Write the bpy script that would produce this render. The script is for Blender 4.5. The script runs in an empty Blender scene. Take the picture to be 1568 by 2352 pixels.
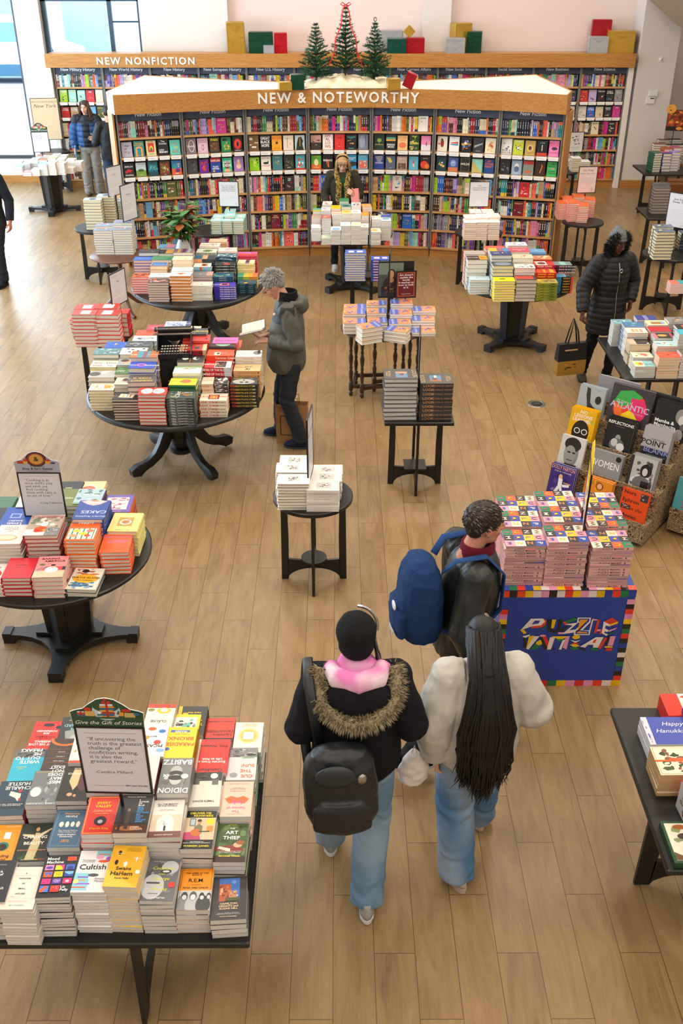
import bpy, math, random, re
from mathutils import Matrix, Vector, Euler, noise
R = math.radians
C = bpy.context.scene.collection
sc = bpy.context.scene
# ---------------------------------------------------------------- camera
CH, CF, CP, CY = 4.4, 2250.0, R(30.7), R(0.22)
cam = bpy.data.objects.new('camera', bpy.data.cameras.new('camera')); C.objects.link(cam)
cam.location = (0, 0, CH); cam.rotation_euler = (R(90) - CP, 0, -CY)
cam.data.sensor_fit = 'VERTICAL'; cam.data.sensor_height = 36; cam.data.lens = CF / 2352 * 36
cam.data.clip_end = 200
cam.data.dof.use_dof = True; cam.data.dof.focus_distance = 6.5; cam.data.dof.aperture_fstop = 8
sc.camera = cam
sc.view_settings.view_transform = 'Standard'; sc.view_settings.look = 'None'
sc.view_settings.gamma = 1.0; sc.view_settings.use_curve_mapping = False
sc.view_settings.exposure = 0.12
try:
    sc.cycles.max_bounces = 6; sc.cycles.diffuse_bounces = 3; sc.cycles.glossy_bounces = 3
    sc.cycles.transmission_bounces = 4; sc.cycles.caustics_reflective = False; sc.cycles.caustics_refractive = False
    sc.cycles.sample_clamp_indirect = 6
except Exception: pass
# ---------------------------------------------------------------- world, daylight, lamps
w = bpy.data.worlds.new('daylight'); sc.world = w; w.use_nodes = True
w.node_tree.nodes['Background'].inputs[0].default_value = (0.78, 0.89, 1.0, 1)
w.node_tree.nodes['Background'].inputs[1].default_value = 4.8
def lamp(kind, name, loc, rot, energy, col, **k):
    d = bpy.data.lights.new(name, kind); d.energy = energy; d.color = col
    for a, b in k.items(): setattr(d, a, b)
    o = bpy.data.objects.new(name, d); C.objects.link(o); o.location = loc; o.rotation_euler = rot
    return o
SUN = lamp('SUN', 'low_winter_sun', (-12, 30, 14), (R(-57), 0, R(22)), 2.2, (1, .97, .93), angle=R(.8))
WARM = (1.0, .88, .72)
CEIL = 6.6
for j, y in enumerate((-1.9, 1.2, 5.0, 8.8, 12.6, 16.4)):  # unseen row behind the camera added to brighten book fronts; other rows are ceiling lamps
    for i, x in enumerate((-5.2, -1.6, 2.0, 5.6)):
        lamp('AREA', 'ceiling_lamp', (x, y, CEIL - .06), (0, 0, 0), (70 if i else 42) * (.72 if j < 2 else 1), WARM if j > 1 else (1, .93, .82), shape='RECTANGLE', size=1.2, size_y=1.2)
lamp('AREA', 'shelf_wash_light', (0, 17.9, 5.6), (R(28), 0, 0), 60, (1, .84, .72), shape='RECTANGLE', size=9, size_y=.4)
lamp('AREA', 'side_window_light', (-8.6, 13.5, 2.6), (0, R(-90), 0), 640, (.52, .76, 1.0), shape='RECTANGLE', size=3.6, size_y=12)
lamp('AREA', 'street_window_light', (-8.6, 20.45, 2.6), (R(-90), 0, 0), 230, (.66, .84, 1.0), shape='RECTANGLE', size=4.2, size_y=4)
# ---------------------------------------------------------------- helpers
def at(px, py, z=0.0):
    """point of height z seen at a pixel"""
    u = (px - 784) / CF; v = (py - 1176) / CF
    d = (u, math.cos(CP) - v * math.sin(CP), -math.sin(CP) - v * math.cos(CP))
    c, s = math.cos(CY), math.sin(CY)
    X, Y = d[0] * c + d[1] * s, -d[0] * s + d[1] * c
    t = (z - CH) / d[2]
    return Vector((X * t, Y * t, z))
def zat(px, py, Yw):
    a = at(px, py, 0.0); return CH * (1 - Yw / a.y)
_lc = {}
def lin(h):
    if isinstance(h, tuple): return h
    c = _lc.get(h)
    if c is None:
        s = h if len(h) == 6 else ''.join(x * 2 for x in h)
        c = tuple((v / 12.92 if v <= .04045 else ((v + .055) / 1.055) ** 2.4) for v in (int(s[i:i + 2], 16) / 255 for i in (0, 2, 4)))
        _lc[h] = c
    return c
def mix(a, b, t):
    a, b = lin(a), lin(b); return tuple(a[i] * (1 - t) + b[i] * t for i in range(3))
def tag(o, label=None, cat=None, group=None, kind=None):
    if label: o['label'] = label
    if cat: o['category'] = cat
    if group: o['group'] = group
    if kind: o['kind'] = kind
    return o
def empty(name, loc=(0, 0, 0), rz=0.0, label=None, cat=None, group=None):
    o = bpy.data.objects.new(name, None); C.objects.link(o); o.empty_display_size = .05
    o.location = loc; o.rotation_euler = (0, 0, rz)
    return tag(o, label, cat, group)
# ---- materials
MAT = {}
def mat(name, rough=.5, col=None, metal=0.0, bump=None, spec=.5, alpha=None, em=None, coat=0, sss=0):
    m = bpy.data.materials.new(name); m.use_nodes = True; MAT[name] = m
    nt = m.node_tree; b = nt.nodes['Principled BSDF']
    b.inputs['Roughness'].default_value = rough; b.inputs['Metallic'].default_value = metal
    b.inputs['Specular IOR Level'].default_value = spec
    if coat: b.inputs['Coat Weight'].default_value = coat; b.inputs['Coat Roughness'].default_value = .15
    if sss: b.inputs['Subsurface Weight'].default_value = sss; b.inputs['Subsurface Radius'].default_value = (.02, .008, .004)
    if col is None:
        a = nt.nodes.new('ShaderNodeAttribute'); a.attribute_name = 'Col'
        nt.links.new(a.outputs['Color'], b.inputs['Base Color'])
    else: b.inputs['Base Color'].default_value = (*lin(col), 1)
    if bump:
        n = nt.nodes.new('ShaderNodeTexNoise'); n.inputs['Scale'].default_value = bump[0]; n.inputs['Detail'].default_value = 4
        tc = nt.nodes.new('ShaderNodeTexCoord'); nt.links.new(tc.outputs['Object'], n.inputs['Vector'])
        bp = nt.nodes.new('ShaderNodeBump'); bp.inputs['Strength'].default_value = bump[1]; bp.inputs['Distance'].default_value = bump[2]
        nt.links.new(n.outputs['Fac'], bp.inputs['Height']); nt.links.new(bp.outputs['Normal'], b.inputs['Normal'])
    return m
def nodes(m): return m.node_tree, m.node_tree.nodes['Principled BSDF']
def N(nt, t, **k):
    n = nt.nodes.new('ShaderNode' + t)
    for a, v in k.items(): setattr(n, a, v)
    return n
def mth(nt, op, a, b=None, c=None):
    n = N(nt, 'Math', operation=op)
    for i, v in enumerate((a, b, c)):
        if v is None: continue
        if isinstance(v, (int, float)): n.inputs[i].default_value = v
        else: nt.links.new(v, n.inputs[i])
    return n.outputs[0]
mat('print', .38); mat('gloss_print', .25, coat=.3); mat('matte', .8); mat('cloth', .9, bump=(260, .5, .002), spec=.2)
mat('puffer', .55, spec=.35); mat('skin', .55, sss=.08, spec=.35); mat('hair', .5, spec=.4); mat('foil', .28, metal=.45, bump=(14, .5, .01))
mat('black_metal', .35, '16161a', spec=.5); mat('steel', .3, 'b8b8b8', metal=1); mat('white_plastic', .5, 'e8e6e0')
mat('leaf', .35, spec=.5); mat('ceramic', .25, 'b9b6b2'); mat('leather', .42, bump=(60, .25, .004)); mat('denim', .85, bump=(300, .4, .002), spec=.2)
mat('paper_card', .7); mat('burlap', .95, 'e6d8ba', bump=(180, .6, .004)); mat('rubber', .7)
# page edges: fine paper lines
m = mat('page_edges', .85); nt, b = nodes(m)
tc = N(nt, 'TexCoord'); sp = N(nt, 'SeparateXYZ'); nt.links.new(tc.outputs['Object'], sp.inputs[0])
f = mth(nt, 'FRACT', mth(nt, 'MULTIPLY', sp.outputs[2], 520)); k = mth(nt, 'MULTIPLY_ADD', f, .16, .86)
a = N(nt, 'Attribute', attribute_name='Col'); mm = N(nt, 'VectorMath', operation='SCALE'); nt.links.new(a.outputs['Color'], mm.inputs[0]); nt.links.new(k, mm.inputs['Scale'])
nt.links.new(mm.outputs[0], b.inputs['Base Color'])
def wood(name, c0, c1, rough, scale=(1.5, 14, 14), axis=0, coat=0):
    m = mat(name, rough, c0, coat=coat); nt, b = nodes(m)
    tc = N(nt, 'TexCoord'); mp = N(nt, 'Mapping'); s = list(scale)
    if axis == 2: s = [s[1], s[2], s[0]]
    if axis == 1: s = [s[1], s[0], s[2]]
    mp.inputs['Scale'].default_value = s; nt.links.new(tc.outputs['Object'], mp.inputs[0])
    n = N(nt, 'TexNoise'); n.inputs['Scale'].default_value = 3; n.inputs['Detail'].default_value = 6; n.inputs['Distortion'].default_value = 1.2
    nt.links.new(mp.outputs[0], n.inputs['Vector'])
    cr = N(nt, 'ValToRGB'); cr.color_ramp.elements[0].position = .3; cr.color_ramp.elements[1].position = .7
    cr.color_ramp.elements[0].color = (*lin(c0), 1); cr.color_ramp.elements[1].color = (*lin(c1), 1)
    nt.links.new(n.outputs['Fac'], cr.inputs[0]); nt.links.new(cr.outputs[0], b.inputs['Base Color'])
    bp = N(nt, 'Bump'); bp.inputs['Strength'].default_value = .15; bp.inputs['Distance'].default_value = .003
    nt.links.new(n.outputs['Fac'], bp.inputs['Height']); nt.links.new(bp.outputs[0], b.inputs['Normal'])
    return m
wood('oak', 'a06a2c', 'c48c48', .5, (1.2, 22, 22)); wood('oak_upright', 'a06a2c', 'c48c48', .5, (1.2, 22, 22), 2)
wood('black_wood', '0c0c0c', '1b1a19', .42, (2, 20, 20), 0, .1); wood('walnut', '24140a', '4a2c16', .4, (2, 16, 16), 2, .2)
wood('mahogany', '4a2412', '6e3a1e', .35, (2, 16, 16), 2, .3); wood('shelf_oak', 'b98650', 'd2a26a', .5, (1.2, 24, 24))
# wood-look floor tiles laid along the room, thirds offset
m = mat('floor_tiles', .3, '9c7a50', spec=.45); nt, b = nodes(m)
tc = N(nt, 'TexCoord'); sp = N(nt, 'SeparateXYZ'); nt.links.new(tc.outputs['Object'], sp.inputs[0])
W_, L_ = .205, 1.035
u = mth(nt, 'DIVIDE', mth(nt, 'ADD', sp.outputs[0], .03), W_); row = mth(nt, 'FLOOR', u)
v = mth(nt, 'DIVIDE', mth(nt, 'ADD', mth(nt, 'SUBTRACT', sp.outputs[1], 3.43), mth(nt, 'MULTIPLY', row, L_ / 3)), L_); cell = mth(nt, 'FLOOR', v)
fu = mth(nt, 'FRACT', u); fv = mth(nt, 'FRACT', v)
eu = mth(nt, 'MULTIPLY', mth(nt, 'MINIMUM', fu, mth(nt, 'SUBTRACT', 1, fu)), W_); ev = mth(nt, 'MULTIPLY', mth(nt, 'MINIMUM', fv, mth(nt, 'SUBTRACT', 1, fv)), L_)
ed = mth(nt, 'MINIMUM', eu, ev); gr = mth(nt, 'LESS_THAN', ed, .0016)
cx = N(nt, 'CombineXYZ'); nt.links.new(row, cx.inputs[0]); nt.links.new(cell, cx.inputs[1])
wn = N(nt, 'TexWhiteNoise', noise_dimensions='3D'); nt.links.new(cx.outputs[0], wn.inputs['Vector'])
ad = N(nt, 'VectorMath', operation='MULTIPLY_ADD'); nt.links.new(wn.outputs['Color'], ad.inputs[0]); ad.inputs[1].default_value = (37, 37, 37); nt.links.new(tc.outputs['Object'], ad.inputs[2])
mp = N(nt, 'Mapping'); mp.inputs['Scale'].default_value = (7, 1.3, 1); nt.links.new(ad.outputs[0], mp.inputs[0])
n1 = N(nt, 'TexNoise'); n1.inputs['Scale'].default_value = 1.3; n1.inputs['Detail'].default_value = 7; n1.inputs['Roughness'].default_value = .62; n1.inputs['Distortion'].default_value = 1.4; nt.links.new(mp.outputs[0], n1.inputs['Vector'])
mp2 = N(nt, 'Mapping'); mp2.inputs['Scale'].default_value = (110, 3.0, 1); nt.links.new(ad.outputs[0], mp2.inputs[0])
n2 = N(nt, 'TexNoise'); n2.inputs['Scale'].default_value = 2.0; n2.inputs['Detail'].default_value = 3; n2.inputs['Distortion'].default_value = .8; nt.links.new(mp2.outputs[0], n2.inputs['Vector'])
cr = N(nt, 'ValToRGB'); E_ = cr.color_ramp.elements
E_[0].position = .22; E_[0].color = (*lin('6f5740'), 1); E_[1].position = .78; E_[1].color = (*lin('ad8f66'), 1)
e = E_.new(.48); e.color = (*lin('967950'), 1)
s1 = mth(nt, 'MULTIPLY_ADD', n1.outputs['Fac'], .72, mth(nt, 'MULTIPLY', n2.outputs['Fac'], .28))
s2 = mth(nt, 'ADD', s1, mth(nt, 'MULTIPLY', mth(nt, 'SUBTRACT', wn.outputs['Value'], .5), .10))
nt.links.new(s2, cr.inputs[0])
mx = N(nt, 'Mix', data_type='RGBA'); nt.links.new(gr, mx.inputs[0]); nt.links.new(cr.outputs[0], mx.inputs[6]); mx.inputs[7].default_value = (*lin('4e3c2a'), 1)
nt.links.new(mx.outputs[2], b.inputs['Base Color'])
bp = N(nt, 'Bump'); bp.inputs['Strength'].default_value = .5; bp.inputs['Distance'].default_value = .002
hh = mth(nt, 'SUBTRACT', mth(nt, 'MULTIPLY', n2.outputs['Fac'], .35), gr); nt.links.new(hh, bp.inputs['Height']); nt.links.new(bp.outputs[0], b.inputs['Normal'])
nt.links.new(mth(nt, 'MULTIPLY_ADD', n2.outputs['Fac'], .16, .27), b.inputs['Roughness'])
for nm, c in (('wall_paint', 'ddd6d0'), ('wall_pink', 'e6d3cc'), ('soffit', 'b8a88c'), ('white_laminate', 'e9e2d6'), ('grey_metal', '75736f'), ('sign_slate', '414758'), ('pavement', 'cfd6dc'), ('facade', 'b6cad6')): mat(nm, .75 if nm != 'grey_metal' else .5, c, bump=(40, .06, .002))
# paisley cardboard of the art book displays
m = mat('paisley', .8, '9a8262'); nt, b = nodes(m); tc = N(nt, 'TexCoord')
n = N(nt, 'TexNoise'); n.inputs['Scale'].default_value = 9; n.inputs['Detail'].default_value = 2; n.inputs['Distortion'].default_value = 2.5; nt.links.new(tc.outputs['Object'], n.inputs['Vector'])
wv = mth(nt, 'SINE', mth(nt, 'MULTIPLY', n.outputs['Fac'], 60)); cr = N(nt, 'ValToRGB'); cr.color_ramp.interpolation = 'CONSTANT'
cr.color_ramp.elements[0].color = (*lin('4a3424'), 1); cr.color_ramp.elements[1].position = .42; cr.color_ramp.elements[1].color = (*lin('b39a74'), 1)
nt.links.new(mth(nt, 'MULTIPLY_ADD', wv, .5, .5), cr.inputs[0]); nt.links.new(cr.outputs[0], b.inputs['Base Color'])
m = mat('window_glass', .02, 'ffffff', spec=.5); nt, b = nodes(m); b.inputs['Transmission Weight'].default_value = 1.0; b.inputs['IOR'].default_value = 1.01
# ---- text glyphs
_tc = {}
def text_mesh(s, bold=False, italic=False, align='CENTER', space=1.0, line=1.0):
    k = (s, bold, italic, align, space, line)
    if k in _tc: return _tc[k]
    cu = bpy.data.curves.new('lettering', 'FONT'); cu.body = s.replace('|', '\n'); cu.align_x = align; cu.resolution_u = 2; cu.fill_mode = 'BOTH'
    cu.space_character = space; cu.space_line = line
    if bold: cu.offset = .018
    if italic: cu.shear = .3
    o = bpy.data.objects.new('lettering', cu); C.objects.link(o)
    me = bpy.data.meshes.new_from_object(o.evaluated_get(bpy.context.evaluated_depsgraph_get()))
    vs = [(v.co.x, v.co.y) for v in me.vertices]; fs = [tuple(p.vertices) for p in me.polygons]
    bpy.data.objects.remove(o); bpy.data.curves.remove(cu); bpy.data.meshes.remove(me)
    _tc[k] = (vs, fs); return _tc[k]
class MB:
    """collects shapes, links them as one mesh object"""
    def __init__(s): s.v = []; s.f = []; s.c = []; s.m = []; s.xf = None; s.mi = 0
    def add(s, vs, fs, col='fff', mi=None):
        b = len(s.v); x = s.xf
        s.v += [tuple(x @ Vector(p)) for p in vs] if x is not None else [tuple(p) for p in vs]
        col = lin(col); mi = s.mi if mi is None else mi
        for f in fs: s.f.append(tuple(i + b for i in f)); s.c.append(col); s.m.append(mi)
        return s
    def box(s, x0, y0, z0, x1, y1, z1, col='fff', mi=None):
        vs = [(x, y, z) for z in (z0, z1) for y in (y0, y1) for x in (x0, x1)]
        return s.add(vs, [(0, 2, 3, 1), (4, 5, 7, 6), (0, 1, 5, 4), (1, 3, 7, 5), (3, 2, 6, 7), (2, 0, 4, 6)], col, mi)
    def bbox(s, x0, y0, z0, x1, y1, z1, r=.005, col='fff', mi=None):
        """box with chamfered vertical edges and top"""
        P = [(x0 + r, y0), (x1 - r, y0), (x1, y0 + r), (x1, y1 - r), (x1 - r, y1), (x0 + r, y1), (x0, y1 - r), (x0, y0 + r)]
        cx, cy = (x0 + x1) / 2, (y0 + y1) / 2
        def ins(P, r): return [(cx + (a - cx) * (1 - r / max(abs(x1 - cx), 1e-6)), cy + (b - cy) * (1 - r / max(abs(y1 - cy), 1e-6))) for a, b in P]
        rings = [[(a, b, z0) for a, b in P], [(a, b, z1 - r) for a, b in P], [(a, b, z1) for a, b in ins(P, r)]]
        return s.rings(rings, col, mi)
    def rings(s, rings, col='fff', mi=None, caps=True, closed=True):
        n = len(rings[0]); vs = [p for r in rings for p in r]; fs = []
        for i in range(len(rings) - 1):
            for j in range(n if closed else n - 1):
                k = (j + 1) % n; fs.append((i * n + j, i * n + k, (i + 1) * n + k, (i + 1) * n + j))
        if caps: fs.append(tuple(range(n - 1, -1, -1))); fs.append(tuple((len(rings) - 1) * n + j for j in range(n)))
        return s.add(vs, fs, col, mi)
    def prism(s, P, z0, z1, col='fff', mi=None):
        return s.rings([[(a, b, z0) for a, b in P], [(a, b, z1) for a, b in P]], col, mi)
    def cyl(s, cx, cy, z0, z1, r, n=20, col='fff', mi=None, r1=None, ry=None):
        r1 = r if r1 is None else r1; q = (ry / r) if ry else 1
        A = [(math.cos(2 * math.pi * i / n), math.sin(2 * math.pi * i / n)) for i in range(n)]
        return s.rings([[(cx + a * r, cy + b * r * q, z0) for a, b in A], [(cx + a * r1, cy + b * r1 * q, z1) for a, b in A]], col, mi)
    def lathe(s, prof, n=24, col='fff', mi=None, cx=0, cy=0):
        A = [(math.cos(2 * math.pi * i / n), math.sin(2 * math.pi * i / n)) for i in range(n)]
        return s.rings([[(cx + a * r, cy + b * r, z) for a, b in A] for r, z in prof], col, mi)
    def tube(s, P, r, n=8, col='fff', mi=None, flat=1.0):
        P = [Vector(p) for p in P]; rs = r if isinstance(r, (list, tuple)) else [r] * len(P); rg = []
        a = None
        for i, p in enumerate(P):
            d = (P[min(i + 1, len(P) - 1)] - P[max(i - 1, 0)]); d = d.normalized() if d.length > 1e-9 else Vector((0, 0, 1))
            if a is None:
                a = d.cross(Vector((0, 0, 1)))
                if a.length < .3: a = d.cross(Vector((0, 1, 0)))
            a = (a - d * a.dot(d)).normalized(); b = a.cross(d).normalized()
            rg.append([tuple(p + a * (rs[i] * math.cos(2 * math.pi * j / n)) + b * (rs[i] * flat * math.sin(2 * math.pi * j / n))) for j in range(n)])
        return s.rings(rg, col, mi)
    def ball(s, c, r, n=14, m=9, col='fff', mi=None, rot=None):
        r = (r, r, r) if isinstance(r, (int, float)) else r; c = Vector(c); rg = []
        for i in range(m + 1):
            t = math.pi * (i + .02) / (m + .04) - math.pi / 2; q = []
            for j in range(n):
                p = Vector((r[0] * math.cos(t) * math.cos(2 * math.pi * j / n), r[1] * math.cos(t) * math.sin(2 * math.pi * j / n), r[2] * math.sin(t)))
                q.append(tuple(c + (rot @ p if rot else p)))
            rg.append(q)
        return s.rings(rg, col, mi)
    def text(s, t, M, size, col, bold=False, italic=False, align='CENTER', depth=0, mi=None, sx=1.0, space=1.0, line=1.0, maxw=None):
        vs, fs = text_mesh(t, bold, italic, align, space, line)
        if not vs: return s
        if maxw:
            ww = (max(a for a, b in vs) - min(a for a, b in vs)) * size * sx
            if ww > maxw: sx *= maxw / ww
        V = [M @ Vector((a * size * sx, b * size, depth)) for a, b in vs]
        s.add(V, fs, col, mi)
        if depth:
            b0 = [M @ Vector((a * size * sx, b * size, 0)) for a, b in vs]; cnt = {}
            for f in fs:
                for i in range(len(f)):
                    e = (f[i], f[(i + 1) % len(f)]); cnt[e] = 1
            S = [(a, b) for a, b in cnt if (b, a) not in cnt]; n = len(V)
            s.add(V + b0, [(a, a + n, b + n, b) for a, b in S], col, mi)
        return s
    def mesh(s, name, mats):
        me = bpy.data.meshes.new(name); me.from_pydata(s.v, [], s.f)
        for m in ([mats] if isinstance(mats, str) else mats): me.materials.append(MAT[m])
        me.polygons.foreach_set('material_index', s.m)
        ca = me.color_attributes.new('Col', 'FLOAT_COLOR', 'CORNER'); buf = []
        for f, c in zip(s.f, s.c): buf += [c[0], c[1], c[2], 1.0] * len(f)
        ca.data.foreach_set('color', buf)
        return me
    def build(s, name, mats='matte', parent=None, loc=None, rz=0, smooth=False, rot=None):
        me = s.mesh(name, mats)
        if smooth:
            me.polygons.foreach_set('use_smooth', [True] * len(me.polygons))
            if smooth != 'all': me.set_sharp_from_angle(angle=R(38))
        return put(name, me, parent, loc, rz, rot)
def put(name, me, parent=None, loc=None, rz=0, rot=None):
    o = bpy.data.objects.new(name, me); C.objects.link(o)
    if parent: o.parent = parent
    if loc is not None: o.location = loc
    if rz: o.rotation_euler = (0, 0, rz)
    if rot is not None: o.rotation_euler = rot
    return o
def clone(o, parent=None, loc=None, rz=None, rec=True):
    c = o.copy(); C.objects.link(c); c.parent = parent
    if loc is not None: c.location = loc
    if rz is not None: c.rotation_euler = (0, 0, rz)
    if rec:
        for ch in KIDS.get(o.name, ()): clone(ch, c)
    return c
KIDS = {}
def kids(o):
    KIDS[o.name] = [c for c in bpy.data.objects if c.parent == o]
    for c in KIDS[o.name]: kids(c)
def ellipse(cx, cy, rx, ry, n=18, a0=0, a1=360):
    m = n if a1 - a0 >= 360 else n + 1
    return [(cx + rx * math.cos(R(a0 + (a1 - a0) * i / n)), cy + ry * math.sin(R(a0 + (a1 - a0) * i / n))) for i in range(m)]
# ---- cover art: a tiny drawing language, coordinates 0..1 over the face
def paint(mb, M, W, H, spec, mi=0, z0=.00012, base=True):
    """draws a printed face W x H (metres) in the plane of M; spec: commands parted by ;"""
    z = [0.0]
    def lay():
        z[0] += z0; return z[0]
    def poly(P, c):
        d = lay(); mb.add([M @ Vector((min(max(x, 0), 1) * W, min(max(y, 0), 1) * H, d)) for x, y in P], [tuple(range(len(P)))], c, mi)
    for cmd in spec.split(';'):
        q = cmd.split()
        if not q: continue
        k = q[0]
        if len(k) in (3, 6) and len(q) == 1: 
            if base: poly([(0, 0), (1, 0), (1, 1), (0, 1)], k)
        elif k == 'r':
            x0, y0, x1, y1 = map(float, q[1:5]); poly([(x0, y0), (x1, y0), (x1, y1), (x0, y1)], q[5])
        elif k == 'e':
            x, y, a, b = map(float, q[1:5]); poly(ellipse(x, y, a, b), q[5])
        elif k == 'p':
            n = list(map(float, q[2:])); poly(list(zip(n[::2], n[1::2])), q[1])
        elif k == 'o':   # ring outline
            x, y, a, b, t = map(float, q[1:6]); d = lay(); P = ellipse(x, y, a, b); I = ellipse(x, y, a - t, b - t * W / H); n = len(P)
            mb.add([M @ Vector((x * W, y * H, d)) for x, y in P + I], [(i, (i + 1) % n, (i + 1) % n + n, i + n) for i in range(n)], q[6], mi)
        elif k == 'b':   # border line
            i0, t = float(q[1]), float(q[2]); j0 = i0 * W / H; u = t * W / H
            for a in ((i0, j0, 1 - i0, j0 + u), (i0, 1 - j0 - u, 1 - i0, 1 - j0), (i0, j0, i0 + t, 1 - j0), (1 - i0 - t, j0, 1 - i0, 1 - j0)):
                poly([(a[0], a[1]), (a[2], a[1]), (a[2], a[3]), (a[0], a[3])], q[3])
        elif k in ('t', 'T', 'i', 'l', 'L'):  # text: x y size colour words (T bold, i italic, l left, L left bold)
            x, y, h = map(float, q[1:4]); s = ' '.join(q[5:])
            al = 'LEFT' if k in 'lL' else 'CENTER'
            mb.text(s, M @ Matrix.Translation((x * W, y * H, lay())), h * H * 1.5, q[4], k in 'TL', k == 'i', al, mi=mi, sx=1.1, line=.92, maxw=W * (.94 if al == 'CENTER' else .96 - x))
        elif k == 'v':   # vertical text
            x, y, h = map(float, q[1:4]); s = ' '.join(q[5:])
            mb.text(s, M @ Matrix.Translation((x * W, y * H, lay())) @ Matrix.Rotation(R(-90), 4, 'Z'), h * W * 1.35, q[4], True, mi=mi, maxw=H * .9)
        elif k == 'f':   # picture-like patches: x0 y0 x1 y1 seed n colours
            x0, y0, x1, y1 = map(float, q[1:5]); rd = random.Random(int(q[5])); n = int(q[6]); cs = q[7:]
            poly([(x0, y0), (x1, y0), (x1, y1), (x0, y1)], cs[0])
            for _ in range(n):
                a = rd.uniform(.05, .22) * (x1 - x0); bb = rd.uniform(.04, .16) * (y1 - y0); cx_ = rd.uniform(x0 + a, x1 - a); cy_ = rd.uniform(y0 + bb, y1 - bb); t0 = rd.uniform(0, 6)
                P = [(min(max(cx_ + a * math.cos(t0 + t) * rd.uniform(.5, 1), x0), x1), min(max(cy_ + bb * math.sin(t0 + t) * rd.uniform(.5, 1), y0), y1)) for t in (0, 1, 2, 3, 4.2, 5.2)]
                P = sorted(P, key=lambda p: math.atan2(p[1] - cy_, p[0] - cx_))
                z[0] += z0 * .25; mb.add([M @ Vector((x * W, y * H, z[0])) for x, y in P], [tuple(range(6))], rd.choice(cs[1:] or cs), mi)
    return z[0]
def oct_poly(cx, cy, r, n=8, a0=22.5):
    return [(cx + r * math.cos(R(a0 + 360 / n * i)), cy + r * math.sin(R(a0 + 360 / n * i))) for i in range(n)]
# ================================================================ the room
def struct(name, mb, m, **k): return tag(mb.build(name, m, **k), kind='structure')
struct('floor', MB().box(-8.8, -3, -.1, 10, 24, 0, 'fff'), 'floor_tiles')
struct('ceiling', MB().box(-8.8, -3, CEIL, 10, 24, CEIL + .2), 'wall_paint')
struct('wall_rear', MB().box(-8.8, -3.2, 0, 10, -3, CEIL), 'wall_paint')
struct('wall_right', MB().box(10, -3, 0, 10.2, 24, CEIL), 'wall_paint')
mb = MB(); mb.box(-8.9, -3, 0, -8.7, 7, CEIL).box(-8.9, 19.8, 0, -8.7, 24, CEIL).box(-8.9, 7, 0, -8.7, 19.8, .5).box(-8.9, 7, 4.6, -8.7, 19.8, CEIL)
for y in (10, 13, 16.2): mb.box(-8.9, y, .5, -8.7, y + .5, 4.6)
struct('wall_left', mb, 'wall_paint')
YB = 20.6
mb = MB(); mb.box(-8.8, YB, 0, -6.05, YB + .35, .5); mb.box(-6.03, YB - .12, 0, -5.56, YB + .35, CEIL); mb.box(-8.8, YB, 4.8, -6.03, YB + .35, CEIL)
mb.box(-5.56, YB, 0, -3.72, YB + .35, 2.2); mb.box(-5.56, YB, 3.30, -3.72, YB + .35, CEIL)
mb.box(-3.72, YB, 0, -2.53, YB + .35, CEIL); mb.box(-2.53, YB - .1, 0, -2.05, YB + .35, CEIL); mb.box(1.60, YB - .1, 0, 2.13, YB + .35, CEIL)
mb.box(-2.05, YB + .08, 2.0, 1.6, YB + .35, CEIL, 'fff', 1); mb.box(2.13, YB + .08, 2.0, 5.62, YB + .35, CEIL, 'fff', 1)
struct('wall_back', mb, ['wall_paint', 'wall_pink'])
mb = MB(); mb.box(5.62, 20.02, 0, 6.33, 23, CEIL); mb.box(6.33, 21.6, 0, 10, 21.9, CEIL); struct('wall_side', mb, 'wall_paint')
struct('baseboard_right', MB().box(5.58, 19.97, 0, 6.36, 20.02, .15).box(6.36, 21.54, 0, 10, 21.6, .15).box(6.33, 19.97, 0, 6.37, 21.6, .15), 'oak')
struct('baseboard_left', MB().box(-8.7, YB - .04, 0, -6.05, YB, .13).box(-6.05, YB - .16, 0, -5.52, YB - .12, .13), 'oak')
mb = MB(); mb.box(-8.8, YB - .02, .46, -6.04, YB + .05, .52, '3a4048'); mb.box(-6.1, YB - .0, .5, -6.04, YB + .06, 4.8, '3a4048'); mb.box(-8.8, YB, 4.74, -6.04, YB + .06, 4.8, '3a4048')
struct('window_2', mb, 'print')
struct('window_2_pane', MB().box(-8.7, YB + .02, .52, -6.1, YB + .03, 4.74), 'window_glass')
mb = MB(); c = '2c4656'
for x0, x1 in ((-5.56, -5.47), (-4.32, -4.24), (-3.76, -3.72)): mb.box(x0, YB + .04, 2.2, x1, YB + .12, 3.3, c)
mb.box(-5.56, YB + .04, 3.26, -3.72, YB + .12, 3.31, c).box(-4.24, YB + .05, 2.90, -3.76, YB + .11, 2.93, c); struct('window_1', mb, 'print')
struct('window_1_pane', MB().box(-5.47, YB + .07, 2.2, -3.76, YB + .08, 3.26), 'window_glass')
# stair soffit crossing the far corner of the ceiling
a, b_, c_ = at(1478, -12, 0), 0, 0
def P_at(px, py, Y): 
    q = at(px, py, 0.0); t = Y / q.y; return (q.x * t, Y, CH + (0 - CH) * t)
v0 = [P_at(1482, -8, 19.6), P_at(1557, 60, 19.6), P_at(1640, 66, 19.6), P_at(1640, -60, 19.6), P_at(1482, -60, 19.6)]
v1 = [(x + .05, 17.2, z + .12) for x, y, z in v0]
struct('trim_1', MB().rings([v0, v1]), 'soffit')
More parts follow.
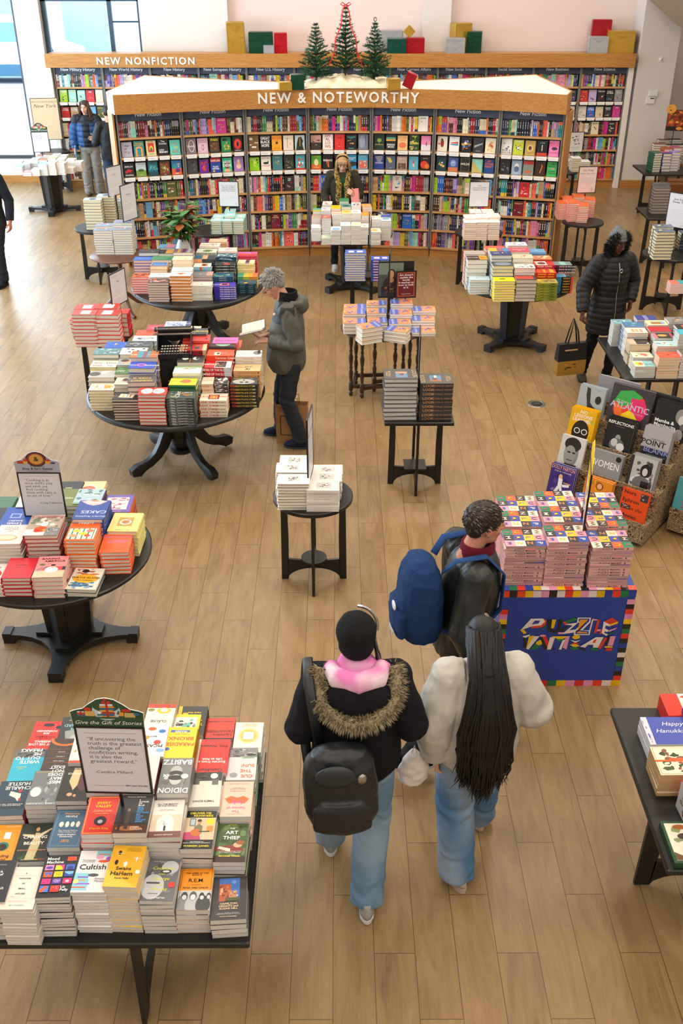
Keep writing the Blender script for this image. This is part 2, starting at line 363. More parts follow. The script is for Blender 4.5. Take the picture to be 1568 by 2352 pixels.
# the street outside
tag(MB().box(-30, 21.2, -.2, 4, 60, -.1).build('street_outside', 'pavement'), kind='structure')
mb = MB(); mb.box(-26, 40, -.1, 2, 42, 9, 'c4d4de')
for i in range(9):
    for j in range(3): mb.box(-25 + i * 3, 39.95, .4 + j * 2.8, -23.4 + i * 3, 40, 2.4 + j * 2.8, '8fb4c8')
tag(mb.build('facade_outside', 'print'), kind='structure')
# ---- parked car and walker seen through the glass
t = empty('parked_car', (-11.3, 37.0, -.1), 0, 'pale parked van with dark bumper seen through the high window', 'car')
MB().rings([[(x, y, z) for x, z in ((-2.4, .35), (2.4, .35), (2.45, 1.0), (1.6, 1.25), (.9, 2.0), (-2.2, 2.05), (-2.4, 1.2))] for y in (-.9, .9)], 'eef3f6').build('body', 'gloss_print', t, smooth=True)
MB().rings([[(x, y, z) for x, z in ((1.5, 1.3), (.92, 1.88), (-.4, 1.9), (-.4, 1.3))] for y in (-.92, .92)], '5f8ca3').build('side_window', 'gloss_print', t)
MB().box(-2.5, -.92, .25, 2.5, .92, .62, '35617a').build('bumper', 'matte', t)
for x in (-1.5, 1.5):
    for y in (-.9, .72):
        mb = MB(); mb.xf = Matrix.Translation((x, y, .34)) @ Matrix.Rotation(R(-90), 4, 'X'); mb.cyl(0, 0, -.02, .2, .34, 18, '2a4050'); mb.build('wheel', 'matte', t)
# ================================================================ bookcases
ORD = 'zeroth first second third fourth fifth sixth seventh eighth ninth tenth eleventh twelfth thirteenth fourteenth fifteenth sixteenth seventeenth eighteenth nineteenth twentieth'.split()
ORD += ['twenty-' + ORD[i] for i in range(1, 10)] + ['thirtieth'] + ['thirty-' + ORD[i] for i in range(1, 10)]
ROWS = (1.85, 1.58, 1.30, .99, .71, .43, .16)      # shelf board tops, shared by both displays
PAL = [('red', 'c8262b'), ('navy', '1d2c58'), ('black', '1b1a1e'), ('white', 'ece8e0'), ('yellow', 'e9c32c'), ('teal', '1f8b8f'), ('orange', 'e8752a'), ('pink', 'e58aa8'), ('green', '3f8a4a'), ('sky blue', '6fb2dc'),
       ('cream', 'e6d7b4'), ('crimson', '9a1c2e'), ('grey', '8a8c90'), ('brown', '6b3f2a'), ('purple', '6a4a94'), ('mint', '9ad6c0'), ('lime', 'a8cf3a'), ('coral', 'ef6a57'), ('tan', 'c7a072'), ('blue', '2c63c4'), ('magenta', 'd2348c'), ('olive', '5c6030'), ('black', '141416'), ('black', '2c2826'), ('navy', '18243c'), ('brown', '4a2c20'), ('white', 'dcd6cc'), ('crimson', '7a1420'), ('cream', 'd8c8a4'), ('lilac', 'b9a3d4'), ('black', '26242a'), ('white', 'f2efe9'), ('cream', 'efe3c6'), ('navy', '22344f')]
def spine_book(mb, x, y0, z, w, h, d, rd, col, tilt=0.0, detail=True):
    """upright book, spine facing -y"""
    mb.mi = 0; S = Matrix.Translation((x, y0, z)) @ Matrix.Rotation(tilt, 4, 'Y')
    o = mb.xf; mb.xf = (o @ S) if o is not None else S
    mb.box(0, 0, 0, w, d, h, col)
    mb.box(w * .1, .006, h - .001, w * .9, d + .001, h + .0004, 'e9e4d6')
    if detail:
        lum = sum(lin(col)); dark = lum > .9; ink = rd.choice(['1a1a22', '7a1f28', '23355e'] if dark else ['f2eee2', 'f0d66a', 'f5f5f5', 'e9b9a0'])
        q = rd.random(); e = -.0006
        def r(a, b_, c, d_, k): mb.add([(w * a, e, h * b_), (w * c, e, h * b_), (w * c, e, h * d_), (w * a, e, h * d_)], [(0, 1, 2, 3)], k)
        if q < .2:
            r(0, rd.uniform(.5, .8), 1, 1, rd.choice(PAL)[1]); e = -.0009
        elif q < .32: r(0, 0, 1, rd.uniform(.15, .3), rd.choice(PAL)[1]); e = -.0009
        n = rd.randint(1, 3); z0 = rd.uniform(.42, .6); k = (.92 - z0) / n; ink = mix(ink, col, rd.uniform(.1, .55)); a = rd.uniform(.3, .42)
        for i in range(n): r(a, z0 + k * i, 1 - a, z0 + k * (i + rd.uniform(.7, .9)), ink)
        r(.36, .16, .62, .16 + rd.uniform(.06, .16), ink); r(.4, .03, .6, .055, ink)
    mb.xf = o
def face_book(mb, x, y0, z, w, h, t, spec, lean=.12, seed=0):
    """book facing the room, leaning on the shelf back"""
    o = mb.xf; S = Matrix.Translation((x, y0, z)) @ Matrix.Rotation(-lean, 4, 'X'); mb.xf = (o @ S) if o is not None else S
    mb.box(0, 0, 0, w, t, h, spec.split(';')[0].split()[0]); mb.box(.002, .002, .001, w - .001, t - .002, h + .0006, 'ece6d8')
    mb.box(0, t - .002, 0, w, t, h + .001, spec.split(';')[0].split()[0])
    paint(mb, Matrix.Rotation(R(90), 4, 'X'), w, h, spec); mb.xf = o
def bookcase(name_label, x0, x1, cx_, frame, header, cards=True, rows=ROWS, top=2.182, ends=(0, 0), group=None):
    """one bay; frame = matrix whose x runs along the bay and y goes into it"""
    t = empty('bookcase', frame.translation, frame.to_euler().z, name_label, 'bookcase', group)
    W = x1 - x0; D = .33
    MB().box(0, D, .1, W, D + .02, top, 'fff').build('back_panel', 'grey_metal', t)
    MB().box(0, .035, 0, W, D, rows[-1] - .03).build('plinth', 'oak', t)
    for z in rows: MB().box(.012, 0, z - .028, W - .012, D, z).build('shelf', 'shelf_oak', t)
    for x in (0, W - .022):
        mb = MB(); mb.box(x, .0, rows[-1] - .03, x + .022, .03, top)
        mb.build('upright', 'grey_metal', t)
    mb = MB(); mb.box(.01, .02, 2.075, W - .01, .05, 2.186); mb.mi = 1
    mb.text(header, Matrix.Translation((W / 2, .0185, 2.13)) @ Matrix.Rotation(R(90), 4, 'X'), .075, 'f4f2ee', True, depth=.001)
    mb.build('header_sign', ['sign_slate', 'print'], t)
    return t
arcP = [(-3.13, 14.72), (-2.24, 14.96), (-1.35, 15.19), (-.44, 15.31), (.50, 15.31), (1.42, 15.21), (2.34, 14.97), (3.22, 14.74)]
def seg_frame(a, b):
    d = Vector((b[0] - a[0], b[1] - a[1], 0)); L = d.length; th = math.atan2(d.y, d.x)
    return Matrix.Translation((a[0], a[1], 0)) @ Matrix.Rotation(th, 4, 'Z'), L
SH = [  # face-out covers, two shelves of five per bay:  label words | drawing
 ['pale grey cover with pink flowers|b9b2c4;f .1 .2 .9 .8 3 14 b9b2c4 7a9a70 d86a9a 55606a;t .5 .88 .05 fff THE ISLAND', 'teal cover with two orange arms|1f8f8a;r .15 0 .32 .5 e8a05a;r .68 0 .85 .5 e8a05a;e .5 .5 .34 .16 e8a05a;e .5 .44 .2 .1 1f8f8a;T .5 .82 .085 f0b040 THE HEIR|APPARENT;T .5 .05 .06 f0b040 REBECCA', 'cream cover with red and yellow panel|e4d79a;r .18 .25 .82 .85 e0412f;e .5 .5 .18 .18 f4d23a;e .5 .42 .1 .14 2f6a3a;T .5 .9 .06 b8403a MY KISS;T .5 .1 .07 7aa03a KISSES', 'black cover with white block lettering|231f20;T .5 .84 .1 fff The|Crooks;L .08 .3 .1 fff LOU|BERNEY', 'mint cover with red lettering|5fd0bd;T .5 .75 .08 d0503a GIRL|DINNER;e .6 .5 .2 .05 e0c24a;T .5 .28 .09 d0503a OLIVIE|BLAKE'],
 ['black cover with red running figure|1c1a1c;T .5 .72 .12 f2eee8 BERLIN;p d8262b .1 .4 .4 .6 .7 .55 .9 .45 .6 .42 .75 .28 .5 .38 .2 .28;T .5 .1 .1 f2eee8 SHUFFLE', 'green field under pale sky cover|c9d6d8;r 0 0 1 .45 7a9a3c;e .5 .45 .3 .1 3c5a2c;t .5 .85 .07 444 Greenwich;t .5 .1 .05 fff KATE', 'blue green cover with cyan script|1d4a58;f .05 .3 .95 .9 9 12 24707c 2f9aa0 8ac44a 1d4a58;i .5 .6 .13 5fd8ee Book|of Guilt', 'brown cover with red chairs|5a3420;f .05 .12 .95 .9 5 16 7a4426 c2402c 8a8a4a e0c08a;t .5 .04 .05 fff KATE', 'blue and orange split cover|2a78b8;r 0 0 1 .45 e8622a;e .3 .6 .2 .2 1f9a8a;e .6 .3 .25 .14 6a2a7a;T .7 .72 .07 f4e4a0 TIME|TO|BE;T .5 .06 .07 fff JADE'],
 ['grey cover with white oval lettering|8a7a80;o .55 .5 .3 .38 .05 fff;T .5 .45 .1 fff Queens', 'pale pink ornate cover|e8c2d4;b .08 .02 a8507a;T .5 .8 .08 c0608a SISTERS OF|FORTUNE;e .5 .4 .12 .2 a86a9a;e .5 .4 .07 .12 e8c2d4', 'dark fruit cover with yellow lettering|3a2a22;f .05 .1 .95 .7 8 18 5a3a26 8a4a2a c86a3a 3f5a2a;T .5 .8 .16 f6e21c PAN;r 0 .1 1 .2 4a4a4a', 'green cover with yellow birds|1f7a48;f .1 .1 .95 .75 4 14 2a9a58 f2c81e e8842a 1a1a1a;e .35 .85 .25 .08 1a1a1a', 'black red flame cover|161214;e .5 .5 .4 .35 d8262b;e .5 .55 .25 .25 f0503a;e .5 .5 .12 .16 161214;T .5 .06 .05 fff HAMILTON'],
 ['dark grey draped fabric cover|3c3c42;f .1 .1 .9 .9 8 10 4a4a52 8a8a92 26262a 6a6a72', 'purple cover with red swirls|6a2a94;f .05 .05 .95 .95 12 16 6a2a94 e8503a d8362b', 'blue cover with red top|2148a0;r 0 .72 1 1 d0242c;T .5 .76 .13 fff KAPLAN;T .5 .35 .1 fff PLOT|NOVEL;e .3 .1 .1 .06 f2c42a', 'mint cover with brown portrait|3fc49a;e .5 .5 .3 .28 7a4a2a;T .5 .62 .17 fff HOT|DESK;e .5 .1 .35 .12 e8b48a', 'lilac cover with stacked cups|a87ac0;e .5 .35 .25 .18 f0cba8;e .5 .55 .18 .12 e8a878;e .5 .72 .14 .1 f0cba8'],
 ['brown kraft cover with scattered words|7a5a34;r .1 .7 .4 .85 f2e9d8;r .3 .2 .75 .3 f2e9d8;r .6 .5 .95 .55 f2e9d8;e .2 .4 .08 .05 fff', 'black cover with heavy white title|1c1b1f;T .5 .72 .17 f4f2ee GREAT|BLACK|HOPE', 'marigold cover with coral title|f0a51e;T .5 .76 .12 ea5a34 MOTHERS|OF;e .5 .5 .12 .08 1a1a1a;p 1a1a1a .45 .5 .4 .62 .5 .55 .6 .62 .55 .5;T .5 .1 .1 ea5a34 SONS', 'beige cover with thin tools|ecdcc8;r .38 .15 .42 .85 6a5030;r .2 .78 .7 .8 6a5030;e .7 .45 .04 .08 c89a6a', 'pale green cover with dark profile|c3d6d0;p 1f2a24 .1 0 .2 .5 .35 .85 .65 .9 .85 .6 .75 .4 .9 0;r .48 .25 .54 .8 c9a24a'],
 ['lime green cover with dark pattern|8fd014;f .35 .05 .95 .95 3 14 8fd014 1c2a10 d8f060;T .4 .8 .1 e6f29a UCAN', 'ivory cover with a loon|efe9d8;T .5 .82 .11 d4609a BEFORE;e .5 .52 .3 .08 1c2226;e .72 .62 .07 .05 1c2226;T .5 .27 .12 d4609a I FORGET', 'dusty teal cover with picture|3f7f86;f .2 .3 .8 .7 5 10 3f7f86 e8dcb0 e0a24a 24484e;t .5 .86 .05 f2eadc TARTUFO', 'dark olive cover with stones|2e3022;f .1 .2 .9 .85 9 12 2e3022 6a6a56 a8a08c;t .5 .12 .06 fff JOHN', 'aqua cover with red dancers|58b4bc;f .05 .1 .95 .8 11 20 58b4bc e0352f f2efe6;r 0 0 1 .1 e0352f'],
 ['brown dusk landscape cover|3a2a24;r 0 .55 1 1 d8a894;f 0 .5 1 .75 2 10 c89a88 6a4a40 3a2a24;t .5 .3 .05 fff THE', 'ivory cover with red spaced letters|f0e9e2;T .5 .83 .17 bf4038 SW|AL|LO|WS', 'red cover with hand and lamp|e0322b;r .25 .75 .75 .78 1a1a1a;f .25 .1 .8 .45 4 8 e0322b b8a89a 3a2a2a', 'black cover with gold blots|1c191c;T .5 .83 .07 5fc6c0 THE BURIED|CITY;f .1 .2 .9 .7 21 5 1c191c e8a84a e8a84a;T .5 .06 .06 5fc6c0 MICHAEL', 'misty blue grey cover with lamp post|7a8090;e .4 .5 .3 .4 969cac;r .73 .3 .77 .95 3a3e4a'],
 ['green orange cover with white figure|58b03c;r 0 0 1 .35 e0702a;e .5 .5 .22 .24 f6e6a8;T .5 .87 .07 f2c42a SUMMER;T .5 .1 .06 f2e29a A NOVEL', 'black cover with orange smoke|1a1617;f .3 .05 .7 .95 6 12 1a1617 e8842a c8501e;T .5 .58 .13 f4f2ee BEINGS', 'reddish portrait cover|4a2c28;f .1 .1 .9 .9 7 12 6a3a34 a85a4a 3a2220;t .5 .8 .08 f2e8e0 Changes', 'bright blue sea cliff cover|2f9ad0;p 26323a 0 .1 1 .25 1 .5 .5 .55 0 .2;T .5 .75 .07 fff A WOODEN|SHORE', 'sky blue cover with coral houses|5fb4d4;f .05 .05 .95 .6 8 14 e06a4a f2e2c8 5fb4d4;t .5 .85 .06 fff EUROPA'],
 ['deep green cover with gold tree|16352c;e .5 .62 .22 .12 8ab04a;r .48 .35 .52 .55 8ab04a;T .5 .3 .07 c8a84a EVENSONG', 'black cover with rainbow sky|15211f;r 0 .6 1 .72 e8a23a;r 0 .72 1 .85 4aa88a;T .5 .3 .11 f2efe6 SARAH|MOSS', 'peach and yellow cover|f2c48a;e .5 .35 .4 .2 e87a4a;T .5 .8 .14 f4902a LOVED|ONE', 'jungle green cover with pink lettering|27401c;f 0 0 1 1 3 18 27401c 5a8a2a e07aa0 c8d84a;T .5 .4 .11 f2ef6a QUEEN', 'pink cover with white band|ee8ab4;r 0 0 1 .4 e8e0e4;e .55 .45 .05 .15 3a3a44'],
 ['indigo cover with stacked white words|26408a;T .5 .82 .1 e6e2d6 DEEPER|THAN|THE|OCEAN', 'slate cover with yellow light|58617a;p e0c862 .1 .9 .4 .5 .7 .55 .5 .9;t .5 .1 .05 fff MY', 'pale rose house cover|c8a894;f .1 .05 .9 .5 4 10 6a4a3a 8a6a56 c8a894;t .5 .78 .1 fff URSULA', 'light blue cover with sitting figure|5fb0cc;e .5 .55 .09 .14 d8322f;r .42 .25 .5 .5 f0d0b0;r .52 .2 .6 .45 f0d0b0', 'black cover with red profile|1a1214;e .4 .42 .4 .3 d8401e;e .7 .3 .25 .2 e8742a;t .5 .85 .06 f2eee6 ARCHIVE'],
 ['cream cover with a red bird|ecdfcc;e .5 .55 .18 .28 8a2a20;e .45 .8 .1 .06 1a1a1a;e .2 .5 .1 .06 e0502a', 'white cover with red and blue wedges|f0eeea;p d8402e .1 .6 .9 .68 .9 .56 .1 .55;p 3a8ac0 .1 .5 .9 .55 .9 .42 .1 .45;t .5 .9 .04 333 CORPORAL', 'black cover with multicolour burst|1a1a24;f .05 .1 .95 .9 14 22 1a1a24 e8742a 3a6ac8 f2efe6;T .5 .5 .12 f2b44a BROWN', 'charcoal cover with grey road|33353a;p a8a8a8 .1 .35 .9 .6 .95 .7 .1 .5;t .5 .1 .06 ddd DANCE', 'cream cover with tangled gold limbs|efe2bf;f .1 .1 .9 .9 2 18 efe2bf d8a45a c8442e e8c47a'],
 ['navy cover with yellow swirl face|1f3a44;f .1 .2 .9 .9 6 12 1f3a44 e8a42a 2f9a8a f2e2b4', 'blue violet pier cover|4a5a9a;r 0 0 1 .3 d07a4a;e .5 .6 .3 .25 8aa0d8;t .5 .62 .09 fff JOE', 'dark ornate forest cover|26241e;b .06 .03 8a7a4a;T .5 .5 .14 e8e2cc WILDS', 'mint and tan diagonal cover|8fd4bc;p c9b26a 0 0 1 0 0 .9;t .5 .8 .07 fff THE', 'blue cover with large white words|1f4a8c;T .5 .8 .14 e8642a MY|OTHER|HEART'],
 ['white cover with tiny coloured objects|efece4;f .15 .25 .85 .95 30 5 efece4 e0402e 2f6ab0 e8b42a;T .5 .2 .11 222 PICK A|COLOR', 'lime cover with drinks can|c8d43a;f .1 .2 .9 .7 5 12 c8d43a e8622a 2f4a8a f2efe6;T .5 .84 .09 fff WHAT', 'tan cover with haloed face|c8a458;e .5 .5 .3 .24 e8c47a;e .5 .5 .16 .14 5a3420;t .5 .15 .05 222 A NOVEL', 'black cover with candle and red ground|17161b;r 0 0 1 .22 c8402c;r .46 .35 .54 .75 e8e2d2;T .5 .85 .07 8ad0d8 A FINE', 'pink cover with red lettering|f08ac4;T .5 .78 .11 e0342e MIDDLE|SPOON;e .55 .5 .3 .1 4a3a44;T .5 .2 .09 e0342e ALEJANDRO'],
 ['charcoal cover with pale smoke|25262b;f .1 .2 .9 .9 9 8 25262b 8a8c92 c8c8cc', 'light blue cover with woman in hat|9ab0c4;e .5 .6 .2 .2 f2efe6;e .5 .4 .25 .2 5a6a8a;t .5 .1 .05 fff WHALE', 'sage cover under red awning|8a8f84;r 0 .75 1 1 c8362c;e .5 .25 .35 .1 c86a4a', 'brown cover with orange hook|3a221a;p e0803a .45 .2 .55 .2 .75 .7 .6 .85 .62 .6', 'bright green cover with black lettering|3fc05a;T .5 .82 .12 16301c WOMEN|SEATED;e .6 .55 .2 .06 d88aa0;T .5 .3 .1 16301c ZHANG|YUERAN'],
]
stuffM = MB()                                         # the many small books past the largest three hundred
def bay_books(frame, W, seed, spines, bay_words, rows=None, cards_parent=None, faces=None):
    """spines: rows built as things; rows: which exist"""
    rd = random.Random(seed)
    for ri, z in enumerate(ROWS):
        if rows is not None and ri not in rows: continue
        if ri in (1, 2) and faces is not None:
            n = 5; step = (W - .06) / n
            for k in range(n):
                wds, spec = faces[(ri - 1)][k].split('|', 1)
                mb = MB(); w = rd.uniform(.138, .152); h = rd.uniform(.2, .218) if ri == 1 else rd.uniform(.185, .205); x = .03 + step * k + (step - w) / 2
                face_book(mb, 0, 0, 0, w, h, .028, spec)
                o = mb.build('face_out_book', 'print'); o.matrix_world = frame @ Matrix.Translation((x, .035, z + .004))
                tag(o, wds.split(' (')[0] + (', ' + ORD[k + 1] + ' on' if 'picture' in wds else ',') + (' upper' if ri == 1 else ' lower') + ' display shelf, ' + bay_words, 'book', 'face-out books on the fiction display')
                if rd.random() < .5:
                    stuffM.xf = frame; stuffM.box(x + .012, .095, z + .002, x + w + .008, .12, z + h * .97, spec.split(';')[0].split()[0]); stuffM.xf = None
            continue
        x = .028; k = 0; col = None; run = 0; fo = rd.choice([rd.uniform(.15, .7), 9]) ; sh = 'top second third fourth fifth sixth bottom'.split()[ri]
        while x < W - .05:
            if run <= 0: nm, c = rd.choice(PAL); run = rd.choice([1, 1, 1, 1, 2, 2, 3]); bw = rd.uniform(.019, .033); bh = rd.uniform(.195, .220 if ri == 0 else .232); bd = rd.uniform(.14, .17); sd = rd.random()
            run -= 1
            if x + bw > W - .026: break
            if fo < x and x + .16 < W:
                fo = 9 if rd.random() < .75 else x + .3; nm2, c2 = rd.choice(PAL); c3 = rd.choice(PAL)[1]; h = rd.uniform(.205, .225)
                spec = '%s;f .08 .12 .92 .7 %d 9 %s %s %s;T .5 .82 .08 %s %s' % (c2, rd.randint(1, 99), c2, c3, rd.choice(PAL)[1], rd.choice(['fff', 'f4e4a0', '1a1a1a']), rd.choice(['THE|SEA', 'FATHER', 'OUR|HOUSE', 'NIGHT', 'SELKIE', 'ARCADE', 'DUNES', 'HOLLOW']))
                if spines and ri in spines:
                    mb = MB(); face_book(mb, 0, 0, 0, .146, h, .03, spec, .1); o = mb.build('face_out_book', 'print'); o.matrix_world = frame @ Matrix.Translation((x + .004, .03, z + .003))
                    k += 1; tag(o, '%s cover facing out, %s on %s shelf, %s' % (nm2, ORD[k], sh, bay_words), 'book', 'face-out books on the fiction display')
                else:
                    stuffM.xf = frame @ Matrix.Translation((x + .004, .03, z + .003)); face_book(stuffM, 0, 0, 0, .146, h, .03, spec, .1); stuffM.xf = None; k += 1
                x += .156; continue
            y0 = .02 + rd.uniform(0, .015); rr = random.Random(sd); k += 1
            if spines and ri in spines and k < 40:
                mb = MB(); spine_book(mb, 0, 0, 0, bw, bh, bd, rr, c); o = mb.build('shelved_book', 'print'); o.matrix_world = frame @ Matrix.Translation((x, y0, z + .0005))
                tag(o, '%s spine, %s on %s shelf, %s' % (nm, ORD[k], sh, bay_words), 'book', 'spine-out books on the fiction display')
            else:
                stuffM.xf = frame @ Matrix.Translation((x, y0, z + .0005)); spine_book(stuffM, 0, 0, 0, bw, bh, bd, rr, c, detail=True); stuffM.xf = None
            x += bw + rd.choice([.0006, .0006, .003])
def cards(t, W, seed, zs):
    rd = random.Random(seed)
    for z in zs:
        for k in range(5):
            x = .03 + (W - .06) / 5 * (k + .5) + rd.uniform(-.008, .008)
            mb = MB(); mb.box(x - .072, -.006, z - .05, x + .072, -.003, z + .004, 'f3f1ec')
            for q in range(2): mb.box(x - .06, -.0065, z - .02 - q * .012, x + rd.uniform(.0, .05), -.0063, z - .018 - q * .012, '9a9894')
            mb.build('price_card', 'paper_card', t)
for i in range(7):
    fr, L = seg_frame(arcP[i], arcP[i + 1])
    wd = '%s curved bay from window' % ORD[i + 1]
    t = bookcase('oak fiction bookcase with seven shelves, %s' % wd, 0, L - .008, 0, fr @ Matrix.Translation((.004, 0, 0)), 'New Fiction')
    cards(t, L, i, ROWS[1:3])
    bay_books(fr, L, 100 + i, (0, 3) if i in (1, 2, 3, 4, 5) else (0,), wd, faces=[SH[2 * i], SH[2 * i + 1]])
NF = ['New Military History', 'New World History', 'New History', 'New European History', 'New U.S. History', 'New History', 'New Biography', 'New Current Affairs', 'New Social Sciences', 'Social Sciences', 'New Business', 'New Science']
nfx = [-5.33, -4.42, -3.52, -2.61, -1.71, -.81, .09, .99, 1.89, 2.80, 3.69, 4.59, 5.47]
rdn = random.Random(5)
for i in range(12):
    W = nfx[i + 1] - nfx[i]; fr = Matrix.Translation((nfx[i], 20.06, 0))
    t = bookcase('wall bookcase, %s bay from the window in the long nonfiction wall unit' % ORD[i + 1], 0, W, 0, fr, NF[i])
    vis = i in (0, 1, 10, 11)
    if vis: cards(t, W, 50 + i, ROWS[1:3])
    if vis:
        fc = []
        for r_ in range(2):
            row = []
            for k in range(5):
                nm, c = rdn.choice(PAL); nm2, c2 = rdn.choice(PAL)
                spec = '%s;f .08 .1 .92 .55 %d 8 %s %s %s;T .5 .8 .1 %s %s' % (c, rdn.randint(1, 99), c, c2, rdn.choice(PAL)[1], rdn.choice(['fff', 'e8c44a', 'f2eee2']), rdn.choice(['1942', 'EMPIRE|OF AI', 'FAMILY|OF SPIES', 'HUMAN|NATURE', 'TIDES', 'ATLAS', 'ICE', 'ORIGINS']))
                row.append('%s cover with %s picture (%s book)|%s' % (nm, nm2, ORD[k + 1], spec))
            fc.append(row)
        bay_books(fr, W, 300 + i, None, '%s nonfiction bay' % ORD[i + 1], faces=fc)
    else: bay_books(fr, W, 300 + i, None, '', rows=(0,))
tag(stuffM.build('shelved_books', 'print'), 'rows of many coloured books standing spine out on the oak shelves', 'books', kind='stuff')
# fascia and top of the wall unit
t = empty('wall_unit_canopy', (0, 20.0, 2.2), 0, 'long oak fascia lettered NEW NONFICTION above the wall bookcases', 'canopy')
MB().box(-5.43, -.06, 0, 5.55, -.03, .235).box(-5.43, -.03, 0, 5.55, .0, .03).build('fascia', 'oak', t)
MB().box(-5.43, -.03, .19, 5.55, .56, .215).build('top_board', 'shelf_oak', t)
x0, x1 = at(213, 143, 2.31).x, at(461, 143, 2.31).x
ml = MB(); ml.text('NEW NONFICTION', Matrix.Translation(((-4.55 - 2.57) / 2, -.061, .055)) @ Matrix.Rotation(R(90), 4, 'X'), .175, 'f1efec', depth=.012, bold=True, maxw=1.99, space=1.25)
ml.build('lettering', 'print', t)
for x in (-5.45, 5.47): tag(MB().box(x, 20.0, 0, x + .09, 20.5, 2.19).build('end_panel', 'white_laminate'), 'white end panel closing the nonfiction wall unit ' + ('by the window' if x < 0 else 'by the thermostat wall'), 'panel')
# curved canopy of the fiction display
canP = [(-3.10, 14.56), (-2.24, 14.80), (-1.32, 15.05), (-.43, 15.18), (.51, 15.20), (1.42, 15.09), (2.34, 14.92), (3.18, 14.56)]
t = empty('display_canopy', (0, 0, 0), 0, 'curved oak canopy with white top lettered NEW & NOTEWORTHY over the fiction bays', 'canopy')
for i in range(7):
    fr, L = seg_frame(canP[i], canP[i + 1]); mb = MB(); mb.xf = fr; mb.box(0, 0, 2.19, L + .004, .025, 2.445); mb.build('fascia_board', 'oak', t)
back = [(3.33, 14.98), (3.14, 16.85), (1.9, 16.35), (.82, 16.0), (-.87, 15.98), (-2.02, 16.35), (-3.02, 16.75), (-3.26, 14.9)]
mb = MB(); mb.prism([(x, y + .02) for x, y in canP] + back, 2.40, 2.437); mb.build('top_board', 'white_laminate', t)
def wallstrip(P, z0, z1, th, m, name, par):
    for a, b in zip(P[:-1], P[1:]):
        fr, L = seg_frame(a, b); mb = MB(); mb.xf = fr; mb.box(0, 0, z0, L, th, z1); mb.build(name, m, par)
wallstrip([canP[-1], back[0], back[1]], 2.19, 2.445, .02, 'oak', 'side_fascia', t); wallstrip([back[-2], back[-1], canP[0]], 2.19, 2.445, .02, 'white_laminate', 'side_fascia', t)
wallstrip(back[1:7], 2.19, 2.445, .02, 'oak', 'back_fascia', t)
tw, tf = text_mesh('NEW & NOTEWORTHY', True, False, 'CENTER', 1.22); mn = min(a for a, b in tw); mxx = max(a for a, b in tw)
cum = [0]
for a, b in zip(canP[:-1], canP[1:]): cum.append(cum[-1] + math.dist(a, b))
def onarc(s, off):
    for i in range(7):
        if s <= cum[i + 1] or i == 6:
            u = (s - cum[i]) / (cum[i + 1] - cum[i]); a, b = canP[i], canP[i + 1]; dx, dy = (b[0] - a[0]) / (cum[i + 1] - cum[i]), (b[1] - a[1]) / (cum[i + 1] - cum[i])
            return a[0] + (b[0] - a[0]) * u + dy * off, a[1] + (b[1] - a[1]) * u - dx * off
s0 = cum[2] + (at(594, 228, 2.3).x * .995 + 1.32); s1 = cum[4] + (at(963, 228, 2.3).x * .995 - .51); mb = MB(); sz = .20; V = []
for off in (.014, 0):
    for a, b in tw: x, y = onarc(s0 + (a - mn) / (mxx - mn) * (s1 - s0), off); V.append((x, y, 2.265 + b * sz))
n = len(tw); E_ = {(f[i], f[(i + 1) % len(f)]) for f in tf for i in range(len(f))}
mb.add(V, tf, 'f0ece4'); mb.add(V, [(a, a + n, b + n, b) for a, b in E_ if (b, a) not in E_], 'f0ece4'); mb.build('lettering', 'print', t)
# island body behind and beside the bays
t = empty('display_carcass', (0, 0, 0), 0, 'oak ended carcass closing the back and ends of the curved fiction display', 'cabinet')
wallstrip([(3.24, 14.70), (3.40, 15.05), (3.25, 16.7)], 0, 2.185, .025, 'oak_upright', 'side_panel', t)
wallstrip([(-3.15, 16.7), (-3.30, 15.02), (-3.17, 14.70)], 0, 2.185, .025, 'oak_upright', 'side_panel', t)
wallstrip([(3.1, 16.6), (1.9, 16.3), (.82, 15.93), (-.87, 15.93), (-2.02, 16.3), (-3.0, 16.6)], 0, 2.185, .025, 'oak', 'back_panel', t)
# ================================================================ tables
def cross_table(x, y, r, top='round', half=.3, z=.76, lw=.062, rz=0, label='', half_y=None, group='black cross-legged display tables', col='black_wood', disc=.1):
    t = empty('display_table', (x, y, 0), rz, label, 'table', group)
    mb = MB()
    if top == 'round':
        P = ellipse(0, 0, half, half, 40); I = ellipse(0, 0, half - .006, half - .006, 40)
        mb.rings([[(a, b, z - .03) for a, b in P], [(a, b, z - .004) for a, b in P], [(a, b, z) for a, b in I]])
    else: mb.bbox(-half, -(half_y or half), z - .03, half, half_y or half, z, .006)
    mb.build('table_top', col, t)
    for k in range(4):
        M = Matrix.Rotation(R(90 * k), 4, 'Z') @ Matrix.Rotation(R(90), 4, 'X')   # panel drawn in x,z
        def pan(P, name):
            mb = MB(); mb.xf = M; mb.prism(P, -.011, .011); mb.build(name, col, t)
        pan([(r - lw * .82, 0), (r, 0), (r - .01, z - .03), (r - lw * .9, z - .03), (r - lw, z * .5), (r - lw * .95, .2)], 'leg')
        q = r - lw * .8; arch = [(q * math.cos(R(a)), .105 * math.sin(R(a))) for a in (0, 18, 36, 54, 72, 90)]
        pan(arch + [(0, .185), (q * .45, .175), (q - .004, .185)], 'arched_rail')
        pan([(0, z - .07), (q * .7, z - .066), (q - .012, z - .1), (q, z - .03), (0, z - .03)], 'top_rail')
    mb = MB()
    if disc:
        if top == 'round': mb.cyl(0, 0, .186, .2, disc, 28)
        else: mb.box(-disc, -disc, .186, disc, disc, .2)
        mb.build('lower_shelf', col, t)
    return t
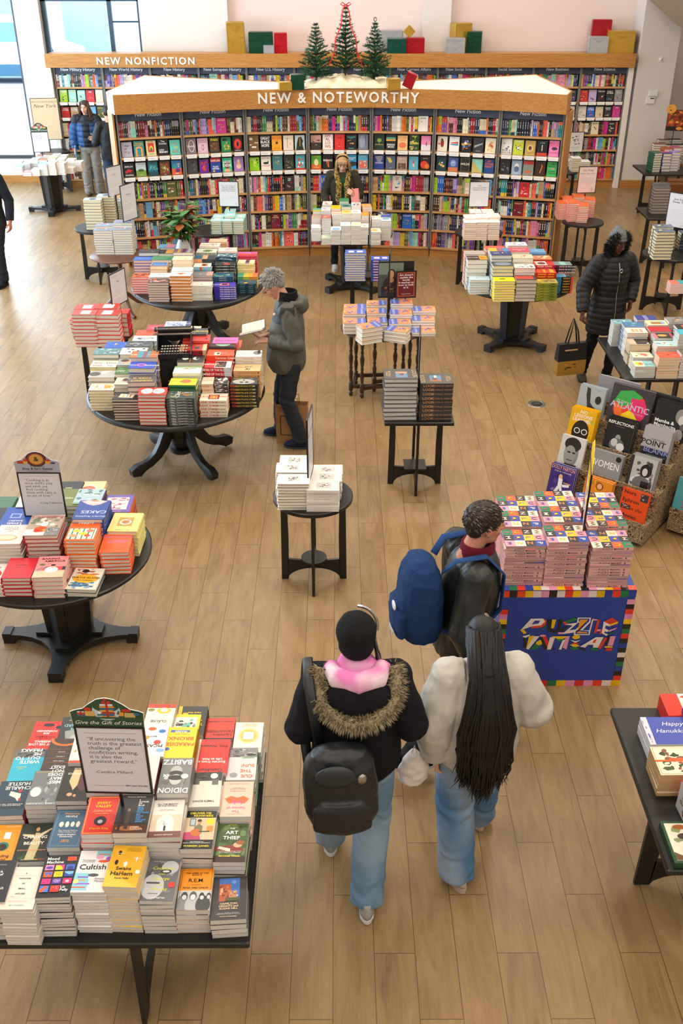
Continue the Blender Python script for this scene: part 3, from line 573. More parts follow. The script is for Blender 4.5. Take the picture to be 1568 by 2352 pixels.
def star(r, n, w, inner, off):
    P = []
    for k in range(4):
        a = R(off + 90 * k); t = (math.cos(a), math.sin(a)); s_ = (-t[1], t[0])
        P += [(t[0] * r - s_[0] * w, t[1] * r - s_[1] * w), (t[0] * r + s_[0] * w, t[1] * r + s_[1] * w)]
        for q in range(1, n):
            f = q / n; b0 = (t[0] * r + s_[0] * w, t[1] * r + s_[1] * w); a2 = R(off + 90 * k + 90); t2 = (math.cos(a2), math.sin(a2)); s2 = (-t2[1], t2[0]); b1 = (t2[0] * r - s2[0] * w, t2[1] * r - s2[1] * w)
            am = R(off + 90 * k + 45); m = (math.cos(am) * inner, math.sin(am) * inner)
            P.append(((1 - f) ** 2 * b0[0] + 2 * f * (1 - f) * m[0] + f * f * b1[0], (1 - f) ** 2 * b0[1] + 2 * f * (1 - f) * m[1] + f * f * b1[1]))
    return P
def pedestal_table(x, y, half, off, label, br=.47, z=.76, ctw=.2):
    t = empty('pedestal_table', (x, y, 0), 0, label, 'table', 'black pedestal tables')
    mb = MB(); P = ellipse(0, 0, half, half, 48); I = ellipse(0, 0, half - .008, half - .008, 48)
    mb.rings([[(a, b, z - .032) for a, b in I], [(a, b, z - .024) for a, b in P], [(a, b, z - .006) for a, b in P], [(a, b, z) for a, b in I]]); mb.build('table_top', 'black_wood', t)
    MB().prism(star(br, 7, .045, .05, off), .035, .075).build('base', 'black_wood', t)
    MB().prism(star(br * .5, 6, .05, .05, off), .075, .1).build('base_plinth', 'black_wood', t)
    for k in range(4):
        a = R(off + 90 * k); mb = MB(); mb.xf = Matrix.Rotation(a, 4, 'Z'); mb.box(br - .07, -.05, 0, br + .008, .05, .035).box(br - .05, -.047, .035, br + .012, .047, .083); mb.build('foot', 'black_wood', t)
        mb = MB(); mb.xf = Matrix.Rotation(a, 4, 'Z'); mb.rings([[(.02, -.03, .1), (ctw * .8, -.03, .1), (ctw * .8, .03, .1), (.02, .03, .1)], [(.02, -.03, z - .032), (ctw, -.03, z - .032), (ctw, .03, z - .032), (.02, .03, z - .032)]]); mb.build('column_fin', 'black_wood', t)
    mb = MB(); q = ctw * .62; mb.rings([[(a * q * .9, b * q * .9, .1) for a, b in ((-1, -1), (1, -1), (1, 1), (-1, 1))], [(a * q, b * q, z - .032) for a, b in ((-1, -1), (1, -1), (1, 1), (-1, 1))]]); mb.xf = None
    o = mb.build('column', 'black_wood', t); o.rotation_euler = (0, 0, R(off + 45))
    return t
def scroll_table(x, y, rx, ry, off, label, z=.76):
    t = empty('scroll_leg_table', (x, y, 0), 0, label, 'table', 'black scroll-legged round tables')
    A = ellipse(0, 0, 1, 1, 56)
    MB().rings([[(a * (rx - d), b * (ry - d), zz) for a, b in A] for d, zz in ((.03, z - .045), (.006, z - .04), (0, z - .028), (.004, z - .014), (.012, z - .01), (.02, z))]).build('table_top', 'black_wood', t, smooth=True)
    MB().rings([[(a * (rx - .12), b * (ry - .12), zz) for a, b in A] for zz in (z - .1, z - .045)]).build('apron', 'black_wood', t, smooth=True)
    MB().lathe([(.06, .12), (.1, .125), (.115, .14), (.115, .17), (.085, .18), (.09, .2), (.105, .3), (.115, .42), (.1, .46), (.13, .48), (.14, .5), (.12, .53), (.15, .58), (.19, .64), (.2, z - .1)], 28).build('column', 'black_wood', t, smooth=True)
    for k in range(4):
        a = R(off + 90 * k); mb = MB(); mb.xf = Matrix.Rotation(a, 4, 'Z')
        C_ = [(.09, .44), (.14, .36), (.2, .25), (.27, .17), (.35, .12), (.42, .1), (.48, .085), (.52, .06), (.525, .035)]; T_ = (.055, .06, .055, .045, .04, .042, .055, .06, .03)
        rg = []
        for i, (px, pz) in enumerate(C_):
            b0 = C_[max(i - 1, 0)]; b1 = C_[min(i + 1, 8)]; dx, dz = b1[0] - b0[0], b1[1] - b0[1]; L = math.hypot(dx, dz); nx, nz = -dz / L, dx / L; w = .032 if i < 6 else .04; h = T_[i]
            rg.append([(px + nx * h * s_, w * c_, max(pz + nz * h * s_, 0.0)) for s_, c_ in ((-1, -.8), (-.6, -1), (.6, -1), (1, -.8), (1, .8), (.6, 1), (-.6, 1), (-1, .8))])
        mb.rings(rg); mb.build('leg', 'black_wood', t, smooth=True)
    return t
cross_table(-.91, 3.16, .44, 'square', .535, lw=.1, label='large square black table under the paperbacks nearest the stairs sign GIFT OF STORIES', disc=0, half_y=.56)
pedestal_table(-1.92, 5.62, .64, 0, 'round black pedestal table holding the cookbooks')
scroll_table(-1.49, 8.36, .815, .83, 40, 'round black scroll-legged table with the typewriter on it')
scroll_table(-1.68, 11.52, .79, .86, 62, 'round black scroll-legged table with the magnolia vase on it')
cross_table(-2.47, 9.85, .26, half=.31, label='small round black table under the stacks of red books')
cross_table(-.19, 6.39, .255, half=.30, label='small round black table with white sketch-cover books in mid floor')
cross_table(.70, 7.93, .245, 'square', .30, label='small square black table holding the grey LOOK books')
pedestal_table(2.15, 11.55, .66, 45, 'round black pedestal table with bright novels behind the woman in black', br=.48)
pedestal_table(.19, 13.78, .575, 45, 'round black pedestal table of tall paperback stacks before the blonde woman', br=.47)
pedestal_table(-5.15, 18.2, .56, 5, 'round black pedestal table of paperbacks by the window', br=.45)
cross_table(.42, 12.05, .27, 'square', .31, label='small square black table holding blue and pink books beside the portrait easel')
cross_table(1.98, 13.85, .28, half=.33, label='small round black table under the white correspondence novels')
cross_table(3.57, 14.42, .26, half=.30, label='small round black table under the orange books at the display end')
cross_table(-1.76, 13.95, .28, half=.33, label='small round black table under the mint books before the display')
cross_table(-3.42, 14.12, .28, half=.33, label='small round black table under cream-paged books by the display end')
cross_table(-5.42, 19.72, .24, half=.28, label='small round black table with one book pile and the tall window notice')
cross_table(3.95, 17.9, .24, half=.28, label='small round black table beyond the display with white books')
cross_table(3.26, 9.13, .44, 'square', .56, lw=.1, label='large square black table beside the woman in black', disc=0)
cross_table(2.02, 3.50, .44, 'square', .54, lw=.1, label='large square black table of boxed holiday cards', disc=0)
cross_table(4.34, 12.75, .28, half=.34, label='small round black table with cream books near the tilted notice')
cross_table(4.92, 14.9, .29, 'square', .36, label='square black table holding grey boxed books')
cross_table(5.75, 18.0, .34, 'square', .42, label='tall square black table of mixed books by the dragon poster')
cross_table(6.98, 19.55, .3, 'square', .4, label='far square black table of dark leather books by the wall corner')
cross_table(5.72, 16.3, .3, 'square', .36, label='square black table of brown leather-look books')
cross_table(4.55, 11.1, .3, 'square', .4, label='square black table with coral books at the frame edge', lw=.09)
# walnut gateleg
t = empty('gateleg_table', (.50, 10.02, 0), 0, 'dark walnut gateleg table with turned legs under the art novel stacks', 'table')
MB().rings([[(a * (.47 - d), b * (.43 - d), z) for a, b in ellipse(0, 0, 1, 1, 44)] for d, z in ((.02, .735), (0, .742), (0, .752), (.012, .76))]).build('table_top', 'walnut', t, smooth=True)
prof = [(.014, 0), (.022, .015), (.022, .04), (.014, .055), (.02, .06), (.024, .065), (.024, .16), (.014, .175), (.02, .22), (.024, .27), (.013, .31), (.02, .33), (.013, .35), (.022, .4), (.025, .45), (.013, .5), (.02, .52), (.013, .54), (.022, .6), (.024, .66), (.024, .735)]
legs = [(-.36, -.1), (-.24, -.16), (.36, -.1), (.22, .12), (-.3, .2), (.3, .25), (-.1, .02), (.12, -.05)]
for x, y in legs: MB().lathe(prof, 12, cx=x, cy=y).build('turned_leg', 'walnut', t, smooth=True)
for a, b in (((-.36, -.1), (.36, -.1)), ((-.36, -.1), (-.3, .2)), ((.36, -.1), (.3, .25)), ((-.24, -.16), (.12, -.05)), ((-.3, .2), (.3, .25)), ((-.1, .02), (.22, .12))):
    for z in (.11, .70):
        mb = MB(); d = Vector((b[0] - a[0], b[1] - a[1], 0)); mb.xf = Matrix.Translation((a[0], a[1], z)) @ Matrix.Rotation(math.atan2(d.y, d.x), 4, 'Z'); mb.box(0, -.012, -.02, d.length, .012, .02); mb.build('stretcher', 'walnut', t)
# mahogany tripod table
t = empty('tripod_table', (-2.86, 12.72, 0), 0, 'mahogany tripod table with a round top under cream-paged book piles', 'table')
MB().rings([[(a * (.37 - d), b * (.37 - d), z) for a, b in ellipse(0, 0, 1, 1, 36)] for d, z in ((.03, .735), (0, .745), (0, .755), (.01, .76))]).build('table_top', 'mahogany', t, smooth=True)
MB().lathe([(.03, .16), (.05, .18), (.05, .24), (.03, .27), (.045, .33), (.05, .38), (.028, .48), (.022, .6), (.035, .66), (.06, .735)], 18).build('pedestal', 'mahogany', t, smooth=True)
for k in range(3):
    a = R(-60 + 120 * k); mb = MB(); P = [(.03 * 1, .22), (.1, .2), (.19, .12), (.27, .05), (.35, .025), (.4, .03)]
    mb.tube([(math.cos(a) * r, math.sin(a) * r, z) for r, z in P], [.034, .032, .026, .022, .024, .02], 8); mb.build('leg', 'mahogany', t, smooth=True)
# ================================================================ books on tables
_bk = {}
def mk_book(kd, w, h, t, spec, spine, pc, whole=False):
    key = (kd, w, h, round(t, 4), spec, spine, pc, whole)
    if key in _bk: return _bk[key]
    base = spec.split(';')[0].split()[0]; sc_, st, si = (spine.split('~') + ['', ''])[:3] if spine else (base, '', ''); sc_ = sc_.strip() or base; st = st.strip(); si = si.strip()
    c = MB(); pg = c if whole else MB(); x0, x1, y0, y1 = -w / 2, w / 2, -h / 2, h / 2
    if kd == 'h':
        bt = min(.0032, t * .14); c.box(x0, y0, 0, x1, y1, bt, sc_).box(x0, y0, t - bt, x1, y1, t, base)
        A = [(x0 + .006, bt), (x0 + .001, t * .18), (x0 - .0025, t * .34), (x0 - .003, t * .5), (x0 - .0025, t * .66), (x0 + .001, t * .82), (x0 + .006, t - bt)]
        c.rings([[(a, y, z) for a, z in [(x0, 0)] + A[1:-1] + [(x0, t), (x0 + .009, t - bt), (x0 + .009, bt)]] for y in (y0, y1)], sc_)
        i = .005; xs = x0 - .0031; pg.box(x0 + .004, y0 + i, bt, x1 - i, y1 - i, t - bt, pc, 1 if whole else 0)
    else:
        bt = .0008; c.box(x0, y0, 0, x1, y1, bt, base).box(x0, y0, t - bt, x1, y1, t, base).box(x0, y0, 0, x0 + .001, y1, t, sc_)
        xs = x0; pg.box(x0 + .001, y0 + .0004, bt, x1 - .0004, y1 - .0004, t - bt, pc, 1 if whole else 0)
    paint(c, Matrix.Translation((x0, y0, t)), w, h, spec, base=True)
    if st:
        M = Matrix(((0, 0, -1, xs - .0002), (-1, 0, 0, y1), (0, 1, 0, 0), (0, 0, 0, 1)))
        if st.startswith('!'): paint(c, M, h, t, st[1:].replace(':', ';'))
        else: c.text(st, M @ Matrix.Translation((h * .5, t * .30, .0005)), t * .62, si or 'fff', True, maxw=h * .86)
    r = (c.mesh('book' if whole else 'cover', ['print', 'page_edges'] if whole else 'print'), None if whole else pg.mesh('page_block', 'page_edges'))
    _bk[key] = r; return r
REC = []; BOX = []
CHD = Vector((0, 0, CH))
def stacks(tz, name, cat, where, group, lines, parts=False, seed=1, jit=.003):
    rd = random.Random(seed)
    for ln in lines.strip().split('\n'):
        q = [s.strip() for s in ln.split('|', 2)]; e_ = re.search(r'\|((?:[0-9a-f]{6})?(?:~[^|]*)?)(?:\|([0-9a-f]{6})?)?$', q[2])
        if e_: q = q[:2] + [q[2][:e_.start()], e_.group(1) or '', e_.group(2) or '']
        a = q[0].split(); x, y, val = map(float, a[:3]); n = int(a[3]); rot = float(a[4]); w, h = float(a[5]) / 100, float(a[6]) / 100; kd = a[7]
        desc, spec = q[1], q[2]; spine = q[3] if len(q) > 3 else ''; pc = q[4] if len(q) > 4 and q[4] else ('e9e2d2' if kd == 'h' else 'dcd8d2')
        if val > 100: Yf = at(x, val, tz).y; H = zat(x, y, Yf) - tz
        elif val > 1: H = zat(x, y, val) - tz
        else: H = val
        H = max(H, .02); t = H / n
        if t > .052: n = max(n, int(round(H / .04))); t = H / n
        p = at(x, y, tz + H); dep = abs(h * math.cos(R(rot))) + abs(w * math.sin(R(rot))) if rot % 90 == 0 else (h * abs(math.cos(R(rot))) + w * abs(math.sin(R(rot))))
        cx, cy = p.x, p.y + dep / 2
        BOX.append((where, cx, cy, R(rot), w / 2 - .004, h / 2 - .004, tz, tz + H - .001))
        for i in range(n):
            z = tz + t * i; j = rd.uniform(-jit, jit); j2 = rd.uniform(-jit, jit); jr = rd.gauss(0, .8)
            if name == 'puzzle_book' and i < n - 1 and rd.random() < .45: jr += 180
            REC.append(dict(name=name, cat=cat, where=where, group=group, x=cx + j, y=cy + j2, z=z, rz=R(rot + jr), kd=kd, w=w, h=h, t=t, spec=spec, spine=spine, pc=pc, desc=desc, top=(i == n - 1), k=n - i, parts=parts, dep=dep))
def occluded(p, skip):
    d = CHD - p
    for (wh, cx, cy, r, hw, hd, z0, z1) in BOX:
        if abs(cx - p.x) > 1.2 or abs(cy - p.y) > 1.2: continue
        c, s = math.cos(-r), math.sin(-r); ox, oy = p.x - cx, p.y - cy; ox, oy = ox * c - oy * s, ox * s + oy * c; dx, dy = d.x * c - d.y * s, d.x * s + d.y * c
        t0, t1 = .0005, 1.0; ok = True
        for o, dd, lo, hi in ((ox, dx, -hw, hw), (oy, dy, -hd, hd), (p.z, d.z, z0, z1)):
            if abs(dd) < 1e-9:
                if not lo <= o <= hi: ok = False; break
                continue
            a, b = (lo - o) / dd, (hi - o) / dd
            if a > b: a, b = b, a
            t0 = max(t0, a); t1 = min(t1, b)
            if t0 > t1: ok = False; break
        if ok and t1 - t0 > 1e-4: return True
    return False
def place_books():
    left = MB(); left.mi = 0
    for r in REC:
        vis = 0; fw = abs(r['w'] * math.cos(r['rz'])) + abs(r['h'] * math.sin(r['rz']))
        for u in (-.42, -.2, 0, .2, .42):
            for zz in (.3, .8):
                p = Vector((r['x'] + u * fw, r['y'] - r['dep'] / 2 - .006, r['z'] + r['t'] * zz))
                if not occluded(p, None): vis += .1
        dist = math.hypot(r['y'], CH - r['z']); k = (CF / dist) ** 2
        r['area'] = vis * fw * r['t'] * k * .8 + (fw * r['dep'] * k * .5 if r['top'] else 0)
        if not r['top'] and vis < .15: r['area'] = 0
        for u in (-.5, .5):
            pp = (r['x'] + u * fw, r['y'])
            q = (784 + CF * pp[0] / (pp[1] * math.cos(CP) + (CH - r['z']) * math.sin(CP)))
            if q < -4 and u > 0 or q > 1572 and u < 0: r['area'] = 0
    by = {}
    for r in REC: by.setdefault(r['name'], []).append(r)
    for nm, L in by.items():
        L.sort(key=lambda r: -r['area']); keep = [r for r in L if r['area'] > 2][:300]; ks = set(map(id, keep))
        for r in L:
            if id(r) in ks:
                if r['top']: lb = '%s on top of its stack, %s' % (r['desc'], r['where'])
                else: lb = '%s copy down, pile of %s, %s' % (ORD[r['k']], r['desc'], r['where'])
                cm, pm = mk_book(r['kd'], r['w'], r['h'], r['t'], r['spec'], r['spine'], r['pc'], not r['parts'])
                if r['parts']:
                    e = empty(nm, (r['x'], r['y'], r['z']), r['rz'], lb, r['cat'], r['group']); put('cover', cm, e); put('page_block', pm, e)
                else: tag(put(nm, cm, None, (r['x'], r['y'], r['z']), r['rz']), lb, r['cat'], r['group'])
            else:
                left.xf = Matrix.Translation((r['x'], r['y'], r['z'])) @ Matrix.Rotation(r['rz'], 4, 'Z'); w, h, t = r['w'] / 2, r['h'] / 2, r['t']; b = r['spec'].split(';')[0].split()[0]; s_ = (r['spine'].split('~')[0].strip() if r['spine'] else '') or b
                w -= .001; h -= .001; left.box(-w, -h, .0004, w, h, .0025, s_).box(-w, -h, t - .0025, w, h, t - .0004, b).box(-w, -h, .0004, -w + .002, h, t - .0004, s_); left.box(-w + .002, -h + .004, .0025, w - .004, h - .004, t - .0025, r['pc'], 1)
    left.xf = None
    if left.v: tag(left.build('stacked_books', ['print', 'page_edges']), 'lower and hidden copies inside the book stacks on the display tables', 'books', kind='stuff')
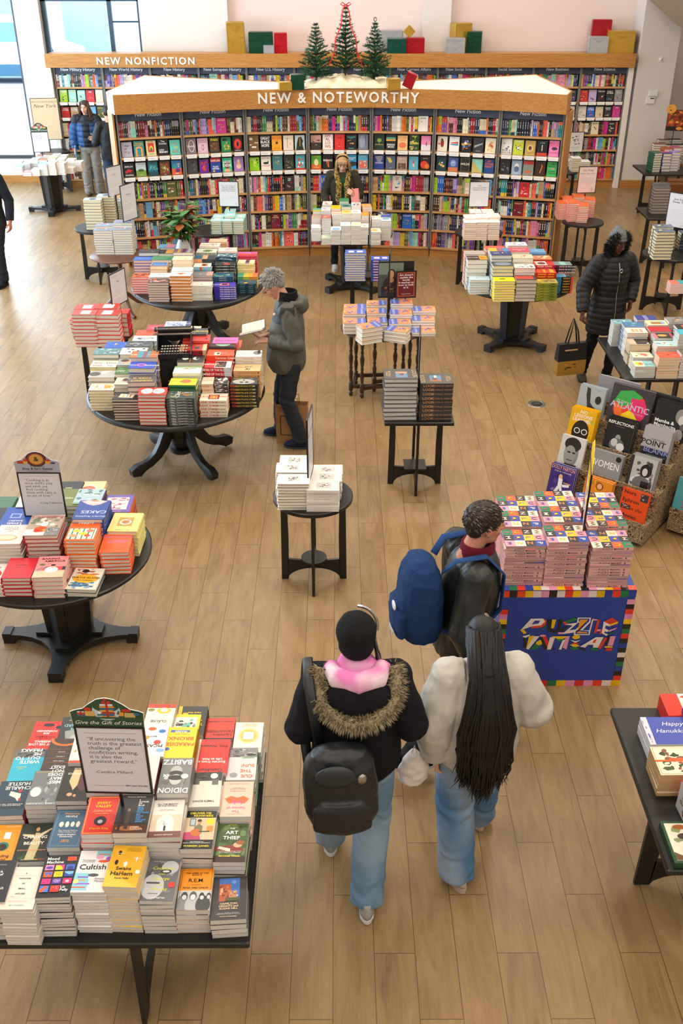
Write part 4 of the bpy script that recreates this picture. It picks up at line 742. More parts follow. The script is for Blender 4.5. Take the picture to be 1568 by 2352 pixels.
# x y val n rot w h kind | words | cover | spine colour~text~ink | page colour
stacks(.76, 'paperback_book', 'book', 'nearest square table', 'paperbacks on the nearest square table', '''
-30 2073 2160 9 1 14 21 p|black paperback at frame edge|2b2b2e;t .6 .88 .02 ccc BESTSELLER;L .6 .7 .05 fff is|of;T .7 .3 .05 ddd WAR
36 2089 2172 12 -1 14 21 p|cream small houses paperback|eee7d8;b .1 .004 e8b8b0;r .18 .78 .82 .785 e8b8b0;f .12 .25 .88 .3 3 6 eee7d8 ecc0b8 e8b0a8;T .5 .82 .032 33312e A;T .5 .7 .032 33312e PARADISE;T .5 .58 .032 33312e OF;T .5 .46 .032 33312e SMALL;T .5 .34 .032 33312e HOUSES;t .5 .18 .014 e0a09a THE EVOLUTION, SEDUCTION AND|PRIVATE HABITS OF TINY HOMES;T .5 .08 .024 7ab8c4 MAX PODEMSKI
118 2062 2151 13 1 14 21 p|black paperback with colour tiles|1d1d20;L .07 .9 .062 fff Mood|Machine;r .68 .87 .95 .97 f2542a;t .815 .925 .018 7a1a10 National|Bestseller;r .07 .65 .33 .78 e889c8;e .2 .71 .1 .03 4a3ab0;r .38 .65 .64 .78 e8388a;p f4dc1c .38 .65 .6 .65 .58 .72 .5 .76 .38 .76;r .69 .65 .95 .78 4a6ad8;e .82 .69 .09 .05 2a3a90;r .07 .48 .33 .61 f2642a;p 4a6ad8 .1 .59 .16 .5 .2 .57 .3 .5 .3 .6;r .38 .48 .64 .61 f4e01c;t .51 .57 .022 2a2a2a The Rise of|Spotify|and the;r .69 .48 .95 .61 7ac4ec;p 2a4aa8 .69 .48 .95 .48 .95 .55 .82 .53 .69 .58;r .07 .31 .33 .44 e8288a;f .1 .33 .3 .42 2 4 e8288a f4d02c 6a2a90;r .38 .31 .64 .44 6a3aa8;t .51 .4 .02 fff Costs of|the Perfect|Playlist;r .69 .31 .95 .44 f02870;e .82 .37 .06 .03 f8c8d8;r .07 .12 .33 .27 5a7ae0;p f2642a .07 .12 .15 .12 .3 .24 .24 .27 .07 .18;r .38 .12 .64 .27 e8303a;f .42 .15 .6 .25 5 3 e8303a f4d8d0;L .66 .21 .052 fff Liz|Pelly
202 2049 2142 13 0 14 21 p|white paperback with pastel squiggles|f3eff0;r .5 .86 1 1 8ad4e4;r .55 .9 .9 .92 f4603a;e .62 .84 .12 .05 f2a8c8;e .9 .8 .1 .06 a86ad8;e .75 .74 .16 .035 f4603a;r 0 .05 .45 .45 8ad4e4;r 0 .1 .4 .13 f4603a;r .05 .18 .5 .215 a86ad8;r 0 .27 .35 .3 f4a05a;r .1 .34 .5 .37 8a5ad0;e .08 .25 .08 .05 f4e48a;r .42 .3 1 .68 f3eff0;i .3 .75 .03 222 The Language|of Fanaticism;T .48 .54 .115 161616 Cultish;e .55 .4 .16 .04 55565a;i .78 .3 .045 222 Amanda|Montell
277 2039 2142 15 -2 14 21 p|golden paperback with white dancers|f0b429;p f4c94a 0 0 1 0 0 .4;i .66 .93 .018 4a3010 Five Black Ballerinas,|Fifty Years of Sisterhood,|and Their Reclamation of a|Groundbreaking History;e .25 .82 .05 .05 2a1a14;r .2 .8 .42 .81 f6efe0;e .8 .68 .03 .05 f6efe0;r .7 .69 .95 .7 f6efe0;r .79 .6 .81 .7 f6efe0;e .22 .58 .05 .06 2a1a14;e .5 .54 .05 .07 f8f4ea;r .4 .56 .6 .57 f8f4ea;T .48 .4 .075 221810 Swans|;T .46 .27 .09 221810 Harlem;i .4 .345 .03 221810 of;T .5 .19 .035 221810 Karen Valby;e .92 .36 .07 .05 f8f4ea|f0b429~|
358 2070 2145 9 0 14 21 p|grey portrait paperback with yellow lettering|6b6c6e;f 0 0 1 1 8 12 6b6c6e 84868a 55565a a0a2a6;e .72 .8 .26 .16 c0c2c6;e .3 .33 .34 .3 c6c8cb;r .1 .4 .5 .44 4a4b4e;e .62 .7 .16 .06 3a3b3e;e .62 .7 .11 .025 e6e6e6;r .2 .16 .5 .175 5a5b5e;i .5 .93 .02 f2f2f2 Movies, Marriage and the Making|of a Classic;i .5 .74 .068 f2ee2a Cocktails;i .5 .61 .045 f2ee2a with;i .5 .49 .068 f2ee2a George;i .5 .36 .045 f2ee2a and;i .5 .24 .068 f2ee2a Martha;e .86 .38 .1 .07 e8352b;T .5 .05 .03 f2f2f2 PHILIP GEFTER
440 2092 2143 5 0 14 21 p|orange and grey band photo paperback|f79a20;r 0 0 1 .45 cfd1d4;b .04 .008 2a1a10;T .5 .87 .032 2a1a10 THE NAME OF THIS|BAND IS;T .5 .67 .078 2a1a10 R.E.M.;t .5 .59 .02 2a1a10 A BIOGRAPHY;T .5 .51 .034 2a1a10 PETER AMES CARLIN;r 0 .448 1 .46 e8e8e8;e .17 .14 .2 .22 8a8b8f;e .2 .33 .1 .1 3c3c40;e .2 .3 .07 .06 dcdcde;e .5 .12 .26 .24 bcbdc0;e .46 .33 .11 .11 55565a;e .46 .3 .08 .07 e6e6e8;e .78 .12 .22 .22 3f4044;e .72 .32 .08 .09 2c2c30;e .73 .29 .06 .05 d8d8da;e .93 .32 .07 .08 303034;e .93 .3 .05 .05 d2d2d4
520 2116 2157 4 4 15 21.5 p|charcoal paperback with red brick houses|3a3638;f .22 .42 .8 .96 5 4 3f6fc0 6a94d8 e8eef6 e8eef6;f .22 .42 .55 .82 3 14 b85a34 c87a48 8a3c22 e0a878 6a3a24;f .5 .42 .72 .66 8 12 c08858 e0b890 8a4a30;f .4 .42 .8 .5 9 10 4a5a2c 3a4a22 6a7a3a;T .5 .34 .04 f2cfa8 HAMILTON|HEIGHTS and|SUGAR HILL;t .5 .14 .018 ddd Alexander Hamilton's Old Harlem|Neighborhood Through the Centuries;T .5 .06 .02 f2cfa8 DAVIDA SIWISA JAMES
2 1983 2.86 7 2 14 21 p|orange paperback with green archway|f59b22;r .3 .62 .5 .8 fff;b .3 .005 a8641a;e .35 .42 .2 .12 2f7a6a;e .35 .4 .14 .09 2a1a10;r .8 .8 .95 .95 f6ead0;T .4 .14 .065 2a1a10 Landing|Serial;t .5 .93 .03 fff8e0 Stephen Bruno
62 1979 2.86 7 1 14.5 21 p|dark paperback, woman in cream gown|1f241b;f 0 .0 1 .25 6 10 1f241b 3a5a2c 2c4420 8a3a22;p c9b88a .35 .05 .62 .05 .7 .5 .6 .75 .48 .75 .4 .4;e .52 .84 .06 .055 c99a6a;p d8c9a0 .1 .72 .45 .7 .45 .62 .1 .68;p d8c9a0 .58 .7 .95 .88 .95 .84 .6 .6;T .5 .6 .07 f4f0e4 CHASING;T .5 .44 .07 f4f0e4 BEAUTY;T .5 .28 .026 e89a6a ISABELLA STEWART GARDNER;T .5 .04 .024 e8d88a NATALIE DYKSTRA
145 1947 2.88 10 1 14 21 p|slate blue dictionary paperback|3f6785;b .07 .006 b8c4c8;T .5 .87 .045 e8b06a Dictionary;T .5 .79 .045 f2eee2 PEOPLE;f .2 .5 .8 .7 3 1 3f6785 3f6785;e .25 .6 .07 .07 e8e4d4;e .43 .6 .06 .08 e8e4d4;e .6 .6 .06 .07 e8e4d4;e .77 .6 .06 .08 e8e4d4;i .5 .42 .03 f2eee2 The Unsung Heroes|Who Created the;T .5 .31 .038 f2eee2 Oxford English|Dictionary;T .5 .17 .03 e8b06a SARAH|OGILVIE
220 1916 2.88 12 0 14 21 p|red paperback with gold border|e1352a;b .025 .035 f0a04a;b .06 .006 e1352a;T .5 .79 .06 f2d22c EVERY;T .5 .7 .06 f2d22c VALLEY;i .5 .61 .022 f6d8a0 The Desperate Lives and|Troubled Times That Made;T .5 .52 .02 f2d22c HANDEL'S MESSIAH;e .5 .34 .19 .12 1c1c22;e .5 .32 .08 .05 b8b8bc;t .5 .12 .045 f2d22c Charles King
295 1912 2.88 11 0 14.5 21 p|black paperback, trumpeter in lamplight|26262a;r 0 0 1 .22 5a3420;e .45 .12 .4 .06 a8683a;p 4a3a30 .3 .1 .42 .1 .42 .5 .36 .56 .3 .5;e .36 .6 .05 .04 8a6a50;r .12 .06 .2 .5 3a2a20;T .5 .94 .022 e8e8e8 NATIONAL BESTSELLER;L .6 .85 .035 f2f2f2 3|SHADES|OF|BLUE;L .6 .65 .034 5aa8ec MILES|DAVIS|JOHN|COLTRANE|BILL|EVANS|AND|THE LOST|EMPIRE;L .5 .13 .04 f0d0b8 JAMES|KAPLAN
373 1925 2.88 11 0 14.5 21 p|cream paperback with museum archway|e4cdb4;r 0 .6 1 1 e8e2da;r 0 0 1 .16 7a4a40;e .5 .38 .26 .22 f2e8da;r .24 .16 .76 .38 f2e8da;e .5 .36 .17 .16 cfe0ec;r .33 .16 .67 .34 dde6ec;f .36 .3 .64 .46 4 8 dde6ec c8a070 8a9aa8;r .47 .17 .53 .3 1c1c20;T .5 .86 .034 4a4a55 ALL THE BEAUTY|IN THE WORLD;t .5 .72 .018 7a6a60 THE METROPOLITAN|MUSEUM OF ART AND ME;T .5 .05 .026 f2e8e0 PATRICK BRINGLEY|8a3428
450 1949 2.88 8 0 14 21 p|black paperback, guitarist on pink couch|17161a;r 0 .24 1 .82 d8c2a0;r .2 .6 .38 .8 3a4a5a;r .22 .62 .36 .78 b8c8d4;e .84 .72 .13 .09 f4d820;r .75 .45 .95 .6 c88a3a;p c0406a 0 .24 .6 .24 .55 .36 .25 .44 0 .42;p 7a7460 .35 .4 .6 .4 .62 .58 .5 .66 .36 .58;e .5 .7 .06 .06 c89070;e .5 .74 .07 .035 1c1614;e .42 .42 .16 .1 c8702a;r .5 .44 .85 .46 2a1a14;T .5 .91 .052 f4e21c DELIVER ME;T .6 .84 .05 f4e21c NOWHERE;t .5 .17 .022 fff THE MAKING OF|BRUCE SPRINGSTEEN'S NEBRASKA;T .5 .05 .042 f4e21c WARREN ZANES
525 1980 2.86 7 0 14 21 p|green paperback, reclining figure in red|43592c;f 0 .1 1 1 9 16 43592c 56703a 344822 6a8448;r 0 0 1 .15 3a2418;p 8a2c2a 0 .3 .6 .24 .95 .3 .7 .42 .3 .42 0 .38;e .72 .44 .14 .07 e0b088;e .8 .5 .14 .06 9a5a2c;p e8dcc8 .1 .34 .5 .26 .5 .34 .15 .4;t .5 .95 .02 f2e24a BESTSELLER;T .5 .85 .035 fff THE;T .5 .72 .085 fff ART;T .5 .58 .085 fff THIEF;i .5 .26 .024 fff A True Story of Love, Crime|and a Dangerous Obsession;T .5 .13 .036 f4e24a MICHAEL FINKEL
12 1876 3.08 8 182 14.5 21 p|navy and slate baseball player paperback|2a4355;r 0 .62 1 .8 22323f;p e8ddd2 .25 .38 .6 .3 .62 .42 .4 .5 .3 .6 .25 .5;e .3 .3 .06 .04 c8282c;p c8282c .2 .55 .26 .5 .3 .54 .24 .6;T .4 .17 .085 f2efe6 CHARLIE;T .4 .05 .085 f2efe6 HUSTLE;t .5 .7 .028 f2efe6 THE RISE AND FALL OF|PETE ROSE AND THE LAST|c2202c
90 1851 3.1 10 181 14 21 p|grey portrait paperback, white block title|77797d;f 0 .2 .6 1 4 14 77797d a8aaae 8a8c90 55565a;e .75 .6 .2 .16 8c8e92;e .78 .62 .17 .14 e6e6e6;L .06 .3 .08 fff MISS|MAY|DOES|NOT|EXIST;t .5 .93 .04 fff CARRIE COUROGEN;t .5 .03 .028 f2e24a THE LIFE AND WORK OF ELAINE MAY|
163 1840 3.1 11 180 14 21 p|dark oil painting paperback|2f2d24;f 0 .1 1 1 6 12 2f2d24 3c3828 242018;p 5e3038 .1 .2 .45 .15 .45 .6 .25 .75 .1 .6;p d8c090 .45 .1 .7 .1 .75 .45 .55 .7 .45 .55;e .62 .82 .09 .05 d8a880;e .45 .85 .05 .04 c89a70;T .4 .2 .045 e8e2d2 FAMILY ROMANCE;T .5 .05 .04 d8d2c2 STROUSE
236 1819 3.1 12 180 14.5 21 p|cream dotted-border paperback half hidden|e4d5b0;b .04 .012 c8a850;e .3 .9 .08 .05 3a3028;e .7 .9 .08 .05 3a3028;T .5 .5 .07 7a3a2a LETTERS
315 1812 3.1 12 180 14.5 21 p|pale pink paperback under the sign|f2d9d6;T .5 .5 .08 c8508a RED|PAPER|7a2a34
395 1822 3.1 12 180 14 21.5 p|grey two-portrait paperback|7d807c;f 0 0 1 1 8 10 7d807c 8c8f8a 6a6c68;e .5 .38 .19 .15 b8b9b4;e .5 .44 .22 .07 3a3a38;e .48 .62 .19 .15 c6c7c2;e .48 .57 .24 .07 343432;e .2 .53 .12 .07 dcdcd8;T .5 .06 .13 fff BABITZ;T .8 .48 .13 fff &;T .5 .86 .13 fff DIDION|
465 1853 3.1 9 180 14.5 21 p|white paperback with dark treetops|e9e3d6;f 0 0 1 .26 6 24 3a3a36 1c1c1a 55554e 2a2a28;r .1 .22 .3 .38 6a6a62;r .7 .2 .9 .36 55554e;e .25 .12 .12 .08 f6f2e6;b .1 .003 b8b4a8;T .5 .82 .048 4a4a48 TIME'S ECHO
538 1876 3.08 8 180 14 21 p|peach paperback with orange lips|f2cdb8;p f4703a .1 .5 .3 .42 .5 .47 .7 .42 .9 .5 .75 .64 .5 .6 .25 .64;T .5 .92 .02 d87a5a NATIONAL BESTSELLER;T .5 .83 .062 e8609a The;T .5 .73 .062 e8609a Genius of;T .5 .57 .09 e8609a Judy;i .5 .27 .03 d85a2a How Judy Blume;t .5 .21 .026 5a3a30 Rewrote Childhood|for All of Us;T .5 .05 .026 e8a08a RACHELLE BERGSTEIN
47 1797 3.3 6 183 14.5 21 p|cyan paperback with leafy grey top|35b3cf;f 0 .0 1 .26 3 22 6a6a68 3a3a3a a8a8a4 1e1e1e;L .12 .36 .09 fff WRITE|OUT TO|ME|FREAKS;i .65 .6 .04 f0d22c Tricia|Romano
128 1770 3.32 9 182 14.5 21 p|brown paperback with orange arc|4a3a32;e .5 .02 .5 .22 e8742c;e .5 .0 .4 .18 4a3a32;r .05 .34 .95 .345 c87a3a;r .05 .48 .95 .485 c87a3a;r .05 .62 .95 .625 c87a3a;r .05 .76 .95 .765 c87a3a;T .5 .84 .028 d8d0c4 I HEARD;T .5 .7 .028 d8d0c4 THERE WAS;T .5 .56 .028 d8d0c4 A SECRET;T .5 .42 .028 d8d0c4 CHORD
188 1752 3.32 10 181 14 21 p|pale paperback with olive plant|e8e6dc;f .3 .05 1 .8 4 14 e8e6dc 8a8a3c 6a6a30 b8b070;r 0 .93 1 1 e8502c
268 1748 3.34 9 180 14 21 p|tan paperback behind the sign|c8b48a;T .5 .5 .07 3a2a20 WAVES
340 1738 3.32 12 180 14 21 p|white paperback with coloured blobs|f4f1ea;e .2 .2 .12 .06 3a78c8;e .55 .12 .14 .06 e8642a;e .3 .55 .12 .07 e0402e;e .7 .4 .1 .06 e8a02a;e .15 .8 .14 .06 8ab4dc;T .5 .62 .085 2a2a2a PICASSO;T .5 .35 .035 444 BIANCA
408 1742 3.32 14 180 14 21 p|yellow paperback with orange title|f2d22c;e .9 .7 .08 .05 2a5aa8;r .25 .1 .9 .17 3a6ab8;T .55 .12 .045 f4f0e0 FRAZIER;T .5 .32 .1 e8542a BRONX;T .5 .5 .1 e8542a PARADISE;t .5 .22 .02 222 THE LIFE AND TIMES OF|b8a02a
482 1775 3.32 9 180 15 22 p|red paperback, gambler lettering|e23226;r .94 0 1 1 f2eee8;T .5 .88 .085 1f1a1a Gambler;T .5 .66 .06 fff Secrets from a|Life at Risk;T .5 .18 .07 1f1a1a Billy Walters
551 1791 3.3 9 180 14 21 p|white paperback, orange block lettering|dddbdc;f 0 0 1 .3 8 22 8a8a8a 3a3a3a c8c8c8 6a6a6a;T .3 .52 .085 f07a4a SUN!;T .35 .68 .085 f07a4a THE;T .3 .84 .085 f07a4a CUE;e .75 .85 .13 .07 9a9aa0;r .1 .31 .5 .33 5ac85a|3f9a4a
92 1727 3.52 7 181 14.5 21 p|red baseball history paperback|e8372c;e .5 .12 .2 .06 3a2018;e .14 .2 .1 .06 2a2a44;T .5 .3 .055 fff POSNANSKI;T .5 .38 .055 fff JOE;T .5 .55 .04 3a1a18 A HISTORY|IN 50 MOMENTS;T .5 .74 .065 fff WHY WE LOVE|BASEBALL
158 1714 3.54 8 181 14 21 p|dark grey paperback, smoking man photo|3d3e3c;p 9a9c98 .1 .9 .5 .45 .8 .5 .7 .8 .4 .95;e .35 .75 .22 .14 b8bab6;e .3 .85 .25 .1 2a2b29;T .4 .38 .08 8ad0e0 TOM|STOPPARD;t .5 .12 .03 ddd HERMIONE LEE
245 1700 3.54 9 180 14 21 p|violet paperback hidden by the sign|8a7ab8;T .5 .5 .07 fff ALMOST
357 1686 3.54 10 180 14 21 p|white paperback with orange band|f2ead8;r 0 0 1 .13 e8452c;T .5 .04 .04 7a1a14 ELLEN JOVIN;e .4 .22 .25 .1 f0c02a;e .4 .2 .14 .07 f2ead8;e .85 .2 .12 .05 8a8a3a;T .5 .55 .065 2a2a2a CLAUSE;T .5 .74 .065 2a2a2a REBEL;t .5 .63 .025 2a2a2a with a|d8d0b8
415 1711 3.5 13 179 14 21 p|yellow paperback, cafe picture|f0d42c;f .1 .1 .95 .75 5 16 e8e4dc 6ac0b0 3a3a3a b8402c 8a8a88;T .5 .85 .08 222 FOOD
433 1690 3.58 9 179 14.5 21 p|black paperback with yellow lettering|35322f;r .88 0 1 1 e8b82c;e .75 .28 .1 .06 e8b82c;L .2 .2 .05 e8c04a Mark Seal;T .42 .45 .08 e8c04a Cannoli;T .42 .58 .08 e8c04a Take the;T .42 .72 .08 e8c04a Gun
500 1718 3.54 6 180 14 21 p|red paperback, black hand-cut title|e2412e;r 0 .68 1 1 2a2824;T .5 .1 .045 3a1410 DWIGHT GARNER;T .5 .42 .075 2a1010 DELICATESSEN;T .4 .54 .08 2a1010 Upstairs
566 1729 3.5 8 180 14 21 p|white paperback with glowing square|efe9de;e .5 .45 .36 .26 f2d890;e .5 .45 .28 .2 f0c45a;r .32 .33 .68 .57 fbf8f2;T .5 .1 .045 d8b870 ORLANDO|WHITFIELD
''', True, 11)
stacks(.76, 'cookbook', 'book', 'round cookbook table', 'cookbooks on the round pedestal table', '''
-30 1345 1372 3 2 19 24 h|white plate-cover cookbook|efe8e0;e .5 .5 .3 .22 c8402c;T .5 .8 .08 c03a2a plates
34 1327 1370 5 0 18.5 23 h|plain red cookbook|d21f31;T .5 .62 .05 3a0a10 Cooking;t .5 .5 .035 6a1018 No-Recipe Recipes;t .4 .1 .025 3a0a10 Sam Sifton|d21f31~
105 1326 1375 5 2 19 24 h|pink baking cookbook, man with pie|ef8f90;r 0 0 1 .3 f2c4a4;r .3 .34 1 .5 2a2a30;p d8444a .05 .35 .9 .35 .9 .5 .2 .48;e .55 .36 .22 .14 f2efec;e .57 .52 .07 .07 d8a078;e .57 .57 .08 .04 2a1c18;e .2 .6 .1 .05 6a6a3a;p 8a9aa8 .05 .3 .3 .5 .35 .48 .12 .3;T .42 .84 .08 3a1a22 BAKING;T .58 .72 .08 3a1a22 AMERICA;t .5 .95 .03 fff B. DYLAN HOLLIS|f2b8a8
186 1355 1373 2 -3 19.5 24 h|blue zigzag turtle cookbook|e8e2d4;f 0 .6 1 1 4 18 e8e2d4 b8603a c87a4a;f 0 0 1 .4 5 20 e8e2d4 3f8ab8 2f6a94;e .5 .5 .42 .2 f2b02a;e .4 .85 .12 .08 2a2428;e .25 .2 .12 .06 5a7a8a;e .6 .22 .1 .06 5a7a8a;T .5 .5 .07 1c1a1c TURTLE ISLAND;T .5 .4 .04 4a3a2a SEAN SHERMAN|3a4a4a
12 1250 5.37 8 0 19 24 h|pale grey baking cookbook|e6ddd6;T .45 .82 .065 9a8a80 SALLY'S|BAKING|101;e .4 .32 .4 .16 c89a68;e .4 .33 .36 .13 e8c89a;e .4 .34 .3 .09 f2dcb8
91 1230 5.37 9 2 22 26 h|entertaining cookbook, woman at table|b8a898;f 0 .3 1 1 3 20 b8a898 8a8478 d8d0c4 7a8468 e8e4dc;r 0 0 1 .3 d8d8d8;e .5 .55 .1 .14 f2f0ec;e .5 .7 .05 .05 b07a58;e .45 .3 .2 .14 e8582c;e .35 .22 .1 .07 e8402c;e .6 .25 .1 .06 f2a04a;f .6 0 1 .35 8 10 8a8a8a 3a3a3a c8c8c8;T .5 .85 .1 c8606a Entertaining|b0202c
180 1242 5.33 10 0 19.5 24 h|orange heart cookbook, striped cloth|f2641e;r .05 .08 .95 .62 f2f0e0;f .05 .08 .95 .62 6 4 f2f0e0 f2f0e0;r .15 .08 .2 .62 3f8a4a;r .33 .08 .38 .62 3f8a4a;r .51 .08 .56 .62 3f8a4a;r .69 .08 .74 .62 3f8a4a;r .87 .08 .9 .62 3f8a4a;e .3 .5 .14 .08 f2c84a;e .55 .35 .14 .08 f2d01c;e .75 .5 .12 .07 e87a5a;e .25 .25 .14 .07 e8a07a;e .7 .25 .1 .06 d8402c;i .5 .84 .11 fff Heart;t .5 .93 .03 fff by|f07a2a
259 1270 1320 6 3 19 23 h|bright orange delicatessen cookbook|f2622a;T .5 .8 .075 a87ac0 RUSS & DAUGHTERS;T .5 .6 .06 a87ac0 100 YEARS OF|APPETIZING;T .25 .2 .035 c03a4a NIKI RUSS;T .75 .2 .035 c03a4a JOSH RUSS
30 1207 5.63 6 180 21 24 h|royal blue bakery cookbook|1d4aa8;e .2 .2 .1 .07 b8a44a;r .4 .35 .75 .6 8aa8d8;r .45 .4 .7 .55 1d4aa8;T .5 .85 .1 f2eee4 Levain;T .5 .72 .07 f2eee4 BAKERY
200 1192 5.55 9 180 21 25 h|blue cake cookbook, pink petals|23479c;p f0b4b8 .1 .05 .3 .22 .5 .28 .7 .22 .95 .05 .7 .0 .3 .0;e .5 .08 .3 .12 f2c4c4;e .5 .02 .12 .06 e8905a;T .4 .55 .14 b8c8ec CAKES;T .45 .82 .075 b8c8ec Dorie's Anytime|23479c
280 1221 5.55 7 179 20 24 h|yellow spiral cookbook|f0e08a;r .25 .25 .75 .72 c8962c;e .5 .5 .2 .15 f2ead8;e .5 .5 .13 .09 c8702a;e .4 .35 .05 .1 d8a07a;T .5 .9 .045 8a8a5a SALT HANK|f0e696
265 1176 5.8 5 181 19 24 h|purple framed cookbook|6d55a8;f .15 .15 .95 .85 3 20 f0dcd8 c87a9a e8b0c0 a85a7a;T .5 .92 .05 d8a0c8 NADIYA|e8703a
198 1157 5.86 6 180 19 21 h|landscape cover cookbook|8aa89a;f 0 .0 1 .9 9 16 a8c0c8 6a8a6a e8ecec 5a7a7a|6a4a7a
199 1143 6.02 7 180 20 24 h|tan noodle bowl cookbook|e2cc98;e .55 .45 .3 .2 f2ead8;e .55 .45 .24 .16 c8603a;f .38 .35 .72 .55 4 10 c8603a e8a07a 8a3a20;T .4 .85 .05 8a7a4a Noodles|e2cc98
150 1162 5.84 7 180 18 24 h|olive green cookbook by sign|6f7a2c;T .5 .5 .08 e8e0c0 VEG|8a9440
148 1140 6.02 6 180 18 22 h|black tin-cover cookbook|26262a;T .5 .4 .07 e8d88a FISH
62 1165 5.86 4 182 18 22 h|white berry cookbook|efe6dc;e .4 .3 .2 .1 c8603a;e .6 .5 .2 .1 7a8a4a
-12 1207 5.66 4 181 18 24 h|black lettered cookbook at frame edge|1f1f22;T .5 .8 .08 f2eee4 MEXICO|f2c42a
-10 1180 5.85 3 181 18 24 h|green herb cookbook at frame edge|3a6a4a
''', True, 12, .004)
TW = 'typewriter table'
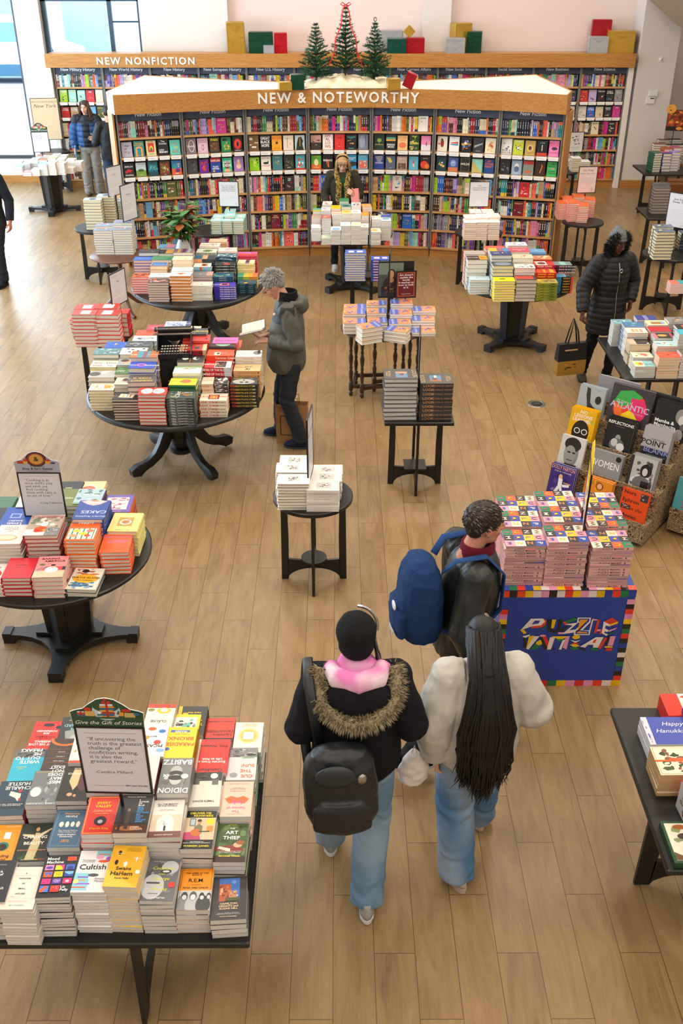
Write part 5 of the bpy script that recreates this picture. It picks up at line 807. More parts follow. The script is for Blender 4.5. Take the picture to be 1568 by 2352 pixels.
stacks(.76, 'hardcover_book', 'book', TW, 'hardcovers on the typewriter table', '''
346 907 976.7 9 -90 15.5 23.5 h|red book, white oval panels|e23a26;e .5 .3 .36 .22 f6f0ea;e .5 .72 .36 .22 f6f0ea;r .0 .5 1 .52 e23a26;v .42 .5 .09 3a3a3a HOMER & OTHER;v .7 .75 .06 e23a26 DWIGHT|c21a1c|e2d8cc
414 915 977 10 90 16 23.5 h|leafy dark book, white script|39483c;f 0 0 1 1 12 22 39483c 5a7a3a 2a3a44 8a9a6a a8602a;i .5 .55 .16 f2f2ea Clint;v .7 .3 .09 f2f2ea A MEMOIR|2f3a3c~!39444a:f 0 .0 1 1 3 30 39444a 1c2224 6a7478 8a9498:T .2 .3 .5 f2f2f2 Clint:T .55 .35 .35 d8d8d8 SHAWN LEVY:T .84 .35 .3 bbb SCRIBE
489 920.6 958 5 90 15.5 23.5 h|cream book, concentric colour squares|f0e4d2;r .2 .3 .8 .7 3a2a6a;r .25 .34 .75 .66 e8502c;r .31 .38 .69 .62 f2c42a;r .37 .42 .63 .58 e0542c;r .43 .46 .57 .54 f6efe2;v .45 .86 .16 e0542c BLANK;v .45 .14 .16 e0542c SPACE|efe2cc~!efe2cc:T .3 .25 .55 d8502c BLANK SPACE:T .72 .35 .3 3a3028 W. DAVID MARX|efd8a0
560 883 936.6 7 90 15.5 23.5 h|black book with large pale face|35362e;e .4 .52 .36 .42 b4b5aa;e .3 .6 .12 .07 4a4b42;e .3 .4 .12 .07 4a4b42;e .6 .52 .1 .04 5a5b52;v .8 .75 .1 e0b83a BRETON;v .8 .25 .06 d8d8cc A LIFE|26261f~!26261f:r .04 .1 .18 .9 2a1a14:T .11 .3 .45 e8603a STEIN:T .55 .3 .42 c8b04a GERTRUDE STEIN:T .88 .3 .4 ddd W
287 918 966.5 8 -90 15 22.5 h|black book, fanned paper stack|2b2522;p e8ddc4 .2 .25 .7 .2 .78 .75 .3 .8;r .3 .35 .7 .4 e8b43a;r .3 .5 .7 .55 8ab4b8;r .3 .62 .7 .66 c8502c;v .5 .08 .08 c8843a LITERARY|1a1614|e2cfc2
232 896.5 942.8 7 -90 15 22 h|cream book with orange dots|f0e8d0;f .1 .15 .9 .9 8 34 f0e8d0 f0b45a e8a03a;e .5 .45 .24 .14 c8e4e8;v .5 .92 .08 6ab4c8 FLASH|ead9a8|e8dcc0
323 877.7 7.78 7 -90 16 23.5 h|grey book, yellow block title|5c5a60;v .35 .5 .2 f2c01c YORK IS;v .7 .5 .2 f2c01c NONFICT;v .5 .06 .06 ddd 1925||e6cfc6
324 846 7.95 8 -90 15 22.5 h|blue book with pink rose emblem|2d4fc0;e .5 .45 .2 .2 e87ab0;e .5 .45 .1 .12 2d4fc0;v .5 .88 .14 f2eee6 EMPEROR;v .5 .12 .1 f2eee6 MARK|2d4fc0
329 821.5 8.12 8 -90 16 24 h|orange and teal sunset book|b86a34;r 0 .25 1 .7 4a9aa8;r 0 .45 1 .6 8a5a6a;v .5 .12 .16 f2e8d0 SKY;v .5 .84 .1 f2c8a0 NICHOLAS|d8622a
418 884 7.78 8 90 14.5 23 h|yellow and green book, orange oval|f2e02a;e .55 .4 .3 .2 f07a4a;p 2f8a4a .4 .55 .5 .68 .6 .55;v .5 .88 .1 8a7a1a ORGANIC;v .5 .1 .07 8a7a1a JAMES|1f6a3a
427 857 7.95 8 90 16 24 h|white book, green garden foot|eef0e6;r .75 0 1 1 8ab47a;f .55 .1 .8 .9 6 12 eef0e6 5a8a4a d85a3a;v .3 .6 .26 dfe4dc IRIS|dfe6d4|cfe0c0
436 832 8.12 8 -90 15.5 23.5 h|black book with two pale faces|2c2a2b;e .45 .7 .22 .12 e8e4e2;e .45 .3 .22 .12 e8e4e2;e .4 .75 .2 .06 3a3a3a;r 0 .48 1 .5 e8842a|f0941e
441 805 8.29 10 90 16 24 h|red and tan art biography|c23a28;r 0 .82 1 1 d8a878;r 0 0 1 .15 e0c8a0;e .4 .35 .18 .1 2a2a34;v .4 .88 .16 8a3a2a MODERN;v .4 .68 .12 f2e4c0 THE|8a1c22~!a8242c:r 0 0 .12 1 d8a878:T .5 .25 .5 3a0a10 BARNETT NEWMAN:r .88 0 1 1 d8b890
449 784 8.46 11 90 16 24 h|flat red book with small figure|d8362b;e .4 .12 .12 .05 5a1a18;v .5 .5 .08 a8241c PAINTED
445 767 8.6 11 90 15.5 23.5 h|slate book with yellow figures|3f4344;v .4 .6 .2 e8c43a MARY;v .4 .2 .2 e8c43a ANNE||f2efe6
492 881.5 7.92 6 90 15.5 23 h|cream and black collage book|ecdcc4;f 0 .0 1 .55 6 28 2a2a2a e8e8e4 6a6a66 c8c8c4;v .5 .8 .07 c8742a THE LETTERS|e6d2b4~!e6d2b4:f .45 0 1 1 4 26 2a2a2a dcdcd8 55554f:T .22 .3 .4 c8742a EVERETT
500 845 8.09 8 90 16 23.5 h|red book, white portraits panel|d21f2a;r 0 .0 1 .62 e4e0dc;f .1 .2 .9 .6 5 12 3a3a3a d8b8a0 b86a4a 1c1c1c;r 0 0 1 .2 e8ecec;v .4 .82 .2 f6eee6 EMPIRE|c21a26~!c21a26:T .36 .25 .5 f2e6e2 EMPIRE OF THE ELITE:r .74 0 1 1 cfd4d4
504 817 8.26 9 90 15.5 24 h|orange book, small white horse|ef5a2c;r .1 .5 .55 .72 f4e6d0;e .35 .58 .14 .06 4a3a34;v .4 .4 .08 f8e0c8 FLASH|e8482a~!e8482a:T .7 .3 .45 f8ead8 Caravan Crest
511 796 8.43 10 90 15 23 h|black book, mint oval title|2f3230;e .5 .5 .42 .3 8ac4ac;v .4 .5 .1 2f3230 FAHRENHEIT
516 788 8.5 10 90 15 23 h|magenta book, bold black letters|e86ac0;v .35 .75 .2 3a1a34 SELF;v .35 .3 .2 3a1a34 NOW|e8603a
567 852 8.15 8 90 15.5 24 h|tan book, ink portrait|f0c48c;f .1 .3 .75 .62 3 22 e8c898 3a3028 6a5a48;v .5 .8 .08 a8743a DICKENS|e6b47a~!e6b47a:t .5 .3 .4 7a4a24 LEO DAMROSCH:e .92 .5 .02 .3 4a2a14
570 819 8.32 9 90 15.5 23.5 h|white book, reclining grey figure|eeece8;e .6 .18 .3 .16 8a8884;e .75 .12 .3 .06 3a3a38;v .4 .7 .07 c8a0a0 DAYS|e8e4de~!e8e4de:T .5 .3 .4 b8b0a8 KAPLAN
292 883 7.9 7 -90 15.5 24 h|floral book with pink dress|dbe0c4;f 0 0 1 1 6 16 dbe0c4 b8c8a0 e8d8a8;e .45 .5 .25 .3 e8a0b8;e .4 .4 .12 .12 c8906a;e .35 .35 .2 .1 5a3a2a|dcdcc8|ddd2c8
294 858.6 8.07 7 -90 15.5 24 h|green meadow book, yellow bird|3f6b3a;f 0 0 1 1 5 18 3f6b3a 2c5030 5a8a44 6a9a4a;e .3 .85 .14 .08 d8d83a;v .5 .18 .16 f2f2ea BIRD
297 838.7 8.24 7 -90 15.5 24 h|silver book, thoughtful man|aab4b8;e .45 .3 .32 .2 d8a890;e .3 .25 .2 .16 5a4a44;v .5 .82 .14 f4f6f6 BIG;v .7 .7 .1 f4f6f6 KEVIN
303 813.4 8.41 8 -90 16 24 h|white crossword grid book|eeeeea;r .1 .2 .25 .3 1a1a1a;r .25 .38 .4 .5 1a1a1a;r .55 .3 .7 .4 1a1a1a;r .4 .62 .55 .7 1a1a1a;r .7 .55 .85 .66 1a1a1a;r .1 .8 .25 .9 1a1a1a;r .6 .8 .75 .88 1a1a1a
316 797 8.58 7 -90 15.5 24 h|dark storm landscape book|4e5a60;f 0 0 1 1 5 20 4e5a60 6a7880 343c40 8a949a;v .4 .3 .16 d8dcdc RIVER
331 784 8.75 8 -90 15.5 23 h|white book, inked crocodile|f0efeb;e .5 .5 .16 .36 4a4a48;e .5 .52 .1 .26 c8c8c4;e .6 .3 .1 .08 2a2a2a||e0f0e8
337 770.6 8.9 9 -90 15.5 22 h|coral red back-row book|ef5d3c;v .5 .5 .08 c8402c CHAPTERS
362 759 9.0 11 -90 15.5 22 h|raspberry back-row book|d8405a;e .5 .4 .3 .3 e86a7a;e .6 .6 .2 .1 6a1a2a
231 867 8.06 6 -90 15.5 23.5 h|grey photo book, dark oval|b9b9b5;e .5 .2 .3 .22 5a5a58;p d8d8d4 0 .9 .5 .5 .2 .4 0 .5||e2dccc
236 843 8.23 7 -90 15.5 23.5 h|white book, red and black capitals|efe9da;v .3 .75 .2 3a3430 TITLE;v .7 .75 .16 3a3430 TLE;v .3 .25 .2 d8402c THE;v .7 .25 .2 d8402c EREE|e8d83a|efe4b0
243 814 8.4 8 -90 15.5 23.5 h|teal water book|5c8a92;f 0 0 1 1 7 20 5c8a92 7aa4ac 3f6a74 a8c4c8;v .6 .75 .14 e8f0f0 EDGE
267 799 8.57 7 -90 15.5 23.5 h|bright blue book, yellow mark|2f5fc4;f .2 .2 .8 .5 3 5 2f5fc4 f2d83a f2d83a;v .3 .8 .08 c8d8f2 RISE
405 751 9.05 12 90 16 24 h|white and blue toile book|dfe4ec;f .05 .2 .95 .98 9 40 dfe4ec 8a9cc0 6a80b0 b8c4dc;r 0 0 1 .16 3a5288;v .5 .08 .12 e8ecf4 BLUE|3a5288
437 768 8.74 9 0 15 22 h|cream spined back-row book|efe0b8;T .5 .5 .07 a8402c TEA
535 800 8.62 5 0 14 21 h|orange-spined small book at rear|e8602c;T .5 .5 .07 fff AMY
''', False, 13, .004)
MW = 'magnolia vase table'
stacks(.76, 'hardcover_book', 'book', MW, 'hardcovers on the magnolia vase table', '''
323 637 675 7 -90 15.5 22 h|orange painting-cover novel|d8602c;f 0 0 1 1 5 18 d8602c f2a04a 3a3028 8a3a22|c8343a|efc8c0
362 649.4 693 8 -90 15.5 23.5 h|dark novel with red patches|5a4a44;f 0 0 1 1 7 16 5a4a44 d8402c b8b0a8 3a302c e88a7a|c8a898|d8cabb
413 634 692 8 -90 15.5 24 h|white novel with sunset page edges|f2efec;p f0842a .2 .2 .7 .5 .2 .8 .35 .5;p e04a2a .3 .3 .5 .5 .3 .7|f6f4f2|d8904a
462 656.5 690 7 90 15.5 23.5 h|white novel with ink figures|ece8da;f .2 .3 .8 .8 9 9 ece8da 2a2a28 b8a03a ece8da|e6e2d0~!e6e2d0:t .55 .3 .35 8a8ac8 WHO IS THIS
515 657.5 688 6 90 15.5 24 h|purple novel with orange panel|4338b0;r .2 .3 .75 .72 f0703a;r .3 .38 .65 .64 3a2a5a;v .4 .86 .14 f2eef8 HOTEL|3c32a8~!3c32a8:T .65 .25 .5 f2eef8 THE DREAM HOTEL
565 652 674 5 90 15 22 h|dark sea-blue novel, sun above|1c4a5a;e .25 .55 .14 .1 f0a83a;f .4 0 1 1 4 14 1c4a5a 2f7a94 16323e|153c4c~!153c4c:T .3 .3 .4 7ab8d0 MATTER:t .75 .3 .4 9ad0e8 OCEAN
366 636 11.02 8 -90 15.5 24 h|white novel with line drawings|f0eee8;f .1 .1 .9 .9 12 10 f0eee8 8a8a86 dcdad4 2a2a2a
417 623 11.02 9 -90 15.5 24 h|white novel with small blossoms|f2efe6;f .3 .3 .7 .7 2 8 f2efe6 8a8a6a d8c46a
464 633 11.05 8 90 15.5 23.5 h|grey and rose seascape novel|8a8488;r 0 0 1 .3 d8a090;e .4 .6 .06 .05 f2d8b0|a89a9a
511 636 11.08 8 90 15.5 24 h|petrol blue patterned novel|2a5f78;f 0 0 1 1 8 22 2a5f78 4a90a8 c8d86a 1c4458|24526a~!24526a:T .5 .3 .4 c8d8d8 RIVER CITY
567 636 11.3 7 90 15.5 23.5 h|rainbow banded novel|e8c84a;r 0 0 1 .25 e8785a;r 0 .25 1 .45 f0a83a;r 0 .7 1 1 3fa890;v .5 .8 .1 1c4a3a ARTIFACTS|d8c84a~!e8943a:r 0 0 .3 1 4aa878:r .3 0 .6 1 b8c84a
363 610.6 11.19 7 -90 15 20 h|small blue novel, orange frame|3a78b8;b .04 .05 f0a02a;v .5 .5 .2 a8c8e8 SHADE|f0a02a|efd2b0
418 597 11.2 9 -90 15.5 22.5 h|cream novel with red flame|f0dcb8;f .2 .2 .9 .7 3 8 f0dcb8 e8782a d83a2a f2b44a||f0d8b8
464 613 11.22 8 90 15 20 h|white novel with orange portrait|f2eee6;r .2 .2 .8 .55 f07838;e .5 .4 .2 .1 2a2020|8ac0d8~!8ac0d8:r .35 0 .5 1 d8602c
515 609 11.25 9 90 15.5 23.5 h|black novel with red moon|2c2c2c;e .3 .4 .18 .16 d8342a;v .6 .5 .1 ddd HEART|1f1f20~!1f1f20:T .35 .3 .42 c8c8c0 FLASHLIGHT:T .72 .3 .42 c8c8c0 SUSAN CHOI
564 605 11.47 8 90 15.5 20 h|cream novel, violet blur|efe6b8;r 0 .3 1 .55 8a6a8a;e .5 .42 .3 .1 4a3a4a|efe2a8
326 598 11.42 9 -90 15.5 22 h|cobalt novel with pale script|3a6ac0;v .4 .5 .16 8ab0e0 ALCHEMY|2f58a8|ecc4b8
370 597 11.4 8 -90 15.5 24 h|green blue landscape novel|4a9060;f 0 .3 1 1 8 18 4a9060 3a78a8 8ab04a 2f6a3a
420 580 11.37 10 -90 15.5 23.5 h|novel in plum and gold blocks|8a6a7a;r 0 .2 1 .35 c8a04a;r 0 .45 1 .6 6a3a5a;r 0 .7 1 .85 a8b0a0
468 595 11.39 9 90 15.5 24 h|peach and navy novel|e8a878;r 0 0 1 .35 2a3a4a;r 0 .6 1 1 2f6a84;e .5 .4 .1 .05 f2e8d0|24404e~!24404e:r 0 0 .4 1 e8a070
519 591 11.42 9 90 15.5 24 h|deep blue rippled water novel|2f5a70;f 0 0 1 1 3 30 2f5a70 8ab4c4 1c3a4c c8dce0|1f4456~!1f4456:f 0 0 1 1 6 12 1f4456 9ac0cc
567 587 11.64 10 90 15.5 23.5 h|pink, red and green novel|d85aa0;f 0 0 .5 1 4 10 d83a34 3a6a5a e8602c d83a34;e .7 .5 .2 .2 c070c8|c82a4a
340 580 11.6 8 -90 16 24 h|charcoal memoir with red letters|3a3c42;v .4 .4 .12 d8605a TOO MANY;v .7 .7 .08 e8e4da TIMES
377 582 11.6 8 -90 15.5 23 h|black novel, orange half|2a2c30;r 0 .55 1 1 e8a03a;v .5 .3 .1 ddd STILL
473 580 11.58 10 90 15.5 24 h|white and green tree novel|dfe4d0;e .5 .45 .3 .25 8a9a4a;e .5 .45 .18 .14 5a6a3a;v .15 .5 .12 3a4a3a BEASTS|d0d8c0~!d0d8c0:T .5 .25 .6 4a5a4a BEASTS OF THE SEA
521 577 11.62 10 90 15.5 22 h|blush novel with coral print|f2e0d4;f .2 .2 .8 .8 6 14 f2e0d4 e87a5a c8a8d0|e8d8c8
385 569 11.85 9 -90 15.5 24 h|sky blue and pink novel|5aa0c4;r 0 .4 1 .8 d87a90;v .5 .3 .12 e8503a RED
480 566 11.82 10 90 15.5 24 h|white novel with brown feathers|f0e6d8;f .1 .1 .9 .9 7 14 f0e6d8 a8683a d8a878|efe0cc
500 556 12.0 9 90 15 22 h|slim peach back-row novel|e8b898
''', False, 21, .004)
RT = 'bright novels table'
stacks(.76, 'hardcover_book', 'book', RT, 'hardcovers on the bright novels table', '''
1102 643 676 6 -90 15.5 23.5 h|pale blue novel, coral sketch|c8e0ec;f .3 .2 .8 .8 4 8 c8e0ec e88a7a f2f6f8|b8d4e4|e8e4da
1160 646 693 8 -90 15.5 24 h|bright yellow novel|f2e21c;r .35 .3 .55 .55 3a3a2a;v .45 .43 .05 f2e21c THE|f0de14|f0e2b0
1210 642 692.5 6 -90 15.5 23.5 h|dark novel, red title block|3a302c;r .2 .0 .9 .85 d8402c;v .45 .5 .12 2a1c1a FOUNDRY|b8aca0|d2c8b8
1257 650 691 7 90 15.5 24 h|olive yellow novel with spider|b8ac4a;f 0 0 1 1 5 14 b8ac4a f2d83a 8a7a3a 6a5a4a;r .3 .1 .6 .35 8a6a5a|8a9438~!8a9438:f 0 0 1 1 5 16 8a9438 5a6a2a c8b84a:T .8 .3 .4 2a2a1a HILL
1297 636.6 674 6 90 14.5 19 h|black novel, gold title, orange edge|1f2a34;r 0 .4 1 1 4a90b8;v .4 .35 .16 f2c03a CITY;r .9 0 1 1 e8602c|17242e~!17242e:r 0 0 .3 1 3a88b0:T .62 .25 .5 f0b83a NIGHT:r .88 0 1 1 e8582c
1097 596 11.25 7 -90 15.5 23.5 h|dark novel with fire band|3a2824;r 0 .6 1 1 f0a01e;e .5 .75 .2 .12 e8602c;v .4 .25 .18 e8dcd0 MACAU|e8eef2
1156 610 11.0 9 -90 15.5 24 h|steel blue city novel|4a5058;e .5 .5 .4 .4 8a94a8;r .3 0 .35 1 2a3038|8ab8d8|f0dfb4
1206 615.6 11.0 7 -90 15.5 24 h|white novel with black figures|efeeea;f .1 .05 .95 .95 8 16 efeeea 3a3a38 8a8a86 2a2a2a|e8d8d4|f0dcd4
1254 627 11.03 9 90 15.5 23.5 h|red novel, yellow lettering blocks|d83428;r .1 .1 .9 .3 f2b42a;r .1 .5 .9 .62 f2a02a;v .5 .5 .1 f2c83a BOOK;r .1 .75 .9 .9 e8602c|c8281c~!c8281c:r .1 .3 .5 .7 f0a02a:r .6 .3 .9 .7 f0a02a
1292 609 11.3 8 90 14.5 22 h|grey teal novel, red and black spines|7a8a90;r 0 .3 1 .6 8ac0b8;v .5 .5 .14 f2f2ee RICK|1f1c28~!1f1c28:T .28 .25 .5 d8283a THE DAWN:T .75 .25 .5 e8e4ea RICK BURDON
1153 586 11.17 10 -90 15.5 24 h|navy novel with gold cloud|2f3f7a;f .1 .1 .9 .9 4 9 2f3f7a 8a94c4 e8d8a0|b0c8dc
1201 592.6 11.17 9 -90 15.5 24 h|cream novel, red landscape band|e8d4b4;f .2 .3 .9 .8 3 9 e8d4b4 7a2a24 c8402c|e4dcc8|e8e2d0
1250 609 11.2 10 90 15.5 23.5 h|crimson and white portrait novel|e4dcd4;r 0 0 1 .35 c8282c;e .5 .6 .3 .2 6a3a30;r 0 .9 1 1 d84a3a|c02428~!c02428:T .5 .25 .5 f2e8e0 ANGEL DOWN
1091 584 11.42 8 -90 15.5 24 h|warm grey back-row novel|b4aca2;v .5 .5 .1 8a8278 AUTUMN|d8605a
1148 578 11.34 10 -90 15.5 23.5 h|yellow and blue back-row novel|d8b83a;r 0 .5 1 1 5a8ac0;f 0 .4 1 .7 3 6 8a6a8a e8602c|c8d8e0
1193 578 11.34 11 -90 16 24 h|pink-red novel with white letters|e84a6a;v .35 .5 .18 f2e8b0 FRANCES;v .7 .5 .1 fff LAST|e03a6a
1245 595.5 11.37 10 90 15.5 23.5 h|orange smoke novel|d88a5a;f 0 0 1 1 6 12 d88a5a f0c8a0 b8502c f2e2d0|b8402c
1139 573.5 11.52 10 -90 16 24 h|coral novel, tiny grey title|f0604a;v .4 .4 .05 6a3a34 LONG
1188 564 11.55 11 -90 15.5 24 h|white and navy patchwork novel|dfe2ea;f .1 .1 .9 .9 9 18 dfe2ea 4a5a94 c8a08a 8a94b8
1234 580 11.55 10 90 15.5 20 h|sky blue novel behind orange smoke|6aa4d8;v .5 .5 .1 fff SKY
''', False, 22, .004)
stacks(.76, 'hardcover_book', 'book', 'red book table', 'red hardcovers', '''
186 735 774 4 -90 16 24 h|red book, white sketch panel, outer|e4463c;r .2 .35 .85 .75 f4eeea;f .3 .4 .75 .7 4 3 f4eeea e4463c e4463c;v .5 .12 .14 f4d8d0 ON|c8242c|e2d8ca
243 736 775.5 4 -90 16 25 h|red book, white sketch panel, inner|e8382c;r .15 .3 .85 .7 f4eeea;e .5 .5 .2 .12 e8382c;v .5 .12 .14 f4d8d0 EGG|c8242c|e2d8ca
191 723 9.42 5 -90 16 24 h|red sketch book, second row outer|e4463c;r .2 .35 .85 .75 f4eeea|c8242c
242 724 9.42 6 -90 16 25 h|red sketch book, second row inner|e8382c;r .15 .3 .85 .7 f4eeea|c8242c
195 710.5 9.6 6 -90 16 23 h|red sketch book, third row outer|e4463c;r .2 .35 .85 .75 f4eeea|c8242c
242 709 9.6 8 -90 16 24 h|red sketch book, third row inner|e8382c;r .15 .35 .85 .8 f4eeea|c8242c
283 720 9.72 5 180 9 15 h|red pocket book behind the notice|e8483c|c8242c
''', False, 23, .005)
stacks(.76, 'large_hardcover', 'book', 'square centre table', 'grey photo biographies', '''
921 870 966 10 -90 22 28.5 h|grey portrait book, page edge out|54524e;r .28 .35 .85 .7 6a8cb0;r .28 .35 .45 .7 c89878;r .45 .48 .6 .55 e8e4e0;e .55 .53 .1 .07 7a4a34;T .5 .85 .13 c8a878 LOOK;T .5 .14 .06 c8a878 MICHELLE;T .5 .06 .06 c8a878 OBAMA|4a4846|c8c8c6
1003 881 966 9 90 22 28 h|grey portrait book, spine out|54524e;r .2 .35 .8 .7 5f94c0;r .2 .35 .38 .7 a86a48;e .5 .54 .13 .08 7a4a34;r .55 .48 .8 .56 e8e8ea;T .5 .85 .13 c8a878 LOOK;T .5 .14 .06 c8a878 MICHELLE;T .5 .06 .06 c8a878 OBAMA|3e3a3a~!3e3a3a:T .26 .22 .55 c89a6a LOOK:t .68 .3 .36 b88a68 MICHELLE OBAMA
''', True, 24, .006)
stacks(.76, 'white_hardcover', 'book', 'round centre table', 'white sketch-cover books', '''
673 1111 1172 9 -90 15 23.5 h|white sketch book, front, pages out|f2efe8;r .22 .25 .78 .7 d2d0cc;f .25 .28 .75 .66 5 16 d2d0cc e6e4e0 5a5a58 8a8a86|f4f1ea|d8cdb8
742 1125.7 1174 8 90 15 23.5 h|white sketch book, front, spine out|f2efe8;r .22 .25 .78 .7 d2d0cc;f .25 .28 .75 .66 6 16 d2d0cc e6e4e0 5a5a58 8a8a86|efe9e2~!efe9e2:t .5 .3 .32 b8a8a0 Bread of Angels  Patti Smith|d8cdb8
669 1085 6.31 12 -90 15 23.5 h|white sketch book, middle, pages out|f2efe8;r .22 .25 .78 .7 d2d0cc;f .25 .28 .75 .66 7 16 d2d0cc e6e4e0 5a5a58 8a8a86|f4f1ea|d8cdb8
748 1106 6.30 9 90 15 23.5 h|white sketch book, middle, spine out|f2efe8;r .22 .25 .78 .7 d2d0cc;f .25 .28 .75 .66 8 16 d2d0cc e6e4e0 5a5a58 8a8a86|efe9e2~!efe9e2:t .5 .3 .32 b8a8a0 Bread of Angels  Patti Smith|d8cdb8
678 1066 6.47 12 -90 15 23.5 h|white sketch book, rear, pages out|f2efe8;r .22 .25 .78 .7 d2d0cc;f .25 .28 .75 .66 9 16 d2d0cc e6e4e0 5a5a58 8a8a86|f4f1ea|d8cdb8
749 1089 6.46 10 90 15 23.5 h|white sketch book, rear, spine out|f2efe8;r .22 .25 .78 .7 d2d0cc;f .25 .28 .75 .66 10 16 d2d0cc e6e4e0 5a5a58 8a8a86|efe9e2
''', True, 25, .006)
GV = ';f 0 0 1 .62 7 12 e89a6a f2c8a0 c8704a 7a9ad0 5a6ac0;r 0 .62 1 1 5a6cc0;t .5 .78 .1 dfe4f6 PAINTER|e6e4de'
stacks(.76, 'art_novel', 'book', 'walnut gateleg table', 'art-cover novels', '\n'.join(x.replace('@', 'e8b48a' + GV) for x in '''
814 742.4 767 3 -90 16 23.5 h|painted-face novel, outer front, pages out|@
866 741 9.85 4 -90 16 21 h|painted-face novel, inner front, pages out|@
920 744 9.82 4 90 16 23 h|painted-face novel, inner front, spine out|@
973 763.7 773 2 90 16 24 h|painted-face novel, outer front, spine out|@
813 721 9.98 6 -90 16 23.5 h|painted-face novel, outer middle, pages out|@
864 719 10.02 6 -90 16 21 h|painted-face novel, inner middle, pages out|@
922 722 9.99 6 90 16 23.5 h|painted-face novel, inner middle, spine out|@
973 737 9.86 4 90 16 24 h|painted-face novel, outer middle, spine out|@
814 709 10.15 6 -90 16 23.5 h|painted-face novel, outer rear, pages out|@
864 701 10.2 7 -90 16 21 h|painted-face novel, inner rear, pages out|@
923 698 10.17 8 90 16 23.5 h|painted-face novel, inner rear, spine out|@
974 714 10.04 6 90 16 24 h|painted-face novel, outer rear, spine out|@
849 756 .17 4 -68 15.5 23.5 h|painted-face novel in the angled pile|@
914 765 .12 3 68 15.5 23.5 h|painted-face novel in the slanted low pile|@'''.strip().split('\n')), False, 26, .004)
stacks(.76, 'hardcover_book', 'book', 'blue book table', 'blue and pink novels', '''
816 582 646 12 -90 16 24.5 h|blue book, pink cutout letters, pages out|4a6cc0;r .3 .15 .75 .42 e8d4e4;r .3 .55 .75 .85 e8d4e4;r .42 .45 .6 .53 2a3f84;e .5 .5 .05 .1 2a3f84|6a84c8|e4d6c8
875 597 646 8 90 16 23 h|blue book, pink cutout letters, spine out|3f60b8;r .3 .15 .75 .42 e8d4e4;r .3 .55 .75 .85 e8d4e4;r .42 .45 .6 .53 2a3f84|2f4a98~!2f4a98:r .1 .3 .4 .7 e8a8c8:T .7 .25 .45 c8d4f0 THE MAP
''', False, 27, .005)
